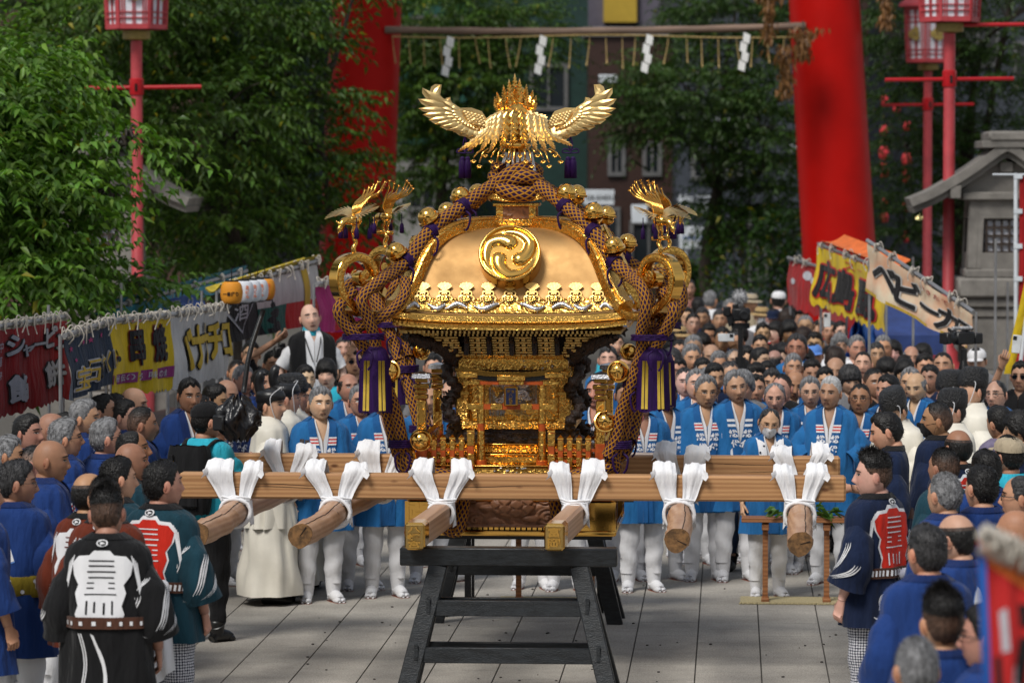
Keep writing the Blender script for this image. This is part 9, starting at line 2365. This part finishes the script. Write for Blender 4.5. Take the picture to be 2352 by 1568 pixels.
for a_ in (0.4, 2.5, 4.6): m = MB(); m.tube([(0, 0, 1.75), (0.45 * math.cos(a_), 0.45 * math.sin(a_), 0)], 0.018, 8); m.obj('leg', [M['cam_black']], t, smooth=40)
m = MB(); m.tube([(0, 0, 1.6), (0, 0, 1.80)], 0.03, 10); m.obj('column', [M['cam_black']], t, smooth=40)
video_cam('news video camera under a shiny black rain cover on the cameraman shoulder', P(538, 965, 26.9), rad(150), 0.72)
t = thing('rain_cover', 'crumpled black plastic rain cover over the news camera', 'camera cover', P(540, 960, 26.8)); u, v = np.meshgrid(np.linspace(0, 2 * PI, 50), np.linspace(0, 1, 24), indexing='ij'); rr_ = 0.105 * np.sin(PI * (0.08 + 0.80 * v)) * (1 + 0.18 * np.sin(5 * u + 9 * v) + 0.10 * np.sin(11 * u - 14 * v) + 0.06 * np.sin(23 * u + 20 * v))
m = MB(); m.grid(np.stack([rr_ * np.cos(u) * 1.35 + 0.02, rr_ * np.sin(u), 0.15 - 0.30 * v + 0.02 * np.sin(8 * u)], -1), 0); m.obj('cover', [mat('wet_black_plastic', (0.008, 0.008, 0.010), 0.28, bump=0.4, bscale=18, bdist=0.03)], t, smooth=True)
m = MB(); m.tube(spline([(0.06, 0, 0.18), (0.10, 0.05, 0.45), (0.19, 0.15, 0.75)], 12), 0.018, 8); m.obj('boom', [M['cam_black']], t, smooth=True)
pt = cmn[0]
m = MB(); Sx = np.linspace(-1, 1, 12); u, v = np.meshgrid(np.linspace(0, 2 * PI, 28), np.linspace(-1, 1, 16), indexing='ij'); pw_ = lambda q: np.sign(q) * np.abs(q) ** 0.5
m.grid(np.stack([0.165 * pw_(np.cos(u)) * (1 - 0.12 * v ** 4), 0.215 + 0.085 * pw_(np.sin(u)) * (1 - 0.2 * v ** 4), 1.17 + 0.24 * v + 0.005 * np.sin(9 * u)], -1), 0); m.box((0, 0.305, 1.08), (0.24, 0.04, 0.20), ch=0.015); m.box((0.09, 0.315, 1.28), (0.03, 0.02, 0.14)); m.obj('backpack', [CL['black']], pt, smooth=35)
m = MB()
for e in (-1, 1): m.tube(spline([(e * .10, .17, 1.38), (e * .125, .02, 1.445), (e * .14, -.13, 1.33), (e * .16, -.10, 1.12)], 12), 0.02, 6, prof=(1, .4))
m.obj('shoulder_strap', [CL['black']], pt, smooth=True)
for (pt, AR, HR, s_) in [tw]:
 m = MB()
 for e in (-1, 1):
  pth = spline([(e * .03, .085, 1.455), (e * .085, .03, 1.45), (e * .085, -.09, 1.40), (e * .075, -.150, 1.28), (e * .075, -.165, 1.12), (e * .08, -.16, 0.98)], 20); rows = [pth + np.array([w * 0.8, -0.012 - 0.01 * math.cos(w * 30), 0.0]) for w in np.linspace(-.045, .045, 7)]; m.grid(np.array(rows), 0)
 tow = m.obj('neck_towel', [CL['white']], pt, smooth=True)
 m = MB()
 for e in (-1, 1):
  for k in range(7):
   z_ = 1.36 - 0.055 * k; x_ = e * (.080 + (.022 if k % 2 else -.016)); y_ = np.interp(z_, [0.98, 1.12, 1.28, 1.40], [-.176, -.181, -.166, -.106]) - 0.018
   m.ball((x_, y_, z_), (0.010, 0.004, 0.010), 5, 8)
 m.obj('towel_roundel', [CL['navy']], tow, smooth=True, kind='stuff')
bm_ = [q for q in PEOPLE if q[0]['label'].startswith('bald man in black vest')][0][0]
m = MB(); tt = np.linspace(0, 2 * PI, 24, endpoint=False); m.grid(np.stack([np.stack([a * np.sin(tt), .018 - a * .95 * np.cos(tt), z_ + 0.015 * np.cos(tt) * -1], 1) for a, z_ in ((.078, 1.415), (.086, 1.43), (.080, 1.475), (.074, 1.495))]), 0, cv=True); m.obj('neck_towel', [CL['cyan']], bm_, smooth=True)
m = MB(); m.tube(spline([(-.08, -.02, 1.46), (-.07, -.13, 1.34), (-.02, -.17, 1.18)], 10), 0.006, 5); m.tube(spline([(.08, -.02, 1.46), (.05, -.14, 1.34), (0.01, -.17, 1.18)], 10), 0.006, 5); m.obj('camera_strap', [M['cam_black']], bm_, smooth=True)
t = thing('compact_camera', 'small black camera hanging on the bald man chest', 'camera', np.array(bm_.matrix_world @ Vector((0, -.19, 1.15))) if False else P(717, 822, 36.2)); m = MB(); m.box((0, 0, 0), (0.13, 0.06, 0.085), ch=0.012); m.obj('camera_body', [M['cam_black']], t); m = MB(); m.lathe([(0.001, 0), (0.035, 0), (0.037, 0.06), (0.001, 0.058)], 14, (0, -0.03, 0), (0, -1, 0)); m.obj('lens', [M['cam_black']], t)
st_ = thing('step_stool', 'low steel step stool under the bald man in the vest', 'step stool', bm_.location * 1.0); st_.location.z = 0
m = MB(); m.box((0, 0, 0.385), (0.45, 0.40, 0.03)); m.obj('tread', [M['steel']], st_)
for x in (-.19, .19):
 for y in (-.16, .16): m = MB(); m.tube([(x * 1.1, y * 1.1, 0), (x, y, .37)], 0.015, 6); m.obj('leg', [M['steel']], st_)
pg_ = [q for q in PEOPLE if q[0]['label'].startswith('photographer')][0]
bpy.context.view_layer.update()
t = thing('camera', 'black camera with a large lens held over the photographer face', 'camera', np.array(pg_[0].matrix_world @ Vector((0.0, -.27, 1.70))), rad(20)); m = MB(); m.box((0, 0, 0), (0.15, 0.08, 0.11), ch=0.015); m.box((0, 0, .065), (.06, .06, .04), ch=.008); m.obj('camera_body', [M['cam_black']], t); m = MB(); m.lathe([(0.001, 0), (0.05, 0), (0.055, 0.13), (0.045, 0.13), (0.04, 0.11), (0.001, 0.105)], 18, (0, -0.04, 0), (0, -1, 0)); m.obj('lens', [M['cam_black'], M['lens_glass']], t)
tm_ = [q for q in PEOPLE if q[0]['label'].startswith('man in teal coat with large')][0][0]
m = MB(); u, v = np.meshgrid(np.linspace(-1, 1, 15), np.linspace(0, 1, 26), indexing='ij')
m.grid(np.stack([-.14 + (.018 + .045 * v ** 0.6) * u + .012 * np.sin(5 * v), .215 + .018 * np.cos(u * 5 + 2 * v) + 0.01 * np.sin(9 * v), 1.04 - .52 * v - .05 * u * v], -1), 0); m.ball((-.14, .205, 1.03), (.035, .025, .035), 8, 10); m.obj('hanging_towel', [M['white_cloth']], tm_, smooth=True)
ms_ = [q for q in PEOPLE if 'mustard sash' in q[0]['label']][0][0]
m = MB(); tt = np.linspace(0, 2 * PI, 36, endpoint=False); m.grid(np.stack([np.stack([(.236 + o_) * np.sin(tt), -(.155 + o_) * np.cos(tt), np.full(36, z_)], 1) for z_, o_ in ((.93, .015), (.95, .028), (1.0, .03), (1.04, .026), (1.055, .012))]), 0, cv=True); so_ = m.obj('mustard_sash', [CL['mustard']], ms_, smooth=True)
m = MB()
for k in range(14):
 a_ = 1.2 + 0.3 * k; F = frame((.268 * math.sin(a_), -.187 * math.cos(a_), .965 + .06 * (k % 2)), (math.sin(a_), -math.cos(a_), 0)); w_ = MB(); w_.lathe([(0.001, .001), (.012, .001)], 10); m.merge(w_, F)
m.obj('sash_roundel', [CL['white']], so_, smooth=False, kind='stuff')
ks_ = rm[0]
m = MB(); m.ball((-.05, .185, 1.0), (.05, .03, .04), 8, 10); 
for e in (-1, 1): m.tube(spline([(-.05, .195, 1.0), (-.05 + e * .02, .22, .93), (-.05 + e * .035, .20, .82)], 8), [.02, .03, .034, .036, .036, .034, .03, .02], 8, prof=(1, .35))
m.obj('sash_knot', [cloth('crest_print', (0.010, 0.020, 0.09), col2=(0.6, 0.6, 0.66))], ks_, smooth=True)
def bench(label, x0, x1, xl, xr, yl, d):
 t = thing('bench', label, 'bench', g((x0 + x1) / 2, d), MIK_YAW); k = d / FPX; cxp = (x0 + x1) / 2
 m = MB(); m.box((0, 0, 0.655), ((x1 - x0) * k, 0.22, 0.035), ch=0.004); m.obj('top', [M['wood_bench']], t)
 for x in (xl, xr):
  m = MB(); X_ = (x - cxp) * k; m.box((X_, 0, 0.32), (0.042, 0.05, 0.636)); m.box((X_, 0, 0.025), (0.06, 0.20, 0.05), ch=0.004); m.box((X_, 0, 0.60), (0.055, 0.18, 0.05), ch=0.004); m.obj('leg', [M['wood_bench']], t)
bench('narrow cedar bench on the right holding green leaves', 1704, 1948, 1759, 1900, 1388, 29.5)
bench('narrow cedar bench half hidden behind the trestle', 1150, 1400, 1191, 1360, 1388, 29.5)
for lab, x0, x1, y in (('woven straw mat under the right cedar bench', 1700, 1945, 1384), ('woven straw mat under the cedar bench behind the trestle', 1145, 1400, 1384)):
 c = PZ((x0 + x1) / 2, y, 0); t = thing('straw_mat', lab, 'mat', c * [1, 1, 0], MIK_YAW); w_ = (x1 - x0) * c[1] / FPX
 m = MB(); m.box((0, 0, 0.020), (w_, 0.42, 0.014)); m.obj('weave', [M['mat_straw']], t, smooth=False)
 m = MB(); rf = np.random.default_rng(9); [m.tube([(x, -.205, .024), (x + rf.normal() * .006, -.225 - .015 * rf.random(), .016)], .004, 4) for x in np.linspace(-w_ / 2, w_ / 2, 110)]; m.obj('fringe', [M['mat_straw']], t, kind='stuff')
c = P(1868, 1184, 29.5); t = thing('leafy_sprig', 'sprig of glossy green leaves lying on the right cedar bench', 'sprig', c); rf = np.random.default_rng(17); n_ = 70
b0 = np.stack([rf.normal(size=n_) * .13, rf.normal(size=n_) * .05 - .05, rf.uniform(-.02, .07, n_)], 1); v, tri, tn = leaves_from(b0, np.stack([np.sign(b0[:, 0]) + rf.normal(size=n_) * .5, rf.normal(size=n_) * .5 - .3, rf.normal(size=n_) * .4 - .2], 1), rf.uniform(.08, .13, n_), rf.uniform(.035, .05, n_), rf, np.stack([rf.uniform(.6, 1.5, n_)] * 3, 1)); link('leaves', np_mesh('leaves', v, tri, tn, [M['leaf']]), t)
m = MB(); [m.tube(spline([(0, 0, 0), (e * .12, -.03, .04), (e * .26, -.06, -.01)], 8), .006, 5) for e in (-1, 1)]; m.obj('stem', [M['bark']], t, smooth=True)
t = thing('offering_table', 'black lacquered offering table behind the shrine', 'table', g(1230, 29.0), MIK_YAW)
m = MB(); m.box((0, 0, 1.14), (1.62, 0.40, 0.035), ch=.006); m.obj('top', [M['black_lacquer']], t)
for x in (-.5, .5):
 for y in (-.15, .15): m = MB(); m.box((x, y, .56), (.05, .05, 1.12)); m.obj('leg', [M['black_lacquer']], t)
m = MB(); m.box((0, -.16, .98), (1.50, .02, .26)); m.obj('apron', [M['black_lacquer']], t)
M['aubergine'] = mat('aubergine_skin', (0.012, 0.006, 0.016), 0.15); M['banana'] = mat('banana_skin', (0.65, 0.43, 0.03), 0.5); M['apple'] = mat('apple_skin', (0.45, 0.06, 0.05), 0.35); M['tray'] = mat('pale_tray', (0.45, 0.36, 0.30), 0.6)
tt0 = lambda px, py, d: P(px, py, d)
for lab, px, w_ in (('pale tray of aubergines left of the shrine hall', 1030, .30), ('pale tray of fruit right of the shrine hall', 1455, .30)):
 c = P(px, 968, 28.9); t = thing('tray', lab, 'tray', [c[0], 28.9, 1.160]); m = MB(); m.box((0, 0, .012), (w_, .26, .022), ch=.004); m.box((0, 0, .035), (w_ + .04, .30, .022), ch=.004); m.obj('board', [M['tray']], t)
for k, (px, py, lab) in enumerate(((1018, 958, 'glossy dark aubergine lying at the left of the tray'), (1036, 952, 'glossy dark aubergine lying on top of the others'), (1045, 962, 'glossy dark aubergine lying at the right of the tray'))):
 c = P(px, py, 28.82); t = thing('aubergine', lab, 'aubergine', c, 0, 'aubergines on the offering tray'); m = MB(); m.tube(spline([(-.09, 0, .0), (-.04, 0, .005), (.03, 0, .008), (.085, 0, 0)], 14), [.012, .024, .030, .034, .036, .037, .038, .037, .035, .031, .026, .020, .015, .012], 10); m.obj('fruit', [M['aubergine']], t, smooth=True); m = MB(); m.tube([(.08, 0, 0), (.11, 0, .006)], [.014, .006], 7); m.obj('stalk', [M['leaf']], t)
c = P(1442, 955, 28.8); t = thing('bananas', 'bunch of yellow bananas on the fruit tray', 'bananas', c)
for k in range(3): m = MB(); m.tube(spline([(-.03, -.02 * k, .05), (.0, -.02 * k - .01, .0), (.05, -.02 * k, -.03), (.10, -.02 * k, -.025)], 10), [.006, .012, .016, .018, .018, .018, .017, .014, .010, .005], 8); m.obj('banana', [M['banana']], t, smooth=True)
c = P(1466, 960, 28.85); t = thing('apple', 'red apple beside the bananas', 'apple', c); m = MB(); m.lathe([(.001, -.035), (.025, -.036), (.043, -.01), (.042, .015), (.022, .036), (.004, .028)], 16); m.obj('fruit', [M['apple']], t, smooth=True); m = MB(); m.tube([(0, 0, .028), (.005, 0, .05)], .003, 5); m.obj('stalk', [M['bark']], t)
c = P(1372, 975, 28.85); t = thing('offering_box', 'small dark wooden box with a gabled roof on the offering table', 'box', [c[0], 28.85, 1.160]); m = MB(); m.prism([(-.10, 0), (.10, 0), (.085, .22), (-.085, .22)], .16, (0, .08, 0), (1, 0, 0), (0, 0, 1), (0, -1, 0)); m.obj('case', [M['dark_wood']], t, smooth=False); m = MB(); m.prism([(-.125, .20), (0, .285), (.125, .20), (.125, .215), (0, .302), (-.125, .215)], .19, (0, .095, 0), (1, 0, 0), (0, 0, 1), (0, -1, 0)); m.obj('gable_roof', [M['dark_wood']], t, smooth=False)
for k, (px, y0, y1) in enumerate(((706, 1010, 1065), (694, 1008, 1150), (716, 1035, 1080))):
 a, b_ = P(px, y0, 29.1 + .2 * k), P(px - 4, y1, 29.0 + .2 * k); t = thing('ritual_baton', ('long dark wooden baton held upright by the left priests', 'tallest dark stick held upright in front of the left priests', 'short dark baton nearest the grey-haired official')[k], 'baton', (a + b_) / 2); m = MB(); m.beam(b_ - (a + b_) / 2, a - (a + b_) / 2, .035, .010, ch=.003, up=(0, -1, 0)); m.obj('blade', [M['dark_wood']], t)
